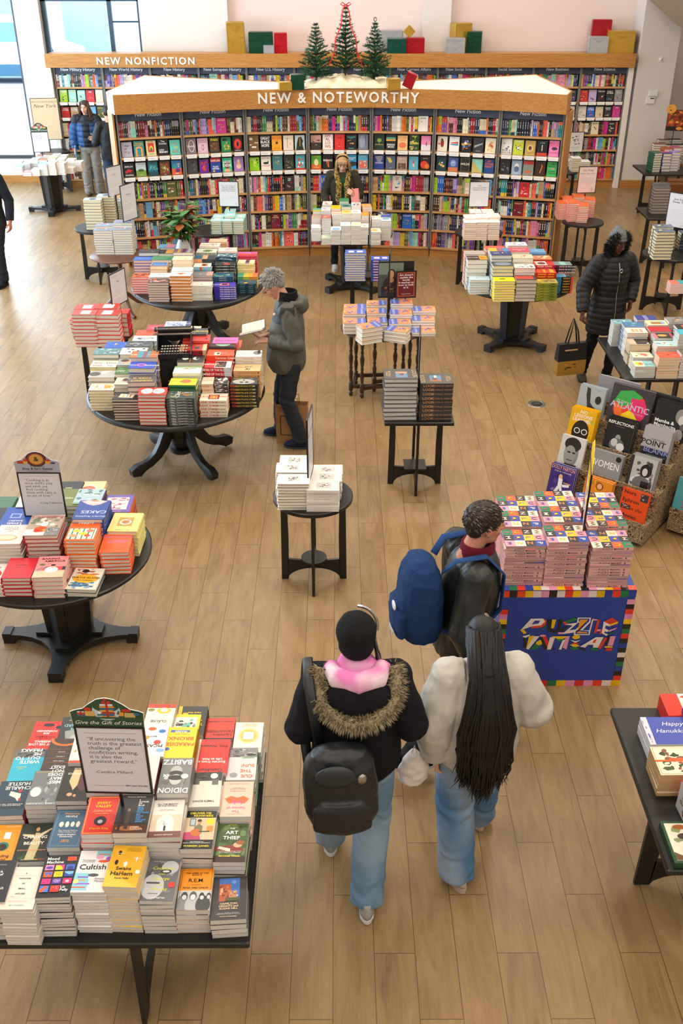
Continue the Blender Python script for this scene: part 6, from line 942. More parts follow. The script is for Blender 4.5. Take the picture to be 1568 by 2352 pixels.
tall = '\n'.join('%g %g %g %d %g 13 20 p|%s|%s|%s' % q for q in [(725.5, 524, 554, 9, 2, 'plain white paperback', 'f4eef0', ''), (749, 547.5, 562, 3, 0, 'pale green paperback on a low pile', 'b8c8a0;f 0 0 1 1 3 8 b8c8a0 8aa88a e8e4d8', ''), (771, 528.6, 562, 8, 0, 'white paperback with blue arch', 'f2f2f0;e .5 .3 .4 .3 5a94c4;e .5 .25 .3 .2 8ab4dc', ''), (793.5, 518.7, 562, 9, 2, 'white paperback, aqua brushstroke', 'f2efe4;f .1 .3 .9 .8 4 8 f2efe4 6ac0d8 e8a05a', ''), (817, 518.7, 562, 10, -1, 'cream paperback, yellow swirl', 'f6efd0;e .5 .5 .3 .2 f2d88a', ''), (839, 522, 562, 8, 0, 'white paperback with red blossoms', 'f4e8e6;f .1 .2 .9 .8 4 8 f4e8e6 e85a5a 3a2a2a', ''), (863, 533, 563, 7, 1, 'white paperback with amber sketch', 'f4ecd8;e .4 .5 .3 .3 e8b45a', ''), (886.5, 507, 553, 9, 0, 'white paperback with blue ridge', 'e8f0f4;e .5 .5 .4 .25 7ab0d8', ''),
 (726, 502, 13.58, 9, -1, 'teal and red patterned paperback', 'c8a890;f 0 0 1 1 5 12 c8a890 5aa8a0 d8402c', ''), (749, 501.6, 13.38, 12, 0, 'dusty red paperback', 'b8605a;f .1 .1 .9 .9 5 6 b8605a e8c8b0', ''), (773, 493, 13.42, 11, 4, 'red and yellow striped paperback', 'f2e8dc;r 0 .2 1 .35 d8342c;r 0 .5 1 .62 e8a02a;r 0 .8 1 .95 d8342c', ''), (795, 491, 13.42, 12, 2, 'amber gradient paperback', 'f0c45a;r 0 0 1 .4 f2d88a;e .5 .6 .3 .15 e8a03a', ''), (817.5, 490, 13.42, 12, 2, 'pink and orange paperback', 'f4e4e4;f 0 .2 1 .8 6 8 f4e4e4 e87a8a f0a05a', ''), (840, 495.6, 13.42, 10, 3, 'orange and gold paperback', 'e8a02a;f 0 0 1 1 7 8 e8a02a d8502c f2c84a 4a3a2a', ''), (864, 504, 13.42, 10, 1, 'white paperback, orange scrawl', 'f4f2ea;f 0 0 1 .4 8 6 f4f2ea e8602c;f 0 .5 1 1 9 9 f4f2ea 3a3a3a f2c03a', ''), (888, 499, 13.5, 8, -10, 'blue paperback, red lightning', '2f4fb0;f .1 .1 .9 .9 8 6 2f4fb0 d83a4a 8a3a9a f2f2f2', ''),
 (729, 486, 13.78, 9, 0, 'green and yellow paperback', 'b8b84a;r 0 .5 1 1 5aa8a0', ''), (749, 483.7, 13.6, 13, 0, 'grey line-art paperback', 'd8d8dc;f .1 .1 .9 .9 3 8 d8d8dc 8a8aa0', ''), (771, 479.5, 13.62, 13, 2, 'taxi yellow paperback', 'f2c81c;T .5 .5 .12 2a2a1a CAB', ''), (795, 476, 13.62, 14, 0, 'sea green whale paperback', '6a9a94;e .5 .4 .4 .2 2a4a54', ''), (818, 473, 13.62, 14, 0, 'multicolour film strip paperback', 'e8e4e0;f 0 0 1 1 4 20 e8e4e0 e8702a 3a5aa8 2a2a2a', ''), (842, 476, 13.62, 13, 6, 'orange blocks paperback', 'f09a3a;r .1 .3 .9 .6 e8b8a0;T .5 .4 .1 d8502c MARE', ''), (751, 470, 13.85, 12, -3, 'red and white paperback', 'e8e0dc;f 0 0 1 1 4 10 e8e0dc c8343a 8a8a8a', ''), (790, 463, 13.9, 14, 0, 'leaf green back-row paperback', '3a8a5a', ''), (879, 492, 13.62, 9, 0, 'black and white back-row paperback', '3a3a3a;f 0 0 1 1 4 8 3a3a3a e8e8e8', '')])
stacks(.76, 'softcover_book', 'book', 'blonde woman table', 'paperbacks on the tall paperback table', tall, False, 28, .003)
wn = '\n'.join('%g %g %g %d %g 14.5 20 p|%s|%s' % q for q in [(40, 384, 400, 4, 3, 'teal topped paperback', '6ab0b0'), (61, 396, 405, 2, 1, 'red topped paperback', 'e0283a;r .1 .3 .9 .6 f2e8e4'), (80.5, 390, 404.5, 4, 0, 'lilac grey paperback', 'c8c0cc'), (97, 377.5, 403.5, 6, 0, 'ice blue paperback', '9ac8dc'), (117, 374, 403, 6, -2, 'cream green paperback', 'e8efd8'), (138, 376, 402, 6, -3, 'biscuit paperback', 'e8dcd0;r .1 .4 .9 .6 c89a7a'), (159, 387, 399, 3, -3, 'buff paperback', 'e2d4b8'), (177, 373, 394, 5, -3, 'white topped paperback', 'f2efe4'),
 (38, 374, 18.05, 5, 3, 'mint paperback', 'a8d4c0'), (59, 376, 17.95, 5, 0, 'rose paperback', 'd8b0b0'), (78, 366.6, 18.0, 7, 0, 'steel paperback', 'a8b4c4'), (98, 368, 17.9, 6, 0, 'copper paperback', 'b8805a'), (118, 364, 17.9, 7, 0, 'straw paperback', 'e4d8a8'), (138, 366, 17.9, 7, 0, 'snow paperback', 'f0f0ee'), (160, 368, 17.9, 6, -2, 'ivory paperback', 'f0eadc'), (92, 359, 18.25, 8, 0, 'rust brown paperback', 'a8705a'), (108, 356, 18.25, 8, 0, 'umber paperback', '8a6a58'), (125, 357, 18.25, 8, 0, 'frost paperback', 'e4ecf2'), (143, 359, 18.25, 7, 0, 'linen paperback', 'e8e2d4')])
stacks(.76, 'softcover_book', 'book', 'window pedestal table', 'paperbacks on the window table', wn, False, 29, .003)
gl = []
for nm, row in {'white correspondence novel': [(1081, 512, 551.7, 8, 0), (1107.5, 511, 551.7, 8, 0), (1135, 511, 551.7, 8, 0), (1082, 502, 13.55, 10, 0), (1109, 500, 13.55, 10, 0), (1136, 499, 13.55, 10, 0), (1094, 489, 13.8, 11, 0), (1122, 489, 13.8, 11, 0)]}.items():
    gl += ['%g %g %g %d %g 16 23 h|%s, %s|f6f0e8;e .5 .45 .08 .04 b8905a;t .5 .7 .04 8a6a4a THE|f0cfc0|efe2d2' % (*q, nm, w_) for q, w_ in zip(row, ['front outer pile', 'front middle pile', 'front inner pile', 'second row outer', 'second row middle', 'second row inner', 'rear outer', 'rear inner'])]
stacks(.76, 'hardcover_novel', 'book', 'table below the notice', 'white novels', '\n'.join(gl), False, 30, .003)
wl = ['front outer pile', 'front middle pile', 'front inner pile', 'rear outer pile', 'rear middle pile', 'rear inner pile', 'third row pile']
def grp(fmt, nm, rows, cov, spn, pc, where, gname, kind, seed):
    stacks(.76, kind, 'book', where, gname, '\n'.join('%g %g %g %d %g %s|%s, %s|%s|%s|%s' % (*q, fmt, nm, w_, cov, spn, pc) for q, w_ in zip(rows, wl)), False, seed, .003)
grp('16 24 h', 'orange-topped novel', [(1297, 468, 504.6, 10, 0), (1319, 467, 509, 10, 0), (1343, 474, 512, 9, -8), (1306, 458, 14.68, 11, 0), (1332, 453, 14.68, 12, -4), (1358, 460, 14.62, 10, -8)], 'f26a2c;t .5 .75 .05 fbe0c8 HEART', 'e8a898', 'f2cfc0', 'display end table', 'orange novels', 'hardcover_novel', 31)
grp('15.5 22 h', 'mint novel', [(496, 508, 538, 6, 0), (520.5, 508, 538, 6, 0), (546, 508, 538, 6, 0), (500, 500, 13.85, 8, 0), (526, 497, 13.85, 8, 0), (550, 500, 13.85, 8, 0), (527, 488, 14.05, 9, 0)], 'a8dcd8;e .5 .5 .3 .2 e8f4f0;r .3 .7 .7 .76 6ab0b0', '5a8a88', 'f0e6c8', 'mint book table', 'mint novels', 'hardcover_novel', 32)
grp('16 25 h', 'silver-topped novel', [(223, 470.7, 511, 9, -90), (265, 461, 506.5, 10, -90), (210, 460, 13.95, 10, -90), (241, 451, 14.1, 12, -90)], 'b8c4cc;e .5 .5 .3 .2 3a4a54', '2a2a2c', 'ece0b8', 'end panel table', 'silver novels', 'hardcover_novel', 33)
grp('16 25 h', 'blue-grey glossy novel', [(235, 530, 584.5, 10, -90), (279, 528, 584.5, 11, -90), (238, 520, 12.85, 11, -90), (281, 512, 12.85, 13, -90)], '8a9cb0;f 0 0 1 1 4 8 8a9cb0 e8502c dfe6ee 3a4450', 'c8c4bc', 'ece2cc', 'mahogany tripod table', 'glossy novels', 'hardcover_novel', 34)
grp('15.5 23 h', 'white-topped book', [(1309, 370, 382, 4, 0), (1328, 370, 382, 4, 0), (1346, 372, 384, 4, 0), (1325, 364, 17.8, 6, 0)], 'f2f2f0;r .2 .7 .8 .8 6aa88a', 'd8d0b8', 'e6dcc4', 'far corner table', 'white-topped books', 'hardcover_novel', 35)
grp('16 24 h', 'navy cloudy novel', [(1531, 544, 575, 4, -90), (1530, 533, 12.45, 6, -90), (1526, 522, 12.62, 8, -90), (1586, 536, 575, 6, 90)], '5a6a7c;f 0 0 1 1 4 8 5a6a7c e8dcb0 8a9cb0', '2a3444', 'ece2bc', 'tilted notice table', 'navy novels', 'hardcover_novel', 36)
grp('16.5 24 h', 'grey slipcased book', [(1521, 441, 476, 6, -90), (1522, 432, 14.83, 6, -90), (1521, 424, 15.0, 6, -90)], '55585a', '3a3c3e', '9c8e82', 'wall square table', 'grey boxed books', 'hardcover_novel', 37)
grp('17 25 h', 'brown leather book', [(1553, 424, 16.2, 8, -90), (1556, 415, 16.4, 8, -90)], '6a3a1e;b .08 .02 c88a4a', '5a2c14', 'a8602c', 'rear square table', 'leather books', 'hardcover_novel', 38)
stacks(.76, 'hardcover_novel', 'book', 'poster table', 'mixed books by the poster', '\n'.join('%g %g %g %d %g 15.5 22 h|%s|%s|%s' % q for q in [(1519, 361, 384, 3, -4, 'white boxed set', 'f0ece6', ''), (1538, 365, 388, 6, -2, 'cream topped novel', 'e8d8b0', ''), (1554, 366, 390, 2, 0, 'speckled teal volume', '2f6a70;f 0 0 1 1 5 20 2f6a70 4a8a8a 1c4a50', '2f6a70'), (1510, 352, 17.75, 3, 10, 'forest green volume', '1f5a44', ''), (1533, 353, 17.8, 6, 0, 'purple and pink novel', '4a3a9a;r 0 .5 1 1 c85a8a', ''), (1553, 350, 17.85, 7, 0, 'lavender novel', '8a84c8;f 0 0 1 1 5 8 8a84c8 e8e4f0 3a8a7a', ''), (1535, 343, 18.0, 6, 0, 'tan boxed novel', 'a8602c', ''), (1556, 340, 18.05, 7, 0, 'magenta novel', 'b85a7a', '')]), False, 39)
stacks(.76, 'hardcover_novel', 'book', 'far wall table', 'dark books by the wall corner', '\n'.join('%g %g %g %d %g 16 24 h|%s|%s|%s' % q for q in [(1517, 331, 19.25, 5, -90, 'copper-edged volume', '8a4a28', '6a3218'), (1541, 333, 19.25, 5, -90, 'black and cream volume', '1c1c1e', '1c1c1e'), (1565, 333, 19.25, 5, -90, 'black leather volume', '17181a', '17181a'), (1528, 322, 19.45, 7, -90, 'brown leather volume', '5a3420', '4a2814'), (1551, 321, 19.45, 7, -90, 'dark lettered volume', '2a2422', '1c1816')]), False, 42)
RB = 'table beside black-coated woman'
stacks(.76, 'softcover_book', 'book', RB, 'paperbacks on the large table beside the woman in black', '''
1483 842 868.5 5 -90 14 19 p|green and aqua parrot paperback|8ac0c4;r 0 0 1 .45 e8ecc8;e .5 .25 .3 .2 b8d83a;e .5 .35 .2 .12 e8742a;v .5 .75 .2 2f6a74 ONE|;r 0 .46 1 .48 fff
1538 821.7 869.7 8 -90 14 20 p|orange-red paperback, bird mark|f0502c;e .5 .5 .08 .06 3a1a14;v .5 .15 .08 f8c8b0 STONE;v .5 .82 .08 f8c8b0 YARD||e6d8b8
1478 821 8.78 6 -90 14 19 p|cream paperback with coral shape|efe8c8;p f07a6a .3 .4 .6 .45 .8 .7 .5 .8 .3 .65;e .7 .2 .1 .06 8a7a3a;v .3 .5 .12 4a4a40 FICTION
1470 790.5 8.94 11 -90 14 20 p|black paperback, peach margin|2a2624;r 0 0 1 .35 f0c0a0;v .5 .7 .1 c8503a HOLY;e .85 .9 .09 .06 f2f2f2||e6d8b8
1465 765 9.1 13 -90 14 20 p|white paperback, tan panels|efece2;r .2 .25 .8 .4 d8a880;r .2 .45 .8 .58 d8a880;r .2 .65 .8 .8 d8a880;r .96 0 1 1 f0a02a
1458 751 9.26 13 -90 14 20 p|blue and green map paperback|4a7ab0;r 0 .55 1 1 6ac04a;f 0 0 1 1 6 10 4a7ab0 8ab0d8 3a8a8a
1433 744 9.42 12 -90 14 20 p|red and teal edge-of-table paperback|7ab0b8;r 0 0 1 .3 b85aa0;f 0 0 1 1 4 8 7ab0b8 5a8a9a e8e4e0
1533 795 8.8 11 -90 14 20 p|pale blue paperback, splashing figure|b8dce0;f .2 .2 .8 .6 3 6 b8dce0 2f4a84 e8602c;e .75 .7 .12 .07 b8a02a;v .4 .15 .16 2a3440 SEX||efd4c8
1527 776.7 8.96 12 -90 14 20 p|black paperback, golden animal|2a2422;e .45 .45 .2 .24 e8a84a;r 0 0 1 .18 e87a8a;r 0 .85 1 .95 d83a5a
1518 761.7 9.12 13 -90 14 21 p|plain deep red paperback|c0101c;v .5 .5 .06 a80c18 RED||d8d0c8
1511 746.8 9.28 13 -90 14 20 p|cream paperback, brown cylinder|efe4b8;r .3 .2 .8 .75 a87a4a;e .5 .8 .3 .1 8ab0e0|
1486 735 9.44 14 -90 14 20 p|indigo topped paperback|2f3a94;r 0 .4 1 .6 8a8ac8
1590 814 869 9 -90 14 20 p|floral paperback at the frame edge|6a6a58;f 0 0 1 1 8 12 6a6a58 c89a7a 3a3a34
1584 768 8.8 12 -90 14 20 p|turquoise paperback, red plane|3ab4c8;e .4 .5 .3 .1 d8402c
1580 756 9.0 12 -90 14 20 p|black and orange dotted paperback|24242a;r .2 .3 .7 .4 e8502c;r .2 .6 .7 .7 f2c82a
1560 740 9.3 14 -90 15 21 p|grey mountain paperback|8a8886;f 0 0 1 1 5 12 8a8886 e8e4e0 4a4240 b89a80
1560 652 675 5 -90 14 20 p|coral paperback at the far frame edge|f0705a;r 0 .5 1 1 2fa8b0||f0d8d0
''', False, 40)
PZ = ''.join(';r %g %g %g %g %s' % (i * .3333, j * .25, (i + 1) * .3333, (j + 1) * .25, c) for (i, j), c in zip([(i, j) for j in range(4) for i in range(3)], ['1f7a54', '2a2a2e', 'f2a0b8', 'f0552c', '2a4aa8', 'f0e2d4', '2a2a2e', 'f2c41c', '2a2a2e', 'f0e2d4', 'f29ab0', '2a4aa8']))
PZ += ';T .166 .8 .12 3a8a4a W;T .166 .05 .11 e85a8a I;T .5 .05 .11 f2e2d4 M;T .83 .05 .11 e8502c A;T .166 .3 .12 f2c41c U;T .5 .3 .12 e8402c A;T .83 .3 .12 f2c41c Z;T .166 .55 .12 f0d0c0 N;T .5 .55 .12 8a7aa8 L;T .83 .55 .12 f09a5a Z;T .5 .8 .12 2a2a2e U;T .83 .8 .12 f2e2d4 P;e .5 .36 .05 .04 f2d81c;r .08 .86 .28 .88 e8502c;e .83 .12 .08 .03 3a5ab8'
pzs = 'e6b8b0~!e6b8b0:T .14 .3 .3 8a5a54 A Guide:T .5 .22 .55 2a2a40 PUZZLE MANIA!:T .62 .22 .2 e8402c ,:r .84 .2 .88 .8 8a5a54'
stacks(.79, 'puzzle_book', 'book', 'blue cardboard display', 'puzzle books', '\n'.join('%g %g %g %d %g 20 25.5 p|%s|%s|%s|c8a09a' % (x, y, v_, n, r_, nm, 'f2a0b8' + PZ, pzs) for x, y, v_, n, r_, nm in [
    (1208, 1254.7, 1343.6, 14, -90, 'tile-cover puzzle book, front outer pile'), (1305.5, 1246, 1347, 15, -90, 'tile-cover puzzle book, front middle pile'), (1407, 1258, 1350, 14, 90, 'tile-cover puzzle book, front inner pile'),
    (1200, 1210, 5.37, 16, -90, 'tile-cover puzzle book, middle outer pile'), (1296, 1199, 5.37, 17, -90, 'tile-cover puzzle book, middle central pile'), (1396, 1209, 5.35, 16, 90, 'tile-cover puzzle book, middle inner pile'),
    (1192, 1174, 5.58, 17, -90, 'tile-cover puzzle book, rear outer pile'), (1282, 1163, 5.58, 18, -90, 'tile-cover puzzle book, rear central pile'), (1380, 1166, 5.57, 18, 90, 'tile-cover puzzle book, rear inner pile')]), True, 41, .004)
# ================================================================ notices and signs
def notice(name, label, x, y, z0, w, h, yaw, spec, topper=None, foot=.76, lean=0, bg='dfdfe6', double=True, pole=True):
    t = empty('sign_holder' if name is None else name, (x, y, foot), R(yaw), label, 'sign')
    k = z0 - foot; F = Matrix.Translation((0, 0, k)) @ Matrix.Rotation(R(-lean), 4, 'X')
    mb = MB(); mb.xf = F; e = .009
    mb.box(-w / 2, -.006, 0, w / 2, .006, e, '1b1b1c').box(-w / 2, -.006, h - e, w / 2, .006, h, '1b1b1c').box(-w / 2, -.006, e, -w / 2 + e, .006, h - e, '1b1b1c').box(w / 2 - e, -.006, e, w / 2, .006, h - e, '1b1b1c')
    mb.build('frame', 'print', t)
    mb = MB(); mb.xf = F; mb.box(-w / 2 + e, -.003, e, w / 2 - e, .003, h - e, bg); mb.xf = None
    paint(mb, F @ Matrix.Translation((-w / 2 + e, -.0031, e)) @ Matrix.Rotation(R(90), 4, 'X'), w - 2 * e, h - 2 * e, bg + ';' + spec)
    if double: paint(mb, F @ Matrix.Translation((w / 2 - e, .0031, e)) @ Matrix.Rotation(R(180), 4, 'Z') @ Matrix.Rotation(R(90), 4, 'X'), w - 2 * e, h - 2 * e, bg + ';' + spec)
    mb.xf = None; mb.build('sheet', 'print', t)
    if pole and k > .01:
        MB().box(-.006, .006, 0, .006, .016, k + h * .3, '1b1b1c').build('pole', 'black_metal', t); MB().box(-.05, -.035, 0, .05, .05, .004).build('foot_plate', 'black_metal', t)
    if topper:
        col, tspec, rim = topper; th = w * .52
        P = [(-w / 2, 0), (w / 2, 0), (w / 2 + .004, th * .5), (w * .45, th * .56), (w * .33, th * .62), (w * .24, th * .78), (w * .12, th * .95), (0, th), (-w * .12, th * .95), (-w * .24, th * .78), (-w * .33, th * .62), (-w * .45, th * .56), (-w / 2 - .004, th * .5)]
        mb = MB(); mb.xf = F @ Matrix.Translation((0, -.001, h)) @ Matrix.Rotation(R(90), 4, 'X'); mb.prism([(a * 1.012, b * 1.01 - .0004) for a, b in P], -.0018, .0018, rim); mb.prism(P, .0018, .0021, col)
        M = mb.xf @ Matrix.Translation((-w / 2, 0, .0022)); mb.xf = None; paint(mb, M, w, th, tspec, base=False); mb.build('topper', 'print', t)
    return t
q1 = 'r .1 .92 .9 .924 55555a;l .13 .81 .05 2c2c30 “If uncovering the|truth is the greatest|challenge of|nonfiction writing,|it is also the|greatest reward.”;l .17 .3 .04 3a3a40 -Candice Millard;r .12 .1 .6 .104 55555a;L .62 .095 .022 3a3a40 B&N Upper West Side'
tp = 'e .5 .56 .2 .34 c8d4dc;e .5 .72 .19 .2 2c5138;r .45 .3 .6 .82 2c5138;r .42 .74 .6 .8 e8e8f0;r .41 .67 .62 .73 d89a4a;r .42 .6 .62 .66 3a6a94;r .41 .53 .6 .59 d8a04a;r .43 .46 .62 .52 b83a30;r .42 .4 .61 .46 3a6a94;r .43 .33 .62 .39 d8a04a;r .5 .33 .53 .82 a8302a;e .48 .86 .03 .06 c83a30;e .55 .86 .03 .06 c83a30;e .5 .98 .03 .05 c8402c;p 2c6a4a .36 .4 .4 .52 .44 .4;p 2c6a4a .64 .45 .67 .6 .7 .45;e .4 .5 .02 .05 f0f0f4;r .08 .36 .2 .42 3a6a94;r .08 .43 .2 .49 c8402c;r .09 .5 .19 .54 e8e4ea;r .13 .36 .15 .58 a8302a;r .2 .38 .33 .56 d8b060;e .24 .62 .05 .07 c83a30;r .68 .4 .74 .54 e0a03a;r .75 .36 .9 .52 c8b070;e .78 .6 .07 .06 b8342c;e .92 .48 .04 .05 3a6a94;f .35 .3 .65 .36 3 6 2c5138 b83a30 4a7a4a;i .5 .1 .12 f2f2ee Give the Gift of Stories'
notice(None, 'large quote notice with a green holiday topper on the nearest book table', -.945, 3.02, 1.2, .292, .385, -2, q1, ('2c5138', tp, 'e8ece8'))
q2 = 'r .1 .93 .9 .934 55555a;l .12 .82 .053 2c2c30 “Cooking is at|once child\'s play|and adult joy.|And cooking|done with care is|an act of love.”;l .4 .29 .042 3a3a40 -Craig Claiborne'
tp2 = 'e .5 .64 .24 .36 3f2a22;e .5 .64 .2 .3 8a3a30;e .5 .64 .16 .25 c89a48;T .5 .55 .2 1c1a1c &;r .06 .42 .2 .56 b8442c;r .2 .42 .3 .55 d8a860;r .7 .42 .82 .56 d8a050;r .82 .42 .92 .5 3a4a6a;e .25 .6 .05 .06 c83a30;e .76 .6 .06 .05 b8342c;t .5 .26 .1 2c2c34 Members;T .5 .13 .1 2c2c34 Shop & Earn Stamps;t .5 .03 .05 8a3a3a 10 STAMPS = $5 REWARD'
notice(None, 'cooking quote notice with a pale wreath topper on the cookbook table', -1.995, 5.75, .955, .292, .345, -1, q2, ('a9adbc', tp2, 'c8ccd8'), foot=.76)
blank = 'r .1 .9 .9 .905 888;t .5 .7 .05 555 %s;f .15 .2 .85 .5 3 0 e8e8ea;r .15 .45 .8 .46 bbb;r .15 .4 .75 .41 bbb;r .15 .35 .8 .36 bbb;r .15 .3 .6 .31 bbb'
B = lambda s: blank % s
notice(None, 'edge-on notice between the white sketch books in mid floor', -.205, 6.38, .92, .28, .52, 84, B('Bread of Angels'))
notice(None, 'edge-on notice between the grey portrait books', .70, 7.93, .98, .28, .5, 86, B('The Look'))
notice(None, 'tall edge-on notice between the art novel piles', .54, 10.05, 1.15, .28, .42, 86, B('The Painter'))
notice(None, 'edge-on notice between the blue book piles', .385, 12.05, 1.08, .25, .36, 88, B('Map'))
notice(None, 'turned notice beside the red book piles', -2.26, 9.86, 1.06, .29, .35, 68, B('Egg'))
notice(None, 'turned notice above the silver-topped novels', -3.13, 14.2, 1.18, .29, .4, 55, B('Wild'))
notice(None, 'turned notice above the mahogany table books', -2.70, 12.95, 1.15, .3, .46, 62, B('Notes'))
notice(None, 'facing notice above the mint novels', -1.53, 14.12, 1.04, .285, .35, -3, 't .5 .82 .05 555 The True Story of|Raja the Gullible|(And His Mother)|Rabih Alameddine;r .12 .42 .85 .425 bbb;r .12 .36 .85 .365 bbb;r .12 .3 .7 .305 bbb;t .85 .06 .09 ccc &')
notice(None, 'facing notice above the white correspondence novels', 1.98, 14.05, 1.05, .285, .35, 3, 't .5 .82 .06 555 The|Correspondent|Virginia Evans;r .12 .42 .85 .425 bbb;r .12 .36 .85 .365 bbb;r .12 .3 .7 .305 bbb;e .85 .1 .06 .05 ddd')
notice(None, 'pink-toned notice above the orange-topped novels', 3.665, 14.85, 1.06, .285, .38, 6, 't .5 .84 .075 4a4046 Lily King;t .5 .72 .055 555 Heart the Lover;r .12 .56 .85 .565 b8a8ac;r .12 .5 .85 .505 b8a8ac;r .12 .44 .85 .445 b8a8ac;r .12 .38 .85 .385 b8a8ac;t .82 .06 .13 d8b0ac &', bg='ecd8d4')
notice(None, 'notice with black ink drawing beyond the display end', 4.16, 18.0, 1.05, .27, .34, 4, 'f .15 .35 .85 .85 7 26 dcdcda 3a3a3c 8a8a8c dcdcda;t .5 .2 .045 333 Good Things;t .5 .12 .03 555 from the garden', bg='dcdcda')
notice(None, 'white notice with green holiday topper on the window table', -5.26, 18.3, 1.0, .29, .345, 8, 'r .1 .93 .9 .935 888;t .45 .78 .07 66667a Just One|Thing;r .12 .5 .85 .505 bbb;r .12 .44 .85 .445 bbb;r .12 .38 .7 .385 bbb', ('2c5138', tp, 'e8ece8'))
notice('parchment_poster', 'tall parchment poster on the little table by the window', -5.47, 19.62, .98, .5, .74, 8, 't .5 .9 .05 7a5a3a How to Survive the Ending of;i .5 .78 .08 5a4030 New York;r .2 .7 .8 .703 a88a60;r .15 .6 .8 .602 c8a878;r .15 .5 .8 .502 c8a878;r .15 .4 .8 .402 c8a878;r .15 .3 .7 .302 c8a878', foot=.76, bg='d8c09a')
notice(None, 'slanted notice between navy novel piles at the frame edge', 4.42, 12.92, 1.05, .3, .44, -42, 'T .5 .8 .06 555 Just Kids|Sweet Talk;r .15 .5 .8 .505 bbb;r .15 .44 .8 .445 bbb;r .15 .38 .8 .385 bbb;r .15 .32 .6 .325 bbb')
tq = notice('dragon_poster', 'fiery framed dragon poster above the far mixed books', 6.1, 18.8, 1.27, .3, .36, -12, 'f 0 0 1 1 9 20 a8481c e8822a f0b04a 6a2414;T .5 .8 .13 2a120c EARN|YOUR|DRAGON;r 0 .0 1 .2 1c1412;e .8 .1 .2 .08 e8963a', bg='c8602a', double=False)
mb = MB(); mb.xf = Matrix.Translation((-.1, -.012, .88)) @ Matrix.Rotation(R(90), 4, 'X'); mb.prism(ellipse(0, 0, .085, .08, 16), -.003, .003, 'e0a040'); BX = mb.xf; mb.xf = None; paint(mb, BX @ Matrix.Translation((-.06, -.06, .0032)), .12, .12, 'e0a040;f .1 .1 .9 .9 4 10 e0a040 1c1412 f0c060', base=False); mb.xf = None; mb.build('badge', 'print', tq)
tq = notice(None, 'dark red card reading about art beside the portrait board', .735, 10.33, .968, .225, .30, 8, 'b .06 .02 d89a50;T .5 .84 .07 f6eee6 Art doesn\'t|explain the|world.|It teaches us|how to look|at it.;t .5 .12 .035 f6eee6 Study of Hearts', bg='6a1c24', pole=False, double=False)
MB().box(-.006, .006, 0, .006, .016, .3).box(-.04, -.02, 0, .04, .03, .004).build('pole', 'black_metal', tq)
t = empty('portrait_easel', (.585, 10.37, .76), R(4), 'dark board with a painted portrait behind the art novels', 'easel')
MB().box(-.15, -.008, .2, .235, .0, .60, '1e1e20').box(-.02, -.008, 0, .02, 0, .2, '1e1e20').box(-.06, -.02, 0, .06, .03, .006, '1e1e20').build('board', 'print', t)
mb = MB(); mb.box(-.145, -.014, .225, .12, -.009, .585, '3a3a2e'); paint(mb, Matrix.Translation((-.145, -.0145, .225)) @ Matrix.Rotation(R(90), 4, 'X'), .265, .36, '4a5548;r 0 .65 1 1 7a8a78;e .5 .3 .34 .3 2c241e;e .52 .66 .16 .16 2a1e18;e .52 .66 .1 .12 c89a68;e .5 .48 .12 .08 b8885a;f .1 .02 .9 .3 5 8 2c241e 5a3a28 a8683a'); mb.build('picture', 'print', t)
notice('puzzle_sign', 'narrow patterned sign standing edge-on among the puzzle books', 1.585, 5.42, 1.05, .3, .48, 78, 'b .04 .02 e8b82a;r .08 .72 .92 .94 f2c41c;T .5 .82 .05 3a2a5a SHARPEN YOUR MIND;f .1 .08 .9 .7 9 26 f0e2d4 2a4aa8 e8502c f2a0b8 1f7a54 f2c41c 2a2a2e', bg='e8a0b0', foot=.795, topper=('e8502c', 'f .1 .05 .9 .6 5 20 e8502c f2c41c 2a4aa8 1f7a54 f0e2d4;p f0e2d4 .2 .6 .25 .9 .3 .6;p 1f7a54 .35 .6 .4 .95 .45 .6;p f2c41c .55 .6 .6 .95 .65 .6', 'f2c41c'))
# ================================================================ puzzle cardboard display
t = empty('cardboard_display', (1.47, 5.41, 0), 0, 'bright blue cardboard display box lettered PUZZLE MANIA! with checked border', 'display box')
W, D, H_ = .86, .62, .79
mb = MB(); mb.bbox(-W / 2, -D / 2, 0, W / 2, D / 2, H_, .004, '2945a2')
cc = ['f0552c', '2a2624', 'f0552c', 'f2c41c', 'e8dcd8', 'e89ac0', '2a2624', 'e8dcd8', 'e8402c', 'f2c41c', 'e89ac0', 'e8dcd8', 'e0b41c', '2945a2', 'e8402c', '1f7a4a', '2945a2']
FR = Matrix.Translation((-W / 2, -D / 2 - .0004, 0)) @ Matrix.Rotation(R(90), 4, 'X'); sp_ = ''
n = len(cc)
for i, c in enumerate(cc): sp_ += ';r %g .93 %g .995 %s' % (i / n, (i + 1) / n, c)
for i, c in enumerate(['1f7a4a', 'e89ac0', '1f6a40', 'e89ac0', 'e8dcd8', 'd8342c', '1f7a4a', 'f2c41c', 'e89ac0', 'd8342c', 'e89ac0', 'e8402c', 'e8dcd8', 'e8b81c']): sp_ += ';r %g 0 %g .062 %s' % (i / 14, (i + 1) / 14, c)
for i, c in enumerate(['e8402c', '2a2624', '2945a2', '1f7a4a', '2a2624', 'e8dcd8', '2a2624', '2945a2', '2a2624', 'e8402c', '1f7a4a', '2a2624', 'f2c41c', 'd88ac0', 'e8402c', '2a2624', 'e89ac0']):
    z_ = .062 + i * .05; sp_ += ';r .94 %g 1 %g %s' % (z_, z_ + .05, c)
    if i < 15: sp_ += ';r 0 %g .06 %g %s' % (z_, z_ + .05, c)
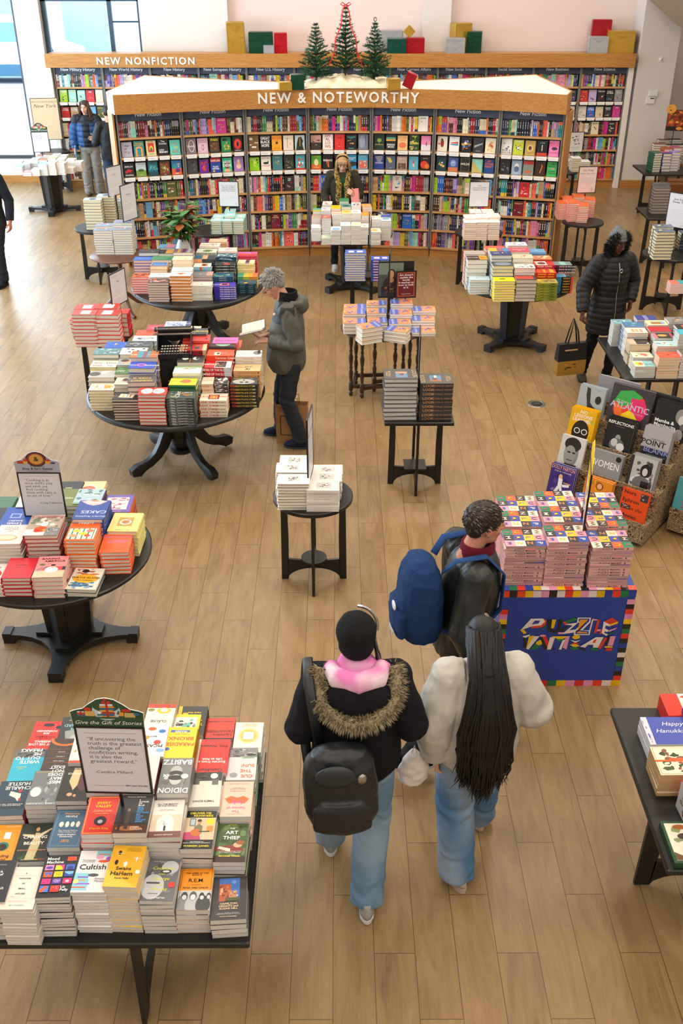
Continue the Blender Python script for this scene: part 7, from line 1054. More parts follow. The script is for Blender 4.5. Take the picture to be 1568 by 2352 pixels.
# cubist lettering, each letter its own blocks
def LT(s): return s
sp_ += ';p f0e6e2 .17 .6 .24 .72 .33 .72 .35 .69 .32 .65 .25 .64;p 2945a2 .25 .66 .27 .7 .31 .7 .3 .67;p e8402c .33 .72 .36 .7 .35 .65 .33 .63 .25 .62 .25 .64 .32 .65 .35 .69;p f2c41c .17 .6 .19 .62 .22 .57 .2 .56;p 1f7a4a .35 .65 .36 .69 .35 .61 .33 .6'
sp_ += ';p 2a2624 .36 .71 .4 .71 .4 .62 .43 .6 .45 .62 .45 .71 .48 .71 .47 .59 .43 .57 .38 .59;p f2c41c .4 .71 .43 .71 .42 .62 .4 .62'
sp_ += ';p 1f7a4a .49 .69 .56 .73 .6 .71 .52 .67;p e8402c .48 .68 .49 .69 .52 .67 .51 .65;p f0e6e2 .5 .66 .6 .68 .54 .6 .6 .61 .6 .58 .49 .56 .56 .65;p 2a2624 .47 .6 .51 .65 .53 .64 .48 .57;p e89ac0 .46 .58 .5 .58 .5 .56 .46 .56'
sp_ += ';p f0e6e2 .59 .73 .69 .73 .69 .68 .64 .6 .7 .6 .7 .55 .58 .55 .58 .6 .64 .68 .59 .68;p 2945a2 .6 .72 .68 .72 .68 .69 .62 .6 .69 .59 .69 .56 .59 .56 .59 .59 .66 .69 .6 .69;p f2a02a .61 .71 .67 .71 .6 .59 .68 .58 .68 .57 .6 .57'
sp_ += ';p e89ac0 .7 .72 .75 .71 .75 .7 .71 .7;p d8402c .74 .71 .76 .71 .75 .57 .73 .57;p f0e6e2 .7 .71 .71 .71 .7 .57 .69 .57;p e89ac0 .75 .61 .79 .61 .79 .59 .75 .59;p d8402c .78 .61 .8 .61 .79 .56 .77 .56'
sp_ += ';p d8402c .79 .69 .85 .73 .9 .69 .84 .66;p f2c41c .84 .66 .9 .69 .9 .67 .84 .64;p f0e6e2 .79 .69 .84 .66 .84 .64 .81 .65 .81 .62 .84 .6 .83 .58 .81 .59 .81 .57 .84 .56 .83 .54 .79 .57;p e89ac0 .84 .6 .9 .63 .89 .61 .84 .58;p 1f7a4a .84 .56 .89 .59 .88 .57 .83 .54'
sp_ += ';p f0e6e2 .19 .54 .25 .56 .24 .54 .21 .52;p 2a2624 .2 .53 .22 .52 .23 .42 .21 .42;p f2c41c .24 .54 .28 .55 .25 .42 .23 .42;p f0e6e2 .28 .54 .32 .54 .25 .4 .23 .41;p 1f7a4a .31 .5 .34 .44 .3 .4 .26 .4;p f2c41c .32 .5 .34 .5 .34 .46 .32 .46;e .325 .47 .025 .022 f2c41c;p 2a2624 .32 .54 .35 .54 .4 .4 .37 .4;p d8342c .34 .54 .37 .54 .43 .4 .4 .4;e .345 .545 .025 .012 e89ac0'
sp_ += ';p f2c41c .41 .54 .55 .54 .48 .5;p f0e6e2 .4 .53 .44 .53 .42 .4 .39 .4;p 2a2624 .42 .4 .46 .4 .43 .42;p f0e6e2 .5 .5 .52 .51 .5 .4 .48 .4;p e89ac0 .52 .53 .55 .54 .54 .4 .51 .42;p 1f7a4a .44 .51 .52 .51 .48 .48'
sp_ += ';e .6 .53 .03 .022 f2c41c;p f0e6e2 .56 .5 .6 .49 .64 .5 .6 .47;p d8342c .57 .47 .63 .47 .62 .45 .58 .45;p f2c41c .56 .45 .6 .46 .64 .44 .6 .42;p 1f7a4a .56 .42 .6 .43 .64 .41 .6 .39'
sp_ += ';p f0e6e2 .64 .43 .75 .53 .81 .53 .78 .42 .74 .42 .74 .45 .7 .45 .68 .42;p d8402c .74 .5 .76 .51 .75 .47 .73 .47;p 2a2624 .64 .42 .68 .41 .69 .39 .64 .4;p 1f7a4a .73 .42 .78 .41 .78 .39 .73 .39;p d8402c .78 .42 .82 .53 .84 .52 .8 .4'
sp_ += ';p e89ac0 .86 .54 .9 .54 .89 .44 .85 .44;p 2a2624 .84 .54 .86 .54 .85 .44 .83 .44;p f2c41c .83 .435 .89 .435 .89 .42 .83 .42;p d8342c .84 .415 .89 .415 .89 .385 .84 .385'
paint(mb, FR, W, H_, '2945a2' + sp_, z0=.00006, base=False)
tt = ''
for i, c in enumerate(cc[::-1]): tt += ';r %g 0 %g .08 %s' % (i / n, (i + 1) / n, c)
paint(mb, Matrix.Translation((-W / 2, -D / 2, H_ + .0002)), W, D, '2945a2' + tt, base=False)
mb.build('carton', 'print', t); MB().box(-W / 2, -D / 2 - .002, H_ - .003, W / 2, -D / 2, H_ + .001, '1c2f70').build('fold_flap', 'print', t)
# ================================================================ paisley art book stands
th = R(-38); SF = Matrix.Translation((2.5, 6.8, 0)) @ Matrix.Rotation(th, 4, 'Z')
st = [(.0, .20), (.17, .42), (.34, .60), (.48, .77), (.66, .86)]
def stand(label, F, w, steps, depth):
    t = empty('book_stand', F.translation, F.to_euler().z, label, 'display stand')
    P = [(0, .04)]
    for i, (e, z) in enumerate(steps): P += [(e, z if i else z), (steps[i + 1][0] if i + 1 < len(steps) else depth, z)]
    P += [(depth, .04)]; Q = [(0, .04)]; 
    for e, z in [p for p in P[1:-1]]: Q.append((e, z))
    Q.append((depth, .04))
    mb = MB(); mb.rings([[(x, e, z) for e, z in Q] for x in (-w, 0)]); mb.build('carton', 'paisley', t)
    for i, (e, z) in enumerate(steps): MB().box(-w, e - .012, z - .01, 0, e - .001, z + .035).build('shelf_lip', 'paisley', t)
    for x in (-w + .06, -.06):
        for y in (.06, depth - .06):
            mb = MB(); mb.xf = Matrix.Translation((x, y, .022)) @ Matrix.Rotation(R(90), 4, 'Y'); mb.cyl(0, 0, -.012, .012, .022, 14); mb.build('caster', 'black_metal', t)
    return t
stand('stepped paisley cardboard stand filled with large art and film books', SF, .92, st, .84)
S2 = Matrix.Translation((3.36, 6.60, 0)) @ Matrix.Rotation(R(-38), 4, 'Z')
stand('second paisley stand with a turquoise art book at the frame edge', S2, .74, [(0, .22), (.2, .42), (.4, .62)], .5)
def art(F, s, row, w, h, t, n, words, spec, side='dcd8d0'):
    e, z = (row if isinstance(row, tuple) else st[row])
    for k in range(n):
        mb = MB(); c0 = spec.split(';')[0]; mb.box(0, 0, 0, w, .003, h, c0).box(0, t - .003, 0, w, t, h, c0).box(0, 0, 0, .003, t, h, c0)
        if k == 0: paint(mb, Matrix.Rotation(R(90), 4, 'X') @ Matrix.Identity(4), w, h, spec)
        pg = MB().box(.003, .003, .003, w - .004, t - .003, h - .004, side)
        x = empty('art_book'); x.matrix_world = F @ Matrix.Translation((s + k * .004, e + .008 + k * (t + .003), z + .001 )) @ Matrix.Rotation(R(-13), 4, 'X')
        mb.build('cover', 'gloss_print', x); pg.build('page_block', 'page_edges', x)
        tag(x, (words if k == 0 else ('second' if k == 1 else 'third') + ' copy behind the ' + words) + ', paisley stand', 'book', 'art books on the paisley stands')
ph = lambda sd, cs, n=26: 'f 0 0 1 1 %d %d %s' % (sd, n, cs)
art(SF, -.905, 0, .225, .29, .026, 2, 'violet book with white-suited guitarist', '3f2c7c;f 0 .1 1 1 4 12 3f2c7c 5a3a94 2c2468 6a4aa0;T .5 .88 .1 e0a088 DOLLY PARTON;t .5 .8 .035 f2e8f0 STAR OF THE SHOW;e .45 .66 .08 .09 e8b888;p f0f0f4 .38 .62 .55 .62 .56 .4 .66 .12 .58 .08 .48 .32 .36 .08 .26 .12 .4 .4;p f0f0f4 .55 .45 .85 .5 .85 .42 .6 .38;r .6 .5 .9 .53 d8a868;t .3 .25 .03 e8d8e8 MY LIFE|ON STAGE;t .8 .1 .03 e8d8e8 DOLLY|PARTON')
art(SF, -.585, 0, .24, .27, .03, 2, 'mustard orange movie collage book', 'e2891c;f 0 .1 .7 1 8 14 e2891c c8941c a8641c f0a82a b8801c;e .55 .8 .14 .12 8a4a14;e .55 .8 .09 .09 e8b07a;L .3 .42 .1 2a1a14 once|upon|a;t .7 .62 .03 f2eee4 THE|MAKING OF', 'd8b088')
art(SF, -.255, 0, .235, .28, .02, 1, 'orange-red book with large black serif title', 'dd4a18;L .06 .84 .105 241410 Nora;L .06 .6 .105 241410 Ephron;i .6 .38 .1 241410 at the;L .1 .14 .105 241410 Movies;f .68 .72 .95 .95 4 12 3a3434 b8a8a0 1c1818;f .05 .38 .4 .52 5 12 3a3434 a85a4a d8c8c0')
art(SF, -.915, 1, .22, .28, .03, 1, 'white book with brooding grey portrait', 'd6d5d2;e .5 .45 .3 .4 8a8986;e .5 .75 .34 .22 2c2b2a;e .45 .42 .24 .3 9c9b98;e .4 .5 .07 .03 2c2b2a;e .6 .5 .07 .03 2c2b2a;r .35 .24 .6 .27 4a4846;r .3 0 .8 .14 3a3938')
art(SF, -.62, 1, .27, .235, .05, 1, 'thick grey landscape book titled in white', '8f8f90;t .46 .42 .24 f4f4f2 WOMEN;e .86 .84 .09 .1 16161a;r .1 .15 .85 .16 a8a8a8', '9c9c9e')
art(SF, -.29, 1, .225, .28, .022, 3, 'black and white book with dark-haired seated figure', '9a9a98;r 0 0 .12 1 2a2a2c;f .12 0 1 1 9 30 b8b8b6 55555a 8a8a8c dcdcdc 3a3a3c;e .65 .62 .22 .2 1c1c1e;e .62 .58 .1 .12 c8c6c4;e .55 .22 .32 .22 6a6a6c;r .55 .05 .85 .3 1c1c1e')
art(SF, -.935, 2, .23, .29, .02, 3, 'yellow book, black head with white glasses', 'eab312;T .5 .86 .09 f6f2e8 NO|LESSONS|LEARNED;e .5 .3 .34 .36 2a241a;r .0 0 1 .0 eab312;o .37 .33 .12 .09 .03 f6f2e8;o .66 .33 .12 .09 .03 f6f2e8;e .86 .68 .07 .06 b8b81c', 'f0c02a')
art(SF, -.60, 2, .235, .29, .022, 3, 'black book with crouching grey performer', '17181a;T .5 .84 .08 f2f2f0 REFLECTIONS;t .5 .77 .02 888 IN PHOTOGRAPHS;e .5 .45 .1 .1 9a9a9c;e .5 .24 .28 .2 6a6a6c;e .4 .3 .12 .12 c8c8ca;e .65 .2 .15 .12 dcdcde')
art(SF, -.28, 2, .235, .30, .018, 3, 'grey and black book with heavy distressed title', 'a8a3a8;r 0 0 1 .42 26262e;T .55 .66 .04 4a484c BOB DYLAN;T .42 .5 .14 16161a POINT;T .58 .3 .14 7a86b8 BLANK;t .6 .22 .03 8a8a90 DRAWN BLANK STUDIO')
art(SF, -.945, 3, .235, .28, .022, 2, 'pale blue-grey book with reaching dark figure', 'a8b2bb;p 2e2c2c .28 .95 .42 .92 .5 .5 .62 .4 .85 .3 .85 0 .45 0 .4 .4 .3 .7;e .78 .62 .12 .13 2a2828;f .5 .02 .8 .3 6 8 3a3636 6a6462 1c1a1a;t .75 .9 .03 8a8a86 SIDNEY')
art(SF, -.66, 3, .36, .36, .05, 1, 'big dark book with red, green and yellow whirl', '3a383c;e .5 .5 .4 .4 e8402c;p 3aa84a .1 .6 .2 .85 .5 .93 .75 .82 .55 .6 .3 .5;p e02a6a .5 .75 .8 .75 .93 .5 .8 .25 .55 .4 .5 .6;p f2d41c .2 .2 .5 .08 .8 .2 .6 .42 .5 .45 .3 .3;p f0702a .1 .55 .3 .5 .35 .3 .2 .2;T .5 .46 .13 cdb8d8 ATLANTIC;t .35 .6 .05 e8d8e0 75 Years of;t .7 .38 .04 d8a0b8 RECORDS', '6a6864')
art(SF, -.265, 3, .27, .31, .02, 3, 'black book with profile of curly-haired girl', '1d1f24;L .05 .45 .085 f4f4f2 Mamba &|Mambacita;i .3 .24 .09 e8983a FOREVER;e .82 .72 .17 .2 8a8886;e .88 .62 .12 .14 c8c6c4;e .85 .22 .14 .16 9a9896;e .95 .45 .1 .1 5a5856')
art(SF, -.86, 4, .37, .24, .04, 1, 'plain mauve-grey boxed book in the top row', '8f8c94', 'c8c4bc')
art(SF, -.46, 4, .34, .2, .025, 2, 'black-edged white slipcase in the top row', '2a2a2c', 'dcdad4')
art(SF, -.11, 4, .32, .2, .03, 1, 'teal-topped dark photo book in the top row', '2c3434;f .2 .1 .9 .9 4 14 2c3434 8a4a44 c8c4c0 5a8a88', '7aa8a8')
art(S2, -.735, (0, .22), .3, .3, .03, 1, 'turquoise art book with red side lettering', '4fa2a8;v .5 .6 .13 c8344a Contemporary Art;v .25 .6 .13 c8344a Underground;t .5 .1 .03 2a4a50 MTA')
# ================================================================ gift boxes and trees
def gift(name_l, x, y, z, w, d, h, col, rz=0, tilt=0, m='foil'):
    t = empty('gift_box', (x, y, z), R(rz), name_l, 'gift box', 'wrapped gift boxes')
    if tilt: t.rotation_euler = (0, R(tilt), R(rz)); t.location.z = z + w / 2 * math.sin(R(abs(tilt))) 
    mb = MB(); mb.bbox(-w / 2, -d / 2, 0, w / 2, d / 2, h, min(w, h) * .03, col); mb.build('wrapped_box', m, t, smooth=True)
    mb = MB(); c2 = mix(col, '000', .12); mb.box(-w * .498, -d / 2 - .003, .002, -w * .44, -d / 2 + .002, h * .97, c2); mb.add([(-w * .47, -d / 2 - .002, h * .98), (w * .47, -d / 2 - .002, h * .98), (0, -d / 2 - .002, h * .62)], [(0, 2, 1)], c2); mb.add([(w / 2 + .001, -d * .3, .0), (w / 2 + .001, d * .3, 0), (w / 2 + .001, 0, h * .4)], [(0, 1, 2)], c2); mb.build('paper_fold', m, t)
G_, GR_, RD_, SV_ = 'c29a3c', '0f4a34', 'b01826', 'b4b8bc'
zt = 2.416
gift('tall gold gift box at the window end of the wall unit', -1.9, 20.25, zt, .33, .3, .53, G_, 8)
gift('wide dark green gift box beside the tall gold one', -1.43, 20.3, zt, .45, .25, .36, GR_)
gift('little pale silver cube before the green gift box', -1.27, 20.08, zt, .2, .12, .15, SV_, -3)
gift('upright bright red gift box beside the green one', -1.06, 20.22, zt, .24, .2, .35, 'c81c28', 4)
gift('wide silver gift box behind the trees', .98, 20.42, zt, .5, .2, .38, SV_)
gift('teal green gift box in front of the wide silver one', 1.1, 20.12, zt, .35, .26, .26, '0f5448')
gift('dark red gift box under the tilted gold cube', 1.45, 20.2, zt, .34, .26, .27, RD_)
gift('small gold cube standing on its corner', 1.28, 20.22, zt + .262, .155, .13, .155, G_, 4, 45)
gift('gold gift box behind silver, middle group by the pier', 2.32, 20.42, zt, .35, .25, .5, G_, 20)
gift('silver gift box in front, middle group by the pier', 2.2, 20.15, zt, .35, .24, .27, SV_, -2)
gift('green gift box, middle group by the pier', 2.58, 20.36, zt, .27, .3, .36, GR_, -10)
gift('tall red gift box at the thermostat end', 4.97, 20.5, zt, .36, .15, .55, RD_, -4)
gift('silver gift box in front of the tall red one', 4.87, 20.2, zt, .36, .22, .29, SV_, -5)
gift('large gold gift box at the thermostat end', 5.3, 20.28, zt, .5, .34, .38, G_, -8)
zi = 2.438
gift('small gold gift box at the tree cloth, window side', -.75, 15.12, zi, .18, .16, .11, G_, 12)
gift('green gift box at the tree cloth, window side', -.57, 15.2, zi, .19, .15, .2, GR_, 2)
gift('gold gift box at the tree cloth, thermostat side', .80, 15.16, zi, .18, .16, .15, G_, 8)
gift('red gift box tipped against the gold one', 1.0, 15.2, zi, .15, .14, .2, RD_, -10, 24)
mb = MB(); nx, ny = 44, 18; rd = random.Random(3); V = []
for j in range(ny + 1):
    for i in range(nx + 1):
        u, v = i / nx * 2 - 1, j / ny * 2 - 1; x = .2 + u * .68; y = 15.62 + v * .5; r = max(0, 1 - (u * u) ** 1.2) * max(0, 1 - (v * v) ** 1.5)
        h = .015 + .16 * r ** .7 * (.55 + .45 * noise.noise(Vector((u * 2.5, v * 2, 1)))) + .035 * r * math.sin(u * 19 + 5 * noise.noise(Vector((u * 3, v * 4, 7))))
        x += .04 * noise.noise(Vector((u * 4, v * 4, 3))); y += .05 * noise.noise(Vector((u * 4, v * 4, 9))); V.append((x, max(y, 15.17 if u > -.95 else y), zi + max(h, .004)))
F = [(j * (nx + 1) + i, j * (nx + 1) + i + 1, (j + 1) * (nx + 1) + i + 1, (j + 1) * (nx + 1) + i) for j in range(ny) for i in range(nx)]
mb.add(V, F, 'e6d8ba'); o = mb.build('tree_cloth', 'burlap', smooth='all'); tag(o, 'crumpled cream cloth around the tree feet on the fiction display', 'cloth')
def tree(label, x, y, z, h, r, seed, ring=False):
    t = empty('christmas_tree', (x, y, z), 0, label, 'tree', 'small artificial trees')
    MB().tube([(0, 0, 0), (.004, 0, h * .5), (0, 0, h * .97)], [.014, .009, .003], 7, '3a3424').build('trunk', 'matte', t)
    rd = random.Random(seed); mb = MB(); nt = 15
    for i in range(nt):
        f = i / (nt - 1); zz = h * (.1 + .86 * f); R_ = r * (1 - f) ** .85 + .025; nb = int(13 * (1 - f * .6)); a0 = rd.uniform(0, 6)
        for k in range(nb):
            a = a0 + 2 * math.pi * k / nb + rd.uniform(-.15, .15); L = R_ * rd.uniform(.75, 1.1); up = rd.uniform(.1, .45) * L; d = Vector((math.cos(a) * L, math.sin(a) * L, up)); b0 = Vector((0, 0, zz))
            g = rd.choice(['1f4a2c', '2a5a36', '24502e', '346a40', '1a3f28']); m = max(4, int(L * 70))
            for q in range(m):
                s = (q + .5) / m; p = b0 + d * s
                for w_ in range(5):
                    e = Vector((rd.gauss(0, 1), rd.gauss(0, 1), rd.gauss(0, 1))).normalized() * .03 + d.normalized() * .018; sd = e.cross(Vector((rd.random(), rd.random(), rd.random()))).normalized() * .0058
                    mb.add([p - sd, p + sd, p + e], [(0, 1, 2)], g)
    mb.build('foliage', 'matte', t)
    return t
tree('small green tree nearest the window on the display canopy', -.31, 15.62, zi + .04, .79, .245, 1)
t = tree('tallest tree with the red ribbon on the display canopy', .12, 15.72, zi + .12, .92, .235, 2)
for s in (-1, 1):
    P = [(s * (.01 + .22 * f + .015 * math.sin(f * 14)), -.07 - .12 * f, .93 - .78 * f) for f in [i / 14 for i in range(15)]]; MB().tube(P, .017, 5, 'e01020', flat=.4).build('ribbon', 'print', t)
mb = MB()
for s in (-1, 1): mb.tube([(0, -.06, .93), (s * .05, -.07, .965), (s * .075, -.07, .94), (s * .04, -.06, .92), (0, -.06, .93)], .016, 5, 'e01020', flat=.4)
mb.build('bow', 'print', t)
t = tree('small green tree on the thermostat side of the display canopy', .54, 15.6, zi + .04, .80, .245, 3)
MB().tube([(.02 * math.cos(a / 2), 0, .83 + .026 * math.sin(a / 2)) for a in range(13)], .006, 5, '2a3a28').build('hanging_loop', 'matte', t)
# ================================================================ magnolia vase
t = empty('flower_vase', (-1.86, 11.78, .76), 0, 'grey vase of green and rust magnolia leaves among the novels', 'vase')
MB().lathe([(.05, 0), (.075, .01), (.09, .1), (.1, .22), (.095, .33), (.075, .40), (.055, .44), (.05, .46), (.044, .46), (.04, .40)], 26, 'b9b6b2').build('vase', 'ceramic', t, smooth=True)
rd = random.Random(8); ms = MB(); ml_ = MB()
for k in range(11):
    a = rd.uniform(0, 6.28); s = rd.uniform(.08, .3); top = Vector((math.cos(a) * s, math.sin(a) * s, .46 + rd.uniform(.2, .46))); P = [Vector((0, 0, .35)), Vector((top.x * .35, top.y * .35, .5)), top]
    ms.tube(P, [.006, .005, .003], 5, '4a3424')
    for q in range(11):
        u = rd.uniform(.25, 1.05); p = P[1].lerp(top, (u - .25) / .8) if u > .25 else P[1]; L = rd.uniform(.13, .22); an = rd.uniform(0, 6.28); d = Vector((math.cos(an), math.sin(an), rd.uniform(-.35, .7))).normalized(); sd = d.cross(Vector((0, 0, 1))).normalized(); n_ = sd.cross(d)
        c = rd.choice(['3f7a2c', '4f8e34', '356a2a', '63a044', '9a4a22', 'a85c2c']); pr = [(0, .0), (.2, .19), (.45, .26), (.7, .2), (.9, .08), (1, 0)]; V = []
        for f, wv in pr:
            b0 = p + d * (f * L) - n_ * (.05 * f * f); V += [b0 - sd * (wv * L) + n_ * .006, b0 - n_ * .003, b0 + sd * (wv * L) + n_ * .006]
        ml_.add(V, [(i * 3 + j, i * 3 + j + 1, i * 3 + j + 4, i * 3 + j + 3) for i in range(5) for j in (0, 1)], c)
for k in range(7):
    a = rd.uniform(0, 6.28); ms.tube([(0, 0, .45), (math.cos(a) * .08, math.sin(a) * .08, .7), (math.cos(a) * .1 + rd.uniform(-.1, .1), math.sin(a) * .15, rd.uniform(.85, 1.05))], .0022, 4, '6a4434')
ms.build('stems', 'matte', t); ml_.build('leaves', 'leaf', t, smooth=True)
# ================================================================ typewriter
t = empty('typewriter', (-1.475, 8.40, .76), R(4), 'antique black typewriter among the hardcovers', 'typewriter')
K = '151517'; hb = .35
MB().box(-.17, -.17, 0, .17, .17, hb, K).build('riser', 'matte', t)
mb = MB()
for x in (-.155, .145): mb.rings([[(x, y, z) for y, z in ((-.18, hb), (.16, hb), (.16, hb + .15), (.02, hb + .16), (-.06, hb + .08), (-.18, hb + .04))], [(x + .01, y, z) for y, z in ((-.18, hb), (.16, hb), (.16, hb + .15), (.02, hb + .16), (-.06, hb + .08), (-.18, hb + .04))]])
mb.box(-.155, .14, hb, .155, .155, hb + .15).box(-.16, -.19, hb, .16, .16, hb + .02).box(-.15, -.19, hb + .02, .15, -.175, hb + .05); mb.build('frame', 'black_metal', t)
mb = MB(); mb.xf = Matrix.Translation((0, .08, hb + .185)) @ Matrix.Rotation(R(90), 4, 'Y'); mb.cyl(0, 0, -.15, .15, .026, 20, '2a2a2c'); mb.build('platen', 'rubber', t, smooth=True)
for x in (-.175, .163):
    mb = MB(); mb.xf = Matrix.Translation((x, .08, hb + .185)) @ Matrix.Rotation(R(90), 4, 'Y'); mb.cyl(0, 0, 0, .014, .022, 16, '1a1a1a'); mb.build('platen_knob', 'rubber', t, smooth=True)
mb = MB(); mb.box(-.19, .03, hb + .15, .19, .045, hb + .165).box(-.19, .12, hb + .15, .19, .135, hb + .175).box(-.165, .035, hb + .2, .165, .04, hb + .21); mb.build('carriage', 'steel', t)
mb = MB()
for k in range(26):
    a = R(200 + 140 * k / 25); mb.tube([(0, -.02, hb + .04), (math.cos(a) * .055, -.02 + math.sin(a) * .045 + .03, hb + .11)], .0016, 4, '8a8a86')
mb.build('type_bars', 'steel', t)
mk = MB(); mr = MB()
for r_ in range(4):
    for k in range(10):
        x = -.11 + k * .024 + r_ * .004; y = -.175 + r_ * .024; z = hb + .045 + r_ * .016; mk.cyl(x, y, z, z + .004, .0085, 10, 'd8d2c0'); mr.cyl(x, y, z - .002, z + .003, .0095, 10, '8a8a88'); mr.tube([(x, y, z), (x, y + .03, hb + .02)], .0015, 4, '3a3a3a')
mk.build('keys', 'print', t); mr.build('key_levers', 'steel', t)
# ================================================================ floor outlet, wall devices
t = empty('floor_outlet', (2.145, 9.69, 0), 0, 'round dark metal floor outlet cover in the open floor', 'floor outlet')
MB().lathe([(.0, 0), (.095, 0), (.092, .004), (.075, .005), (.074, .002), (.0, .002)], 32, '8a8276').build('rim', 'steel', t, smooth=True); mb = MB(); mb.cyl(0, 0, .002, .0045, .06, 24, '2a2826'); mb.box(-.03, -.012, .0045, .03, .012, .0065, '55504a'); mb.build('cover', 'print', t)
t = empty('thermostat', (5.97, 20.02, 1.56), 0, 'white thermostat on the wall beside the nonfiction unit', 'thermostat'); MB().bbox(-.1, -.03, 0, .06, 0, .12, .006, 'e8e6e0').build('housing', 'white_plastic', t); MB().box(-.03, -.031, .085, .045, -.0301, .105, '2c302c').build('screen', 'print', t)
t = empty('wall_control_box', (6.0, 20.02, 1.695), 0, 'blank white control box right above the thermostat', 'control box'); MB().bbox(-.1, -.035, 0, .07, 0, .095, .006).build('housing', 'white_plastic', t); MB().box(-.098, -.036, .02, .068, -.035, .022, 'c8c6c0').build('seam', 'print', t)
t = empty('motion_sensor', (6.03, 20.02, 2.33), 0, 'small white motion sensor high on the pale wall', 'sensor'); MB().box(-.03, -.01, -.04, .03, 0, .05).build('plate', 'white_plastic', t); MB().ball((0, -.02, 0), .022).build('lens', 'white_plastic', t, smooth=True)
t = empty('wall_socket', (6.1, 20.02, .36), 0, 'white double wall socket above the oak baseboard', 'socket'); MB().box(-.035, -.006, -.05, .035, 0, .06).build('plate', 'white_plastic', t); mb = MB()
for z in (-.02, .03): mb.prism(ellipse(0, 0, .014, .014, 12), 0, .001, '2a2a2a') if 0 else mb.box(-.014, -.0075, z - .012, .014, -.006, z + .014, '2a2a2a')
mb.build('outlets', 'print', t)
# ================================================================ holiday cards table
def cardbox(name, label, cat, x, y, z, w, d, h, rz, parts, grp_=None, tilt=0):
    t = empty(name, (x, y, z), R(rz), label, cat, grp_)
    if tilt: t.rotation_euler = (R(tilt), 0, R(rz))
    for nm, fn, m in parts:
        mb = MB(); fn(mb, w, d, h); mb.build(nm, m, t)
    return t
def top_(spec): return lambda mb, w, d, h: paint(mb, Matrix.Translation((-w / 2, -d / 2, h + .0004)), w, d, spec)
def body(c): return lambda mb, w, d, h: mb.bbox(-w / 2, -d / 2, 0, w / 2, d / 2, h, .003, c)
def cardpile(label, x, y, z0, n, t_, w, d, rz, cbody, spec, name='card_box', jit=.002, grp_='stacked card packs', clear=False):
    rd = random.Random(int(abs(x * 1000)))
    for k in range(n):
        a = [('box', body(cbody), 'print'), ('printed_lid', top_(spec), 'gloss_print')]
        cardbox(name, label + (', topmost' if k == n - 1 else ', %s from the top' % ORD[n - k]), 'card box', x + rd.uniform(-jit, jit), y + rd.uniform(-jit, jit), z0 + k * t_, w, d, t_ - .0006, rz + rd.uniform(-1, 1), a, grp_)
Z0 = .76
cardpile('blue notecard pack with looping white script', 1.70, 3.75, Z0, 4, .026, .25, .2, 0, 'dfe0ea', '4a5ab4;f 0 0 .12 1 4 8 d8dce8 4a5ab4 8a94c8;i .6 .68 .13 f2f2fa Happy;i .55 .42 .13 f2f2fa Hanukkah')
cardpile('holly notecard pack tied with orange ribbon', 1.66, 3.50, Z0, 6, .024, .22, .19, 0, 'c8a878', 'f0e6cc;b .03 .01 c8a060;f .05 .05 .95 .95 6 30 f0e6cc 4a5a34 3a4a2c 8a5a44 a83a2c f0e6cc;r 0 .46 1 .52 e0602a;e .42 .52 .1 .07 e0602a;e .56 .52 .1 .07 e0602a')
cardpile('red card box with printed side edge', 1.86, 3.95, Z0, 2, .05, .26, .17, 0, 'd8281e', 'f0e4dc;r 0 0 .35 1 e0301e;f .35 0 1 1 5 14 f0e4dc 3a6a4a d8402c 8a3a30')
cardpile('white and blue card box with parading figures', 1.90, 3.76, Z0, 3, .045, .2, .26, 0, '1f4a94', 'dfe6ec;f .1 .4 .9 .9 7 20 dfe6ec d8402c 3a6a4a 2a4a8a')
cardpile('dark green stationery box with metal clasp', 1.92, 3.46, Z0, 3, .052, .14, .22, 12, '1f3d2e', '16231c;b .04 .02 c8d0c8;e .5 .3 .05 .03 c8b060')
t = cardbox('keepsake_box', 'red gift box tied with a black and white string', 'gift box', 1.74, 3.22, Z0, .2, .26, .17, 4, [('box', body('cc1420'), 'print'), ('lid', lambda mb, w, d, h: mb.bbox(-w / 2 - .003, -d / 2 - .003, h * .6, w / 2 + .003, d / 2 + .003, h + .003, .003, 'd81824'), 'print'), ('string', lambda mb, w, d, h: [mb.box(.01, -d / 2 - .005 + i * .02, h + .003, .016, -d / 2 + .005 + i * .02, h + .006, 'f0f0f0' if i % 2 else '22222a') for i in range(14)] + [mb.box(.01, -d / 2 - .006, i * .02, .016, -d / 2 - .003, i * .02 + .012, 'f0f0f0' if i % 2 else '22222a') for i in range(9)] + [mb.ball((.013, 0, h + .01), .014, col='e02030')], 'matte'),
    ('side_picture', lambda mb, w, d, h: paint(mb, Matrix(((0, 0, -1, -w / 2 - .0036), (-1, 0, 0, d / 2), (0, 1, 0, 0), (0, 0, 0, 1))), d, h, 'c8ccd8;f 0 0 1 1 6 22 c8ccd8 8a8078 e8ecf2;r .3 .1 .75 .85 a81c1c;e .52 .5 .16 .25 3a6a3a;e .52 .5 .09 .14 a83a2c'), 'print')])
cardbox('card_box', 'green snowflake box printed with woodland animals', 'card box', 1.64, 2.965 + .13, Z0, .26, .24, .035, 0, [('box', body('1c4a2c'), 'print'), ('printed_lid', top_('e6e2cc;b 0 .05 1c4a2c;f .06 .06 .94 .94 3 26 e6e2cc c8d0a8 8a9a6a e6e2cc;e .3 .85 .12 .06 a8602c;e .35 .62 .14 .08 4a3c34;e .75 .7 .14 .06 8aa0b0;e .5 .22 .2 .09 c8702a;e .68 .3 .06 .06 c8702a;e .85 .4 .1 .07 5a4a3a;p 6a4a2c .05 .06 .35 .06 .05 .25'), 'gloss_print')])
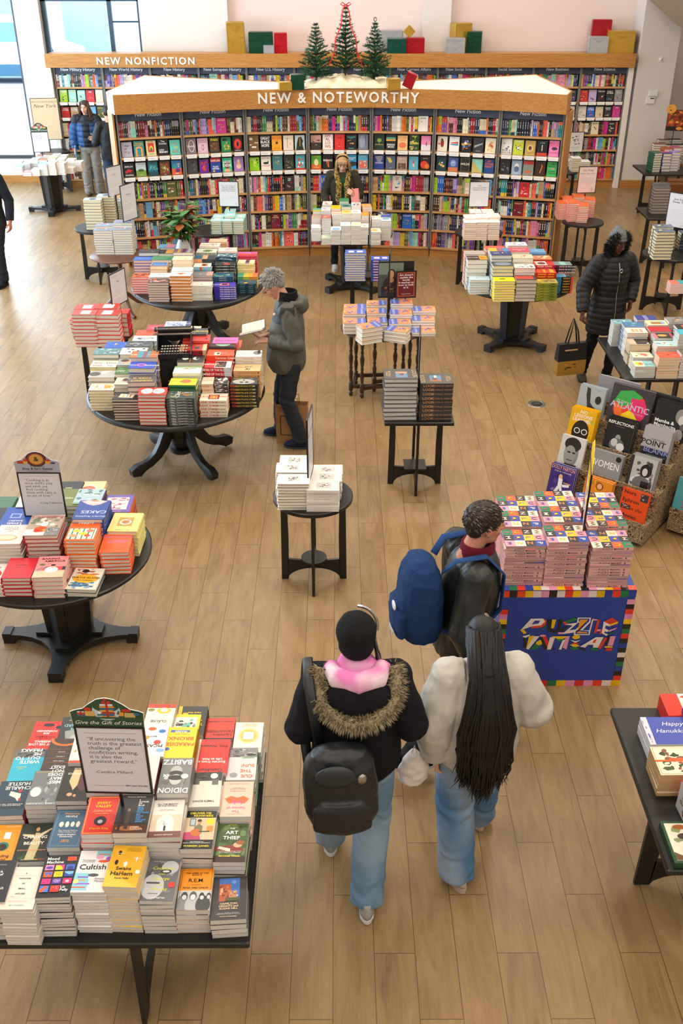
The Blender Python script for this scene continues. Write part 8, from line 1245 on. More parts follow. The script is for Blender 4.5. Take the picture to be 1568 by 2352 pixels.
for k, (x, c) in enumerate([(1.98, '5a8ad0'), (2.07, '3f6cc0'), (2.16, '5a8ad0')]):
    cardbox('card_box', 'upright snowy blue card box, %s in its row' % ORD[k + 1], 'card box', x, 3.74, Z0 + .13, .085, .2, .24, -2, [('box', body(c), 'print'), ('printed_lid', lambda mb, w, d, h: paint(mb, Matrix(((0, 0, -1, -w / 2 - .0004), (-1, 0, 0, d / 2), (0, 1, 0, 0), (0, 0, 0, 1))), d, h, '8ab0d8;f 0 0 1 .7 4 30 8ab0d8 4a5a4a e8ecf2 a83a2c 3a4a3c'), 'print')], 'upright card boxes')
cardbox('support_box', 'dark display block under the upright blue boxes', 'box', 2.07, 3.74, Z0, .3, .22, .13, 0, [('block', body('1c1c1e'), 'matte'), ('edge', lambda mb, w, d, h: mb.box(-w / 2, -d / 2 - .001, h - .01, w / 2, -d / 2, h, '2c2c30'), 'matte')])
cardbox('card_box', 'clear window box with gold card edges', 'card box', 1.98, 3.58, Z0 + .1, .16, .12, .2, 10, [('box', body('c8a868'), 'print'), ('window', lambda mb, w, d, h: paint(mb, Matrix.Translation((-w / 2, -d / 2 - .0005, 0)) @ Matrix.Rotation(R(90), 4, 'X'), w, h, '2a3a5c;e .5 .7 .4 .25 8a3a2c;f .1 .5 .9 .95 5 12 5a4a3c c8a878 3a5a3c'), 'gloss_print')])
cardbox('card_box', 'dark green box slanting over the upright packs', 'card box', 2.12, 3.52, Z0 + .1, .22, .17, .26, 14, [('box', body('1c4a30'), 'print'), ('window', lambda mb, w, d, h: paint(mb, Matrix.Translation((-w / 2, -d / 2 - .0005, 0)) @ Matrix.Rotation(R(90), 4, 'X'), w, h, '24242a;f .1 .1 .9 .9 5 12 24242a 3a3a44 c8ccd4'), 'gloss_print')])
cardbox('support_box', 'second dark display block under window boxes', 'box', 2.07, 3.55, Z0, .3, .15, .1, 12, [('block', body('1c1c1e'), 'matte'), ('edge', lambda mb, w, d, h: mb.box(-w / 2, -d / 2 - .001, h - .01, w / 2, -d / 2, h, '2c2c30'), 'matte')])
for k in range(6):
    mb = MB(); mb.box(-.13, -.09, 0, .13, .09, .004, 'd01a26').box(-.13, -.09, .021, .13, .09, .025, 'd01a26').box(-.133, -.09, 0, -.128, .09, .025, 'd01a26'); o = mb.build('cover', 'print')
    e = empty('red_notebook', (2.06 + k * .004, 3.28, Z0 + .0255 * k), R(8), 'red bound notebook, %s in the pile beside the red box' % (ORD[6 - k] + ' from the top' if k < 5 else 'topmost'), 'notebook', 'red notebooks'); o.parent = e; MB().box(-.127, -.086, .004, .127, .086, .021, 'f0eeea').build('page_block', 'page_edges', e)
t = cardbox('card_box', 'dark green pine box at the frame edge', 'card box', 2.0, 3.02, Z0, .24, .26, .05, 6, [('box', body('1c3a28'), 'print'), ('printed_lid', top_('1f4a30;b .05 .02 d8d8c8;f .1 .1 .9 .9 8 16 1f4a30 2c6a40 d8e0d8 a83a2c'), 'gloss_print')])
# ================================================================ shopping bags
t = empty('paper_bag', (-.455, 8.80, 0), R(-6), 'brown paper shopping bag with a black phone outline on the floor', 'bag')
mb = MB(); w, d, h = .30, .12, .42; a = [(-w / 2, -d / 2), (w / 2, -d / 2), (w / 2, d / 2), (-w / 2, d / 2)]; b4 = [(-w / 2 - .01, -d / 2 + .01), (w / 2 + .01, -d / 2 + .01), (w / 2 + .01, d / 2 - .01), (-w / 2 - .01, d / 2 - .01)]
mb.rings([[(x, y, 0) for x, y in a], [(x, y, h) for x, y in b4], [(x * .985, y * .97, h) for x, y in b4], [(x * .97, y * .94, .01) for x, y in a]], 'a8794a')
paint(mb, Matrix.Translation((-w / 2, -d / 2 - .0012, 0)) @ Matrix.Rotation(R(88.6), 4, 'X'), w, h, 'a8794a;r .13 .22 .62 .72 1c1814;r .16 .24 .59 .7 a8794a;l .1 .9 .03 3a2a1c HELLO;l .1 .84 .025 3a2a1c take me home;l .3 .08 .03 3a2a1c reuse me', base=False)
mb.build('bag_body', 'paper_card', t)
for s in (-1, 1): MB().tube([(-.07, s * (d / 2 - .012), h - .02), (-.065, s * (d / 2 - .01), h + .07), (.065, s * (d / 2 - .01), h + .07), (.07, s * (d / 2 - .012), h - .02)], .004, 6, '8a6034').build('handle', 'paper_card', t)
MB().box(-w / 2 - .0025, -d / 2 + .02, .02, -w / 2 - .0015, d / 2 - .02, h * .8, 'd8cdbc').build('side_print', 'print', t)
# ================================================================ people
def remesh(mb, name, vox, mat_, parent, colf, sm=3, disp=None, ratio=None):
    me = mb.mesh('tmp', mat_); o = bpy.data.objects.new('tmp', me); C.objects.link(o)
    r = o.modifiers.new('r', 'REMESH'); r.mode = 'VOXEL'; r.voxel_size = vox; r.use_smooth_shade = True
    s = o.modifiers.new('s', 'SMOOTH'); s.factor = .5; s.iterations = sm
    n = bpy.data.meshes.new_from_object(o.evaluated_get(bpy.context.evaluated_depsgraph_get())); bpy.data.objects.remove(o); bpy.data.meshes.remove(me); n.name = name
    for a in list(n.color_attributes): n.color_attributes.remove(a)
    if disp:
        nr = [v.normal.copy() for v in n.vertices]
        for v, q in zip(n.vertices, nr): v.co += q * disp(v.co)
    ca = n.color_attributes.new('Col', 'FLOAT_COLOR', 'POINT'); buf = []
    if callable(colf):
        for v in n.vertices: c = lin(colf(v.co)); buf += [c[0], c[1], c[2], 1.0]
    else: buf = [*lin(colf), 1.0] * len(n.vertices)
    ca.data.foreach_set('color', buf); n.materials.clear(); n.materials.append(MAT[mat_]); n.polygons.foreach_set('use_smooth', [True] * len(n.polygons))
    return put(name, n, parent)
V3 = Vector
def limb(mb, P, r, n=14, flat=1.0):
    P = [V3(p) for p in P]
    mb.tube(P, r, n, flat=flat)
    for p, q in zip(P, r): mb.ball(p, q * .99, 12, 8)
def torso(mb, prof, n=22):
    mb.rings([[(x + rx * math.cos(2 * math.pi * i / n), y + ry * math.sin(2 * math.pi * i / n), z) for i in range(n)] for x, y, z, rx, ry in prof])
def hand(mb, wr, d, pn, curl=25, side=1, s=1.0, spread=1.0):
    """wr wrist, d finger direction, pn palm normal, side: thumb side"""
    d = V3(d).normalized(); pn = V3(pn); pn = (pn - d * pn.dot(d)).normalized(); sd = d.cross(pn) * side; wr = V3(wr)
    mb.tube([wr - d * .02 * s, wr + d * .03 * s, wr + d * .085 * s], [.024 * s, .034 * s, .036 * s], 12, flat=1.0) if 0 else None
    for u in (-.026, -.009, .009, .026): mb.tube([wr, wr + d * .045 * s + sd * u * .8 * s, wr + d * .088 * s + sd * u * s], [.016 * s, .0155 * s, .0135 * s], 8)
    for k, (u, L) in enumerate(((.031, .072), (.0105, .082), (-.0105, .076), (-.031, .06))):
        p = wr + d * .084 * s + sd * u * s; q = d.copy(); a = R(curl * (.8 + .12 * k)); ax = pn.cross(d).normalized(); P = [p]
        q = (q + sd * u * 2.2 * spread).normalized()
        for f in (.42, .32, .26): q = Matrix.Rotation(-a if 1 else a, 3, ax) @ q if False else (q * math.cos(a) + pn * math.sin(a)).normalized(); P.append(P[-1] + q * L * f * s)
        mb.tube(P, [.0092 * s, .0085 * s, .0078 * s, .006 * s], 8); mb.ball(P[-1], .0064 * s, 8, 6)
    p = wr + d * .022 * s + sd * .024 * s; q = (d * .62 + sd * .72 + pn * .35).normalized(); P = [p]
    for f in (.036, .03, .024): P.append(P[-1] + q * f * s); q = (q + d * .35 + pn * .12).normalized()
    mb.tube(P, [.0145 * s, .0115 * s, .0098 * s, .0075 * s], 8); mb.ball(P[-1], .0078 * s, 8, 6)
def headparts(mb, H):
    def b(c, r, rot=None): mb.ball(H @ V3(c), r, 18, 12, rot=H.to_3x3())
    b((0, -.012, .024), (.074, .094, .094)); b((0, .018, -.03), (.057, .07, .084)); b((0, .058, -.092), (.024, .022, .02)); b((0, .03, -.07), (.047, .05, .038))
    for x in (-1, 1):
        b((x * .038, .052, -.022), (.022, .024, .026)); b((x * .031, .078, .034), (.022, .012, .008)); b((x * .077, -.006, -.006), (.009, .02, .031)); b((x * .011, .094, -.028), (.009, .01, .008))
    mb.tube([H @ V3((0, .082, .028)), H @ V3((0, .1, -.002)), H @ V3((0, .112, -.024))], [.008, .009, .0115], 8); mb.ball(H @ V3((0, .108, -.025)), .012, 10, 7)
    b((0, .084, -.052), (.024, .011, .006)); b((0, .083, -.062), (.021, .01, .006))
    for x in (-1, 1): mb.ball(H @ V3((x * .031, .066, .012)), .0165, 10, 7)
def figure(label, x, y, rz, h=1.72, skin='c89878', brow='4a3628', head=(0, 0), tilt=0, J=None, spine=None, jacket=None, pants=None, shoes='2a2a2e', hands=None, hat=None, female=False, neckdy=.03, vox=.0055, lip='a8645a', group=None):
    t = empty('person', (x, y, 0), R(rz), label, 'person', group); S = h / 1.75; t.scale = (S, S, S)
    j = dict(hipL=(-.09, 0, .92), hipR=(.09, 0, .92), knL=(-.1, .03, .5), knR=(.1, .03, .5), anL=(-.11, -.02, .09), anR=(.11, -.02, .09), shL=(-.18, 0, 1.42), shR=(.18, 0, 1.42), elL=(-.25, -.03, 1.14), elR=(.25, -.03, 1.14), wrL=(-.26, .06, .89), wrR=(.26, .06, .89), toeL=(0, 1, 0), toeR=(0, 1, 0), head=(0, neckdy, 1.63), neck=(0, 0, 1.47))
    j.update(J or {}); j = {k: V3(v) for k, v in j.items()}; t['pose'] = ''; del t['pose']
    sp = spine or [(0, 0, .9), (0, 0, 1.45)]
    def sx(z):
        a, b = sp[0], sp[-1]; f = min(max((z - a[2]) / (b[2] - a[2]), 0), 1.1); return a[0] + (b[0] - a[0]) * f, a[1] + (b[1] - a[1]) * f
    H = Matrix.Translation(j['head']) @ Euler((R(-head[1]), R(tilt), R(head[0]))).to_matrix().to_4x4()
    mb = MB(); headparts(mb, H)
    mb.tube([j['neck'] - V3((0, .01, .05)), H @ V3((0, -.02, -.05))], [.062 if not female else .054, .052 if not female else .046], 14)
    k = .93 if female else 1.0
    torso(mb, [(*sx(z), z, rx * k, ry) for z, rx, ry in ((.84, .1, .07), (.9, .155, .1), (1.0, .14, .095), (1.12, .135, .095), (1.28, .155, .105), (1.38, .15, .095), (1.44, .1, .07), (1.48, .055, .05))])
    for s in 'LR':
        limb(mb, [j['sh' + s], j['el' + s], j['wr' + s]], [.05, .038, .026]); limb(mb, [j['hip' + s], j['kn' + s], j['an' + s]], [.085, .055, .038])
        a = j['an' + s]; td = j['toe' + s].normalized(); mb.tube([a - td * .05 - V3((0, 0, .045)), a + td * .05 - V3((0, 0, .04)), a + td * .14 - V3((0, 0, .06))], [.035, .036, .022], 10)
        hd = (hands or {}).get(s) or {}
        fd = hd.get('d', (j['wr' + s] - j['el' + s])); hand(mb, j['wr' + s], fd, hd.get('n', (1 if s == 'L' else -1, .1, 0)), hd.get('curl', 28), hd.get('side', 1 if s == 'R' else -1))
    Hi = H.inverted(); jh = j['head']
    def col(p):
        if (p - jh).length < .17:
            q = Hi @ p; ax = abs(q.x)
            if q.y > .07 and ax < .024 - abs(q.z + .056) * .9 and -.068 < q.z < -.046: return lip
            if q.y > .05 and .012 < ax < .05 and .031 < q.z < .041: return brow
            if q.y > .06 and .02 < ax < .043 and .006 < q.z < .019: return '2a201c' if ax > .024 and ax < .038 else 'e8e0d8'
            if ax > .075: return mix(skin, 'b05a48', .18)
            if q.y > .1 or (.03 < ax < .055 and -.04 < q.z < 0 and q.y > .05): return mix(skin, 'c06a58', .18)
        return skin
    remesh(mb, 'body', vox, 'skin', t, col, 2)
    if pants:
        c, r = pants['col'], pants.get('r', (.1, .078, .07)); mb = MB(); z0 = pants.get('top', 1.0)
        torso(mb, [(*sx(z), z, rx, ry) for z, rx, ry in ((.80, .12, .1), (.88, .175, .125), (.95, .17, .125), (z0, .155, .115))])
        for s in 'LR':
            hp, kn, an = j['hip' + s], j['kn' + s], j['an' + s]; e = an + V3((0, 0, pants.get('hem', .0))); m1 = hp.lerp(kn, .5)
            P = [hp - V3((0, 0, .02)), m1, kn, kn.lerp(e, .5), e + V3((0, 0, -.02))]; mb.tube(P, [r[0], (r[0] + r[1]) / 2 * 1.02, r[1], (r[1] + r[2]) / 2, r[2]], 18)
        def dp(p): 
            f = noise.noise(V3((p.x * 14, p.y * 14, p.z * 9))) * .006 + .004 * math.sin(p.z * 55 + 6 * noise.noise(p * 7)) * (1 if p.z < .25 or abs(p.z - .52) < .1 or p.z > .8 else .35)
            return f
        def pc(p): return mix(c, 'dfe6ec', pants.get('fade', 0) * max(0, noise.noise(V3((p.x * 5, p.y * 5, p.z * 3))) + .35)) if pants.get('fade') else c
        remesh(mb, 'trousers', .009, pants.get('mat', 'denim'), t, pc, 2, dp)
    if jacket:
        c = jacket['col']; mb = MB(); pr = jacket['prof']; torso(mb, [(sx(z)[0] + (q[0] if q else 0), sx(z)[1] + (q[1] if q else 0), z, rx, ry) for z, rx, ry, *q in pr])
        rs = jacket.get('r', (.085, .075, .055)); tips = {}
        for s in 'LR':
            a, b, c3 = j['sh' + s], j['el' + s], j['wr' + s]; e = b.lerp(c3, jacket.get('cuff', .94)); ins = a.lerp(V3((sx(1.4)[0], sx(1.4)[1], 1.4)), .35)
            mb.tube([ins, a, a.lerp(b, .5), b, b.lerp(e, .5), e], [rs[0] * .95, rs[0], (rs[0] + rs[1]) / 2, rs[1], (rs[1] + rs[2]) / 2, rs[2]], 16); mb.ball(a, rs[0], 12, 8); mb.ball(b, rs[1], 12, 8)
        for f in jacket.get('extra', ()): f(mb)
        q = jacket.get('quilt', 0); qa = jacket.get('qa', .01); fold = jacket.get('fold', .007)
        def arm_u(p):
            best = None
            for s in 'LR':
                for a, b, o in ((j['sh' + s], j['el' + s], 0), (j['el' + s], j['wr' + s], .3)):
                    d = b - a; u = max(0, min(1, (p - a).dot(d) / d.length_squared)); dist = (p - a - d * u).length
                    if best is None or dist < best[0]: best = (dist, o + u * d.length)
            return best
        def dj(p):
            f = noise.noise(V3((p.x * 10, p.y * 10, p.z * 7))) * fold + noise.noise(V3((p.x * 26, p.y * 26, p.z * 15))) * fold * .45
            if q:
                ds, u = arm_u(p); w_ = u if ds < rs[0] * 1.25 and abs(p.x - sx(p.z)[0]) > .15 else p.z + .012 * noise.noise(p * 5)
                f += qa * (abs(math.sin(math.pi * w_ / q)) ** .55 - .7)
            return f
        remesh(mb, jacket.get('name', 'jacket'), jacket.get('vox', .0085), jacket.get('mat', 'cloth'), t, c, 2, dj)
    for s in 'LR':
        a = j['an' + s]; td = j['toe' + s].normalized(); sd = V3((td.y, -td.x, 0)); sh = shoes if isinstance(shoes, dict) else dict(col=shoes); gz = a.z - .09
        def ring(o, w, z): 
            return [tuple(a + td * (o + w[k][0]) + sd * w[k][1] + V3((0, 0, z - a.z))) for k in range(len(w))]
        out = [(-.085, -.018), (-.095, 0), (-.085, .018), (-.05, .037), (.02, .04), (.09, .048), (.14, .04), (.172, .018), (.178, 0), (.172, -.018), (.14, -.04), (.09, -.048), (.02, -.04), (-.05, -.037)]
        mb = MB(); th = sh.get('sole_h', .022); mb.rings([ring(0, out, gz + .001), ring(0, [(p * 1.02, q * 1.04) for p, q in out], gz + th)], sh.get('sole', '2e2e30'))
        o = mb.build('shoe_sole', 'rubber', t, smooth=True)
        mb = MB(); sc_ = lambda f, g, o=0: [(p * f + o, q * g) for p, q in out]
        mb.rings([ring(0, sc_(.98, .98), gz + th), ring(0, sc_(.97, .95), gz + th + .022), ring(0, sc_(.8, .85, -.016), gz + th + .045), ring(0, sc_(.5, .76, -.035), gz + th + .07), ring(0, sc_(.42, .75, -.038), gz + th + .095)], sh['col']); mb.build('shoe_upper', 'cloth', t, smooth='all')
        mb = MB()
        for k in range(4): 
            o_ = .03 + .022 * k; zz = gz + th + .075 - .011 * k; mb.tube([a + td * o_ - sd * .02 + V3((0, 0, zz - a.z - .004)), a + td * o_ + V3((0, 0, zz - a.z + .004)), a + td * o_ + sd * .02 + V3((0, 0, zz - a.z - .004))], .003, 5, sh.get('lace', 'd8d8d8'))
        mb.build('laces', 'cloth', t)
    return t, j, H
def hair_tufts(t, H, colr, n, L, fn, seed=1, r=.006, name='hair'):
    """many tapered locks; fn(u,v)->(root,dir) in head space"""
    rd = random.Random(seed); mb = MB()
    for i in range(n):
        p, d, Lk = fn(rd); P = [H @ V3(p)]; d = V3(d); 
        for k in range(4): P.append(P[-1] + (H.to_3x3() @ d) * (Lk / 4)); d = (d + V3((rd.gauss(0, .12), rd.gauss(0, .12), -.22))).normalized()
        mb.tube(P, [r, r * .95, r * .8, r * .55, r * .15], 5, mix(colr, rd.choice(['000', 'fff', colr]), rd.uniform(0, .16)))
    return mb.build(name, 'hair', t, smooth='all')
def scalp(mb, H, r=(.082, .102, .1), c=(0, -.016, .03), cut=None): mb.ball(H @ V3(c), r, 20, 14, rot=H.to_3x3())
def fur(t, path, rad, col, n, L, seed=2, name='fur_trim', cols=None):
    rd = random.Random(seed); mb = MB(); P = [V3(p) for p in path]; cols = cols or [col]
    mb.tube(P, rad, 10, col)
    for i in range(n):
        f = rd.uniform(0, len(P) - 1.001); k = int(f); p = P[k].lerp(P[k + 1], f - k); ax = (P[k + 1] - P[k]).normalized(); d = V3((rd.gauss(0, 1), rd.gauss(0, 1), rd.gauss(0, 1))); d = (d - ax * d.dot(ax) * .8).normalized(); b = p + d * rad * .8; e = b + d * L * rd.uniform(.6, 1.1) + V3((0, 0, -.008)); s_ = d.cross(ax).normalized() * .0035
        mb.add([b - s_, b + s_, e], [(0, 1, 2)], rd.choice(cols)); mb.add([b - ax * .0035, b + ax * .0035, e], [(0, 1, 2)], rd.choice(cols))
    return mb.build(name, 'hair', t)
# --- man reading
def yoke(base, dark, zz=1.3): return lambda p: dark if (p.z > zz + .25 * abs(p.x) * 0 and p.z < 1.5 and abs(p.x) < .17) else base
t, j, H = figure('grey-haired man in glasses and grey shell jacket reading an open book', -.46, 8.76, 90, 1.76, 'cf9a80', '8a8078', head=(4, 38), neckdy=.0,
    J=dict(head=(0, .13, 1.60), neck=(0, .02, 1.47), anL=(-.10, -.10, .09), knL=(-.11, .03, .5), anR=(.19, .12, .09), knR=(.14, .10, .5), hipL=(-.09, -.02, .92), hipR=(.09, -.02, .92), toeL=(.15, 1, 0), toeR=(.1, 1, 0), shL=(-.19, .0, 1.41), shR=(.19, .02, 1.41), elL=(-.26, -.08, 1.13), wrL=(-.12, .18, 1.11), elR=(.24, -.02, 1.12), wrR=(.12, .20, 1.08)),
    spine=[(0, 0, .9), (0, .0, 1.45)], hands=dict(L=dict(d=(.25, 1, .06), n=(.3, -.1, -1), curl=30, side=-1), R=dict(d=(-.35, 1, -.08), n=(0, 0, 1), curl=22, side=1)),
    pants=dict(col='2c3037', r=(.1, .076, .068)), shoes=dict(col='242a3c', sole='3a3d46', lace='2a3a6a'),
    jacket=dict(col=lambda p: '23231f' if (1.29 < p.z < 1.47 and p.y > -.07 and abs(p.x) < .26) else '55554d', prof=[(.80, .19, .16, 0, .03), (.86, .2, .185, 0, .035), (1.0, .2, .18, 0, .03), (1.15, .2, .165, 0, .015), (1.3, .205, .145), (1.4, .185, .125), (1.47, .1, .1, 0, -.01)], r=(.088, .078, .056), fold=.011, mat='puffer',
        extra=[lambda mb: [mb.ball((0, -.12, 1.43), (.13, .07, .085), 16, 10), mb.tube([(-.13, -.03, 1.46), (-.1, -.12, 1.45), (0, -.15, 1.46), (.1, -.12, 1.45), (.13, -.03, 1.46)], .04, 10)]]))
mb = MB(); mb.tube([(-.075, -.01, 1.44), (-.08, .02, 1.53), (-.0, .085, 1.5)], .022, 8, '1b1b1d'); mb.lathe([(.085, 1.42), (.092, 1.48), (.088, 1.55), (.078, 1.555), (.07, 1.46)], 20, '1b1b1d'); o = mb.build('collar', 'cloth', t, smooth=True)
hm = MB(); scalp(hm, H, (.083, .1, .088), (0, -.022, .042)); hm.ball(H @ V3((0, -.06, -.01)), (.07, .05, .06), 14, 9, rot=H.to_3x3())
remesh(hm, 'hair_cap', .006, 'hair', t, '8e8a84', 2, lambda p: .004 * noise.noise(p * 60))
def short(rd):
    a = rd.uniform(-3.14, 3.14); z = rd.uniform(-.35, 1); v = V3((math.cos(a) * math.sqrt(1 - z * z * .9), math.sin(a) * math.sqrt(1 - z * z * .9), z))
    if v.y > .45 and z < .55: v.y = -abs(v.y)
    return V3((v.x * .08, v.y * .097 - .018, v.z * .088 + .04)), (v + V3((0, .5, .1))).normalized(), rd.uniform(.025, .045)
hair_tufts(t, H, 'a6a29c', 420, 0, short, 3, .0045)
mb = MB()
for s in (-1, 1): mb.tube([H @ V3((s * .031 + .02 * math.cos(a * .524), .105, .008 + .015 * math.sin(a * .524))) for a in range(13)], .0016, 5, '2a2a34'); mb.tube([H @ V3((s * .052, .1, .014)), H @ V3((s * .08, 0, .012))], .0016, 5, '2a2a34')
mb.tube([H @ V3((-.01, .106, .012)), H @ V3((.01, .106, .012))], .0016, 5, '2a2a34'); mb.build('glasses', 'black_metal', t)
mb = MB(); w_ = V3(j['wrL']); mb.tube([w_ + V3((.028 * math.cos(a * .7), 0, .028 * math.sin(a * .7))) for a in range(10)], .008, 6, '16181e'); mb.build('watch', 'rubber', t)
mb = MB(); mb.ball((-.165, .118, 1.385), (.008, .012, .014), 8, 6, 'e8e8e8'); mb.build('chest_mark', 'cloth', t)
b = empty('open_book', (-.46 - .33, 8.765, 1.165), R(90), 'open white-paged book with blue cover held by the grey-haired man', 'book')
for s in (-1, 1):
    mb = MB(); mb.xf = Matrix.Rotation(R(-14), 4, 'X') @ Matrix.Rotation(R(-s * 16), 4, 'Y'); x0, x1 = (0, .15) if s > 0 else (-.15, 0); mb.box(x0, -.115, -.004, x1, .115, -.0005, '1d2a66'); mb.build('cover', 'print', b)
    mb = MB(); mb.xf = Matrix.Rotation(R(-14), 4, 'X') @ Matrix.Rotation(R(-s * 16), 4, 'Y'); x0, x1 = (0, .142) if s > 0 else (-.142, 0); mb.box(x0, -.11, 0, x1, .11, .016 if s < 0 else .009, 'efe8d4'); 
    for k in range(14): mb.box(x0 + .018, .085 - k * .012, .0095 if s > 0 else .0165, x1 - .018, .087 - k * .012, .0097 if s > 0 else .0167, 'a8a294')
    mb.build('page_block', 'page_edges', b)
# --- woman in black puffer coat
t, j, H = figure('woman in long black quilted coat, grey beanie and glasses carrying a tote', 2.93, 10.30, 196, 1.70, '5a3626', '241812', head=(8, 14), female=True, lip='5a2c28',
    J=dict(anL=(-.12, .0, .09), anR=(.13, -.14, .09), knL=(-.11, .06, .5), knR=(.11, -.04, .5), toeL=(-.1, 1, 0), toeR=(.3, 1, 0), elR=(.31, -.03, 1.14), wrR=(.37, .12, .90), elL=(-.30, -.04, 1.15), wrL=(-.22, .10, .97)), hands=dict(R=dict(d=(.02, .05, -1), n=(-1, 0, 0), curl=62)),
    pants=dict(col='17171a', r=(.09, .064, .052), mat='cloth'), shoes=dict(col='4a4634', sole='2a2620', lace='b8b09a'),
    jacket=dict(name='coat', col='1b1a1b', prof=[(.62, .215, .165), (.68, .225, .175), (.85, .225, .175), (1.0, .2, .16), (1.08, .185, .15), (1.22, .2, .165), (1.35, .2, .15), (1.44, .15, .12), (1.49, .1, .1)], r=(.1, .09, .062), quilt=.062, qa=.009, mat='puffer', fold=.006))
HR = H.to_3x3(); fur(t, [H @ V3((.115 * math.sin(R(a)), .045 - .04 * math.cos(R(a)) * 0 - .05 * abs(math.cos(R(a / 2))), .0 - .125 * math.cos(R(a)) - .02)) for a in range(-165, 166, 22)], .03, '141312', 2600, .05, 5, 'fur_hood', ['0e0d0d', '1c1a19', '2a2826', '151414'])
mb = MB(); scalp(mb, H, (.085, .103, .082), (0, -.016, .072)); mb.tube([H @ V3((.083 * math.cos(R(a)), -.014 + .1 * math.sin(R(a)), .056 + .006 * math.sin(R(a)))) for a in range(0, 361, 20)], .013, 8); mb.ball(H @ V3((0, -.05, .13)), (.05, .05, .04), 12, 8); remesh(mb, 'beanie', .006, 'cloth', t, lambda p: mix('7d7f80', '55585a', .5 + .5 * noise.noise(p * 90)), 1, lambda p: .003 * noise.noise(p * 50))
mb = MB()
for s in (-1, 1): mb.tube([H @ V3((s * .033 + .026 * math.cos(a * .524), .108, .006 + .021 * math.sin(a * .524))) for a in range(13)], .002, 5, '1a1412'); mb.tube([H @ V3((s * .058, .1, .014)), H @ V3((s * .082, 0, .012))], .002, 5, '1a1412')
mb.tube([H @ V3((-.008, .11, .012)), H @ V3((.008, .11, .012))], .002, 5, '1a1412'); mb.build('glasses', 'black_metal', t)
mb = MB(); mb.tube([(0, .165, .66), (.0, .18, .9), (0, .155, 1.08), (.0, .165, 1.24), (0, .145, 1.38), (0, .11, 1.45)], .0035, 6, '6a6a6c'); mb.tube([(.0 + .018 * math.cos(a * .63), .18, 1.36 + .02 * math.sin(a * .63)) for a in range(11)], .004, 6, 'c8c8ca'); mb.build('zip', 'steel', t)
tb = empty('tote_bag', (2.575, 10.20, 0), R(14), 'black and tan two-tone tote bag hanging from the coated woman\'s hand', 'bag'); wz = .14
mb = MB(); fr_ = [(-.17, -.05), (.17, -.05), (.17, .05), (-.17, .05)]
mb.rings([[(x * .92, y * .9, wz) for x, y in fr_], [(x, y, wz + .04) for x, y in fr_], [(x, y, wz + .17) for x, y in fr_]], 'a8803a'); mb.rings([[(x * 1.002, y * 1.01, wz + .17) for x, y in fr_], [(x * .97, y * .6, wz + .36) for x, y in fr_]], '17171a'); paint(mb, Matrix.Translation((-.15, -.0508, wz + .05)) @ Matrix.Rotation(R(90), 4, 'X'), .3, .1, 'a8803a;f .1 .1 .8 .9 5 6 a8803a 2a241c c8a058', base=False)
mb.build('bag_body', 'leather', tb); mb = MB(); mb.box(-.1, -.052, wz + .29, .05, -.049, wz + .305, 'c8a878'); mb.build('stripe', 'print', tb)
for s in (-1, 1): MB().tube([(-.07, s * .03, wz + .35), (-.04, s * .028, wz + .5), (-.0, s * .01 + .03, wz + .63), (.04, s * .028, wz + .5), (.07, s * .03, wz + .35)], .009, 6, '17171a', flat=.5).build('handle', 'leather', tb)
# --- blonde woman behind the paperback table
t, j, H = figure('blonde woman in olive jacket and paisley scarf looking down at the paperbacks', .07, 14.72, 182, 1.66, 'dcae92', 'a8845a', head=(-4, 30), female=True, J=dict(head=(0, .07, 1.61), anR=(.13, .12, .09), knR=(.12, .1, .5), elL=(-.27, .05, 1.14), wrL=(-.17, .24, 1.16), elR=(.27, -.02, 1.13), wrR=(.25, .2, 1.0)), hands=dict(L=dict(d=(.5, .4, .6), n=(.6, -.5, .1), curl=40)),
    pants=dict(col='1c1d20', r=(.09, .065, .055), mat='cloth'), shoes=dict(col='c9c4c2', sole='e0dedb'),
    jacket=dict(col=lambda p: '2a4a34' if (abs(p.x) < .06 and p.y > .08 and p.z < 1.42) else ('3d3a2e' if noise.noise(p * 30) > -.2 else '35322a'), prof=[(.78, .2, .15), (.9, .2, .15), (1.1, .185, .14), (1.3, .195, .14), (1.41, .17, .11), (1.47, .08, .08)], r=(.082, .07, .05), quilt=.05, qa=.004))
hm = MB(); scalp(hm, H, (.086, .104, .094), (0, -.02, .036)); remesh(hm, 'hair_cap', .007, 'hair', t, 'b98f5c', 2)
def bob(rd):
    a = rd.uniform(-.35, 3.49); a = math.pi + a if rd.random() < .0 else a; v = V3((math.cos(a), -math.sin(a), 0)); z = rd.uniform(-.02, .09); return V3((v.x * .082, v.y * .1 - .01, z)), (V3((v.x * .22, v.y * .22 + .05, -1))).normalized(), rd.uniform(.13, .2)
hair_tufts(t, H, 'c29a64', 300, 0, bob, 4, .008)
def fringe(rd):
    x = rd.uniform(-.06, .06); return V3((x, .068, .1)), V3((x * 2, .45, -.8)).normalized(), rd.uniform(.05, .075)
hair_tufts(t, H, 'c9a270', 60, 0, fringe, 5, .006, 'fringe')
mb = MB(); mb.tube([H @ V3((.09 * math.cos(R(a)), -.0 + .0, .045 + .09 * math.sin(R(a)))) for a in range(0, 181, 15)], .009, 6, '26221e'); mb.build('hairband', 'cloth', t)
mb = MB()
for s in (-1, 1): mb.tube([(s * .02, -.09, 1.47), (s * .1, -.02, 1.49), (s * .09, .09, 1.44), (s * .06, .165, 1.3), (s * .07, .18, 1.12), (s * .05, .17, .98)], [.03, .038, .04, .045, .045, .03], 12, flat=.7)
remesh(mb, 'scarf', .008, 'cloth', t, lambda p: '8f7436' if noise.noise(p * 38) > .05 else ('3a3220' if noise.noise(p * 55) > -.1 else 'b89c58'), 1, lambda p: .006 * noise.noise(p * 22))
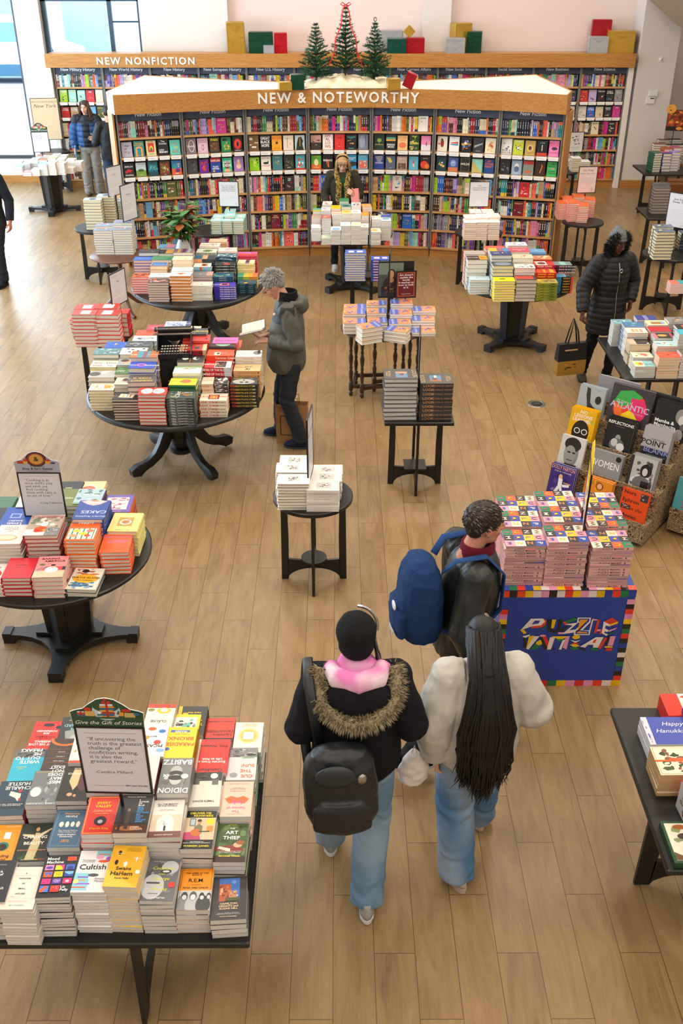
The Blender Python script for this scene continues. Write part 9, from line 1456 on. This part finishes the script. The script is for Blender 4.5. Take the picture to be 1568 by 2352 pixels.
bk = empty('held_book', (.245, 14.455, 1.11), R(160), 'slim white and red book held upright by the blonde woman', 'book'); bk.rotation_euler = (R(12), R(14), R(150)); o = put('cover', mk_book('h', .13, .2, .022, 'efe6e0;r 0 0 1 .4 c86a5a', 'd86a50', 'efe8dc')[0], bk); o2 = put('page_block', mk_book('h', .13, .2, .022, 'efe6e0;r 0 0 1 .4 c86a5a', 'd86a50', 'efe8dc')[1], bk); o.rotation_euler = o2.rotation_euler = (R(90), 0, 0)
# --- young woman in blue puffer jacket
def longhair(w0, L0, fy=-.2):
    def f(rd):
        a = rd.uniform(-.5, 3.64); v = V3((math.cos(a), -math.sin(a), 0)); return V3((v.x * .078, v.y * .095 - .01, rd.uniform(-.02, .1))), V3((v.x * .2, v.y * .14 + .1, -1)).normalized(), rd.uniform(L0 * .7, L0)
    return f
t, j, H = figure('young woman in shiny blue puffer jacket with long brown hair and grey sweatpants', -4.68, 19.45, 184, 1.70, 'dcae98', '3a2a20', head=(-10, 10), female=True, J=dict(elR=(.28, -.02, 1.13), wrR=(.28, .03, .88), elL=(-.27, 0, 1.13), wrL=(-.16, .2, 1.12)),
    pants=dict(col='8f8a84', r=(.1, .09, .098), hem=-.03, mat='cloth', top=1.02), shoes=dict(col='6a5444', sole='4a3a30'),
    jacket=dict(col=lambda p: '12161f' if p.z > 1.36 or (abs(p.x) < .07 and p.y > .1) else '1f4a7c', prof=[(.93, .19, .15), (.98, .21, .17), (1.1, .21, .17), (1.25, .215, .17), (1.38, .2, .15), (1.46, .12, .11), (1.5, .09, .09)], r=(.105, .098, .068), quilt=.1, qa=.016, mat='puffer'))
hm = MB(); scalp(hm, H, (.081, .099, .092), (0, -.022, .036)); remesh(hm, 'hair_cap', .007, 'hair', t, '3e2a1e', 2)
hair_tufts(t, H, '553a28', 240, 0, longhair(1, .52), 6, .009)
bk = empty('carried_book', (-4.93, 19.37, .70), R(10), 'blue and yellow book hanging from the blue-jacketed woman\'s hand', 'book'); mb = MB(); mb.box(-.012, -.08, 0, .012, .08, .22, '2f8ac0').box(-.0125, -.082, .0, -.009, .082, .222, 'd8d88a'); mb.build('cover', 'print', bk); MB().box(-.009, -.078, .218, .009, .078, .221, 'efe8dc').build('page_block', 'page_edges', bk)
# --- dark jacketed shopper half hidden by the display end
t, j, H = figure('shopper in black jacket and jeans half hidden by the display end', -4.12, 18.75, 30, 1.70, 'c89878', head=(0, 10), J=dict(elL=(-.27, .05, 1.14), wrL=(-.2, .25, 1.15)), pants=dict(col='3a5270', r=(.1, .08, .07)), jacket=dict(col='191b1f', prof=[(.82, .2, .15), (1.0, .2, .15), (1.3, .21, .15), (1.42, .17, .12), (1.48, .09, .09)], r=(.09, .08, .058), fold=.009, mat='puffer'))
hm = MB(); scalp(hm, H); remesh(hm, 'hair_cap', .007, 'hair', t, '1d1713', 2, lambda p: .004 * noise.noise(p * 60))
# --- suited man at the frame edge
t, j, H = figure('man in dark suit walking at the frame edge near the window', -4.86, 13.98, 170, 1.80, 'b87a60', head=(0, 0), J=dict(anL=(-.10, .16, .09), knL=(-.1, .17, .5), anR=(.1, -.2, .12), knR=(.1, -.02, .5), elL=(-.27, -.04, 1.13), wrL=(-.29, .06, .87), elR=(.27, -.06, 1.13), wrR=(.28, -.02, .86)), pants=dict(col='26282d', r=(.1, .078, .07), mat='cloth'), shoes=dict(col='1a1a1c', sole='141416', lace='1a1a1c'), jacket=dict(name='suit_jacket', col='202329', prof=[(.76, .19, .14), (.86, .195, .145), (1.05, .17, .13), (1.25, .195, .135), (1.4, .185, .12), (1.47, .09, .08)], r=(.078, .066, .052), fold=.005))
hm = MB(); scalp(hm, H); remesh(hm, 'hair_cap', .007, 'hair', t, '2a211b', 2)
# --- man with navy backpack
t, j, H = figure('dark-haired man in black leather jacket carrying a navy backpack past the puzzle books', .70, 4.44, -80, 1.80, 'c48a70', '2a1c14', head=(6, 4), J=dict(anL=(-.1, .26, .09), knL=(-.1, .2, .5), anR=(.1, -.3, .16), knR=(.1, .02, .49), elR=(.25, -.08, 1.14), wrR=(.26, .02, .89), elL=(-.25, .02, 1.13), wrL=(-.24, .16, .95), head=(0, .08, 1.63)), spine=[(0, 0, .9), (0, .05, 1.45)],
    pants=dict(col='23252a', r=(.1, .078, .068)), shoes=dict(col='1c1c1e', sole='d8d8d8'),
    jacket=dict(name='leather_jacket', col='1d2120', prof=[(.84, .19, .15), (.9, .2, .155), (1.1, .195, .15), (1.3, .21, .15), (1.42, .18, .12), (1.49, .085, .085)], r=(.088, .078, .058), fold=.009, mat='leather'))
hm = MB(); scalp(hm, H, (.084, .104, .092), (0, -.018, .042)); hm.ball(H @ V3((0, -.06, -.01)), (.068, .045, .06), 14, 9, rot=H.to_3x3()); remesh(hm, 'hair_cap', .006, 'hair', t, '2a1c15', 2, lambda p: .004 * noise.noise(p * 50)); hair_tufts(t, H, '33241b', 350, 0, lambda rd: (lambda q: (q[0], (q[1] + V3((0, .6, -.6))).normalized(), q[2] * .6))(short(rd)), 9, .005)
mb = MB(); mb.lathe([(.09, 1.42), (.1, 1.46), (.085, 1.53), (.07, 1.53), (.065, 1.44)], 20, '6a1c2a'); o = mb.build('red_collar', 'cloth', t, smooth=True); o.location = (0, .05, 0)
def backpack(t, name, c, yb, z0, z1, w, d, straps, m='cloth', details=None, flap=None):
    mb = MB(); zm = (z0 + z1) / 2; hh = (z1 - z0) / 2
    mb.rings([[(w * f * math.copysign(abs(math.cos(a * .3927)) ** .75, math.cos(a * .3927)), yb - d / 2 + d / 2 * g * math.copysign(abs(math.sin(a * .3927)) ** .75, math.sin(a * .3927)), z) for a in range(16)] for z, f, g in ((z0, .55, .5), (z0 + .03, .85, .85), (z0 + .12, 1, 1), (zm, 1, 1), (z1 - .1, .92, .85), (z1 - .03, .7, .6), (z1, .35, .3))])
    mb.rings([[(w * f * .78 * math.cos(a * .3927), yb - d - .0 + .035 * g * math.sin(a * .3927), z) for a in range(16)] for z, f, g in ((z0 + .04, .6, .6), (z0 + .07, 1, 1), (z0 + .2, 1, 1), (z0 + .24, .7, .6))])
    b = empty(name, t.location, t.rotation_euler.z); b.scale = t.scale
    remesh(mb, 'bag_body', .008, m, b, c, 2, lambda p: .007 * noise.noise(V3((p.x * 12, p.y * 12, p.z * 9))) + .003 * noise.noise(p * 30))
    for s in (-1, 1): MB().tube([(s * .09, yb - .03, z1 - .05), (s * .12, yb + .03, 1.5), (s * .125, .06, 1.515), (s * .135, .16, 1.4), (s * .16, .15, 1.2), (s * .17, .02, 1.05), (s * .14, yb - .02, z0 + .1)], .026, 8, straps, flat=.25).build('strap', m, b, smooth='all')
    return b
b = backpack(t, 'backpack', '1f3a66', -.13, .97, 1.47, .17, .24, '24457a'); tag(b, 'navy blue backpack with a white mark worn by the dark-haired man', 'backpack')
mb = MB(); mb.ball((.06, -.405, 1.22), (.035, .008, .025), 10, 6, 'e8ecf0'); mb.build('white_mark', 'print', b); mb = MB(); mb.xf = Matrix.Translation((.05, -.412, 1.06)); mb.box(-.04, -.003, -.012, .04, .0, .012, 'b8c4d4'); mb.build('brand_patch', 'print', b)
# --- walker in black beanie and fur-hooded coat
t, j, H = figure('walker in black beanie and black coat with tan fur hood, seen from behind', .085, 3.56, 2, 1.69, 'd8a890', female=True, head=(0, 8), J=dict(anL=(-.13, .22, .09), knL=(-.12, .2, .5), anR=(.05, -.24, .10), knR=(.09, -.02, .5), elL=(-.27, -.06, 1.17), wrL=(-.22, .14, 1.03), elR=(.27, -.06, 1.17), wrR=(.2, .16, 1.04), head=(0, .08, 1.61)), spine=[(0, -.02, .9), (0, .03, 1.45)],
    pants=dict(col='6a8ba6', r=(.115, .1, .088), fade=.35, hem=-.01), shoes=dict(col='a9aaa4', sole='e6e6e4', lace='f0f0f0', sole_h=.03),
    jacket=dict(name='coat', col='17161b', prof=[(.86, .19, .15), (.92, .225, .17), (1.05, .225, .17), (1.2, .23, .165), (1.35, .225, .155), (1.44, .15, .12), (1.48, .09, .09)], r=(.1, .085, .062), fold=.01, extra=[lambda mb: [mb.ball((0, -.11, 1.4), (.17, .09, .12), 18, 11)]]))
fur(t, [(.19 * math.sin(R(a)), -.07 - .14 * math.cos(R(a)), 1.46 - .14 * math.cos(R(a))) for a in range(-112, 113, 16)], .034, '9a8a6a', 3200, .04, 7, 'fur_hood_trim', ['b09e7a', '8a7a5a', '6a5c44', 'c8b894'])
mb = MB(); mb.tube([(-.13, .0, 1.5), (-.1, -.09, 1.51), (0, -.13, 1.5), (.1, -.09, 1.51), (.13, .0, 1.5)], [.04, .05, .055, .05, .04], 12); mb.ball((0, -.09, 1.47), (.11, .06, .06), 14, 9); mb.ball((.0, .02, 1.5), (.1, .09, .06), 14, 9)
remesh(mb, 'pink_hood', .008, 'cloth', t, lambda p: mix('e07fba', 'ecd4e0', min(1, max(0, noise.noise(p * 9) * 2.2 + .3))), 2, lambda p: .008 * noise.noise(p * 16))
mb = MB(); scalp(mb, H, (.098, .115, .105), (0, -.018, .045)); mb.ball(H @ V3((0, -.03, -.01)), (.09, .1, .08), 18, 12, rot=H.to_3x3()); remesh(mb, 'beanie', .007, 'cloth', t, '18181a', 2, lambda p: .005 * noise.noise(p * 18))
mb = MB(); mb.tube([H @ V3((.105 * math.cos(R(a)), .02, .05 + .115 * math.sin(R(a)))) for a in range(-10, 95, 12)], .008, 6, 'b8bcc2'); mb.build('headphone_band', 'steel', t)
hair_tufts(t, H, '1c1412', 30, 0, lambda rd: (V3((.09, rd.uniform(-.04, .03), rd.uniform(-.04, .02))), V3((.15, -.1, -1)).normalized(), rd.uniform(.1, .16)), 8, .006)
t.location.x -= .045; b = backpack(t, 'black_backpack', '1f2226', -.16, .74, 1.24, .185, .22, '1a1c20', 'leather'); tag(b, 'slouchy black leather backpack on the walker in the beanie', 'backpack'); t.location.x += .045; b.rotation_euler = (0, R(-2.5), R(2))
mb = MB(); mb.ball((.10, -.345, 1.10), (.03, .02, .035), 10, 7, '9aa8b4'); mb.build('buckle', 'steel', b); mb = MB(); mb.ball((-.02, -.36, 1.13), (.1, .025, .07), 14, 9, '2a2f35'); mb.build('front_pocket', 'leather', b, smooth='all')
# --- walker with very long black hair
t, j, H = figure('walker with very long black hair, cream fleece jacket and baggy jeans', .70, 3.70, 6, 1.58, 'd8a890', '1a1412', female=True, head=(0, 12), J=dict(anL=(-.1, -.2, .09), knL=(-.1, -.02, .5), anR=(.13, .24, .1), knR=(.12, .2, .5), toeL=(-.35, 1, 0), elL=(-.27, -.07, 1.15), wrL=(-.24, -.04, .88), elR=(.3, -.02, 1.16), wrR=(.24, .16, 1.0), head=(0, .06, 1.62)),
    pants=dict(col='4f7396', r=(.125, .115, .105), fade=.3, hem=-.02), shoes=dict(col='c9b4a6', sole='c2ae9c', lace='d8c8bc', sole_h=.04),
    jacket=dict(name='fleece_jacket', col=lambda p: mix('c3beb4', 'a8a298', max(0, noise.noise(p * 9))), prof=[(.80, .19, .15), (.84, .225, .17), (.95, .24, .18), (1.1, .235, .175), (1.3, .235, .17), (1.42, .2, .14), (1.48, .1, .1)], r=(.115, .11, .075), fold=.012))
hm = MB(); scalp(hm, H, (.088, .108, .1), (0, -.018, .036)); hm.tube([H @ V3((0, -.05, 0)), (0, -.10, 1.48)], [.07, .06], 14); remesh(hm, 'hair_cap', .008, 'hair', t, '0e0c0d', 2)
rd = random.Random(12); mb = MB()
for i in range(620):
    a = rd.uniform(-.1, 3.24); x0 = math.cos(a) * .085; y0 = -math.sin(a) * .1; p = H @ V3((x0, y0 - .01, rd.uniform(-.03, .09))); u = x0 / .085; L = rd.uniform(.62, .86) - .12 * abs(u); xx = u * .13 + rd.gauss(0, .012); yy = -.215 - .02 * rd.random() + .05 * abs(u)
    P = [p, V3((xx * .62, -.12 - .02 * rd.random(), 1.5)), V3((xx * .75, yy * .93, 1.37)), V3((xx * .95 + rd.gauss(0, .012), yy - .012, 1.18)), V3((xx * .9 + rd.gauss(0, .015), yy + .0, 1.62 - L - .02)), V3((xx * .85 + rd.gauss(0, .02), yy + .01, 1.55 - L - .06))]
    mb.tube(P, [.009, .009, .0085, .008, .005, .001], 5, mix('0c0a0b', '2a2422', rd.uniform(0, .5)))
mb.build('long_hair', 'hair', t, smooth='all')
mb = MB(); mb.tube([H @ V3((.02, -.02, .135)), H @ V3((.025, .04, .118))], .009, 6, '8a7868'); mb.build('hair_clip', 'print', t)
bg = empty('white_pouch', (.70 - .32, 3.62, .64), R(6), 'soft white pouch hanging at the long-haired walker\'s hand', 'bag'); mb = MB(); mb.rings([[(w * math.cos(a * .3927), .04 * math.sin(a * .3927), z) for a in range(16)] for z, w in ((0, .05), (.02, .075), (.1, .08), (.16, .06), (.2, .02))]); remesh(mb, 'pouch', .007, 'cloth', bg, 'e2d8d0', 2, lambda p: .006 * noise.noise(p * 25)); MB().tube([(-.02, 0, .17), (0, 0, .25), (.02, 0, .17)], .004, 5, 'c8beb4').build('loop', 'cloth', bg)
# --- pedestrian on the street
t, j, H = figure('pedestrian in dark blue coat seen through the high window', -9.15, 33.5, 178, 1.78, 'a87a60', J=dict(anL=(-.04, .1, .09), anR=(.05, -.1, .09)), pants=dict(col='1c3a54', r=(.1, .07, .06), mat='cloth'), vox=.012, jacket=dict(name='coat', col='1c4468', vox=.014, prof=[(.78, .2, .15), (1.0, .23, .16), (1.3, .23, .15), (1.42, .18, .12), (1.48, .09, .09)], r=(.09, .08, .06)))
place_books()
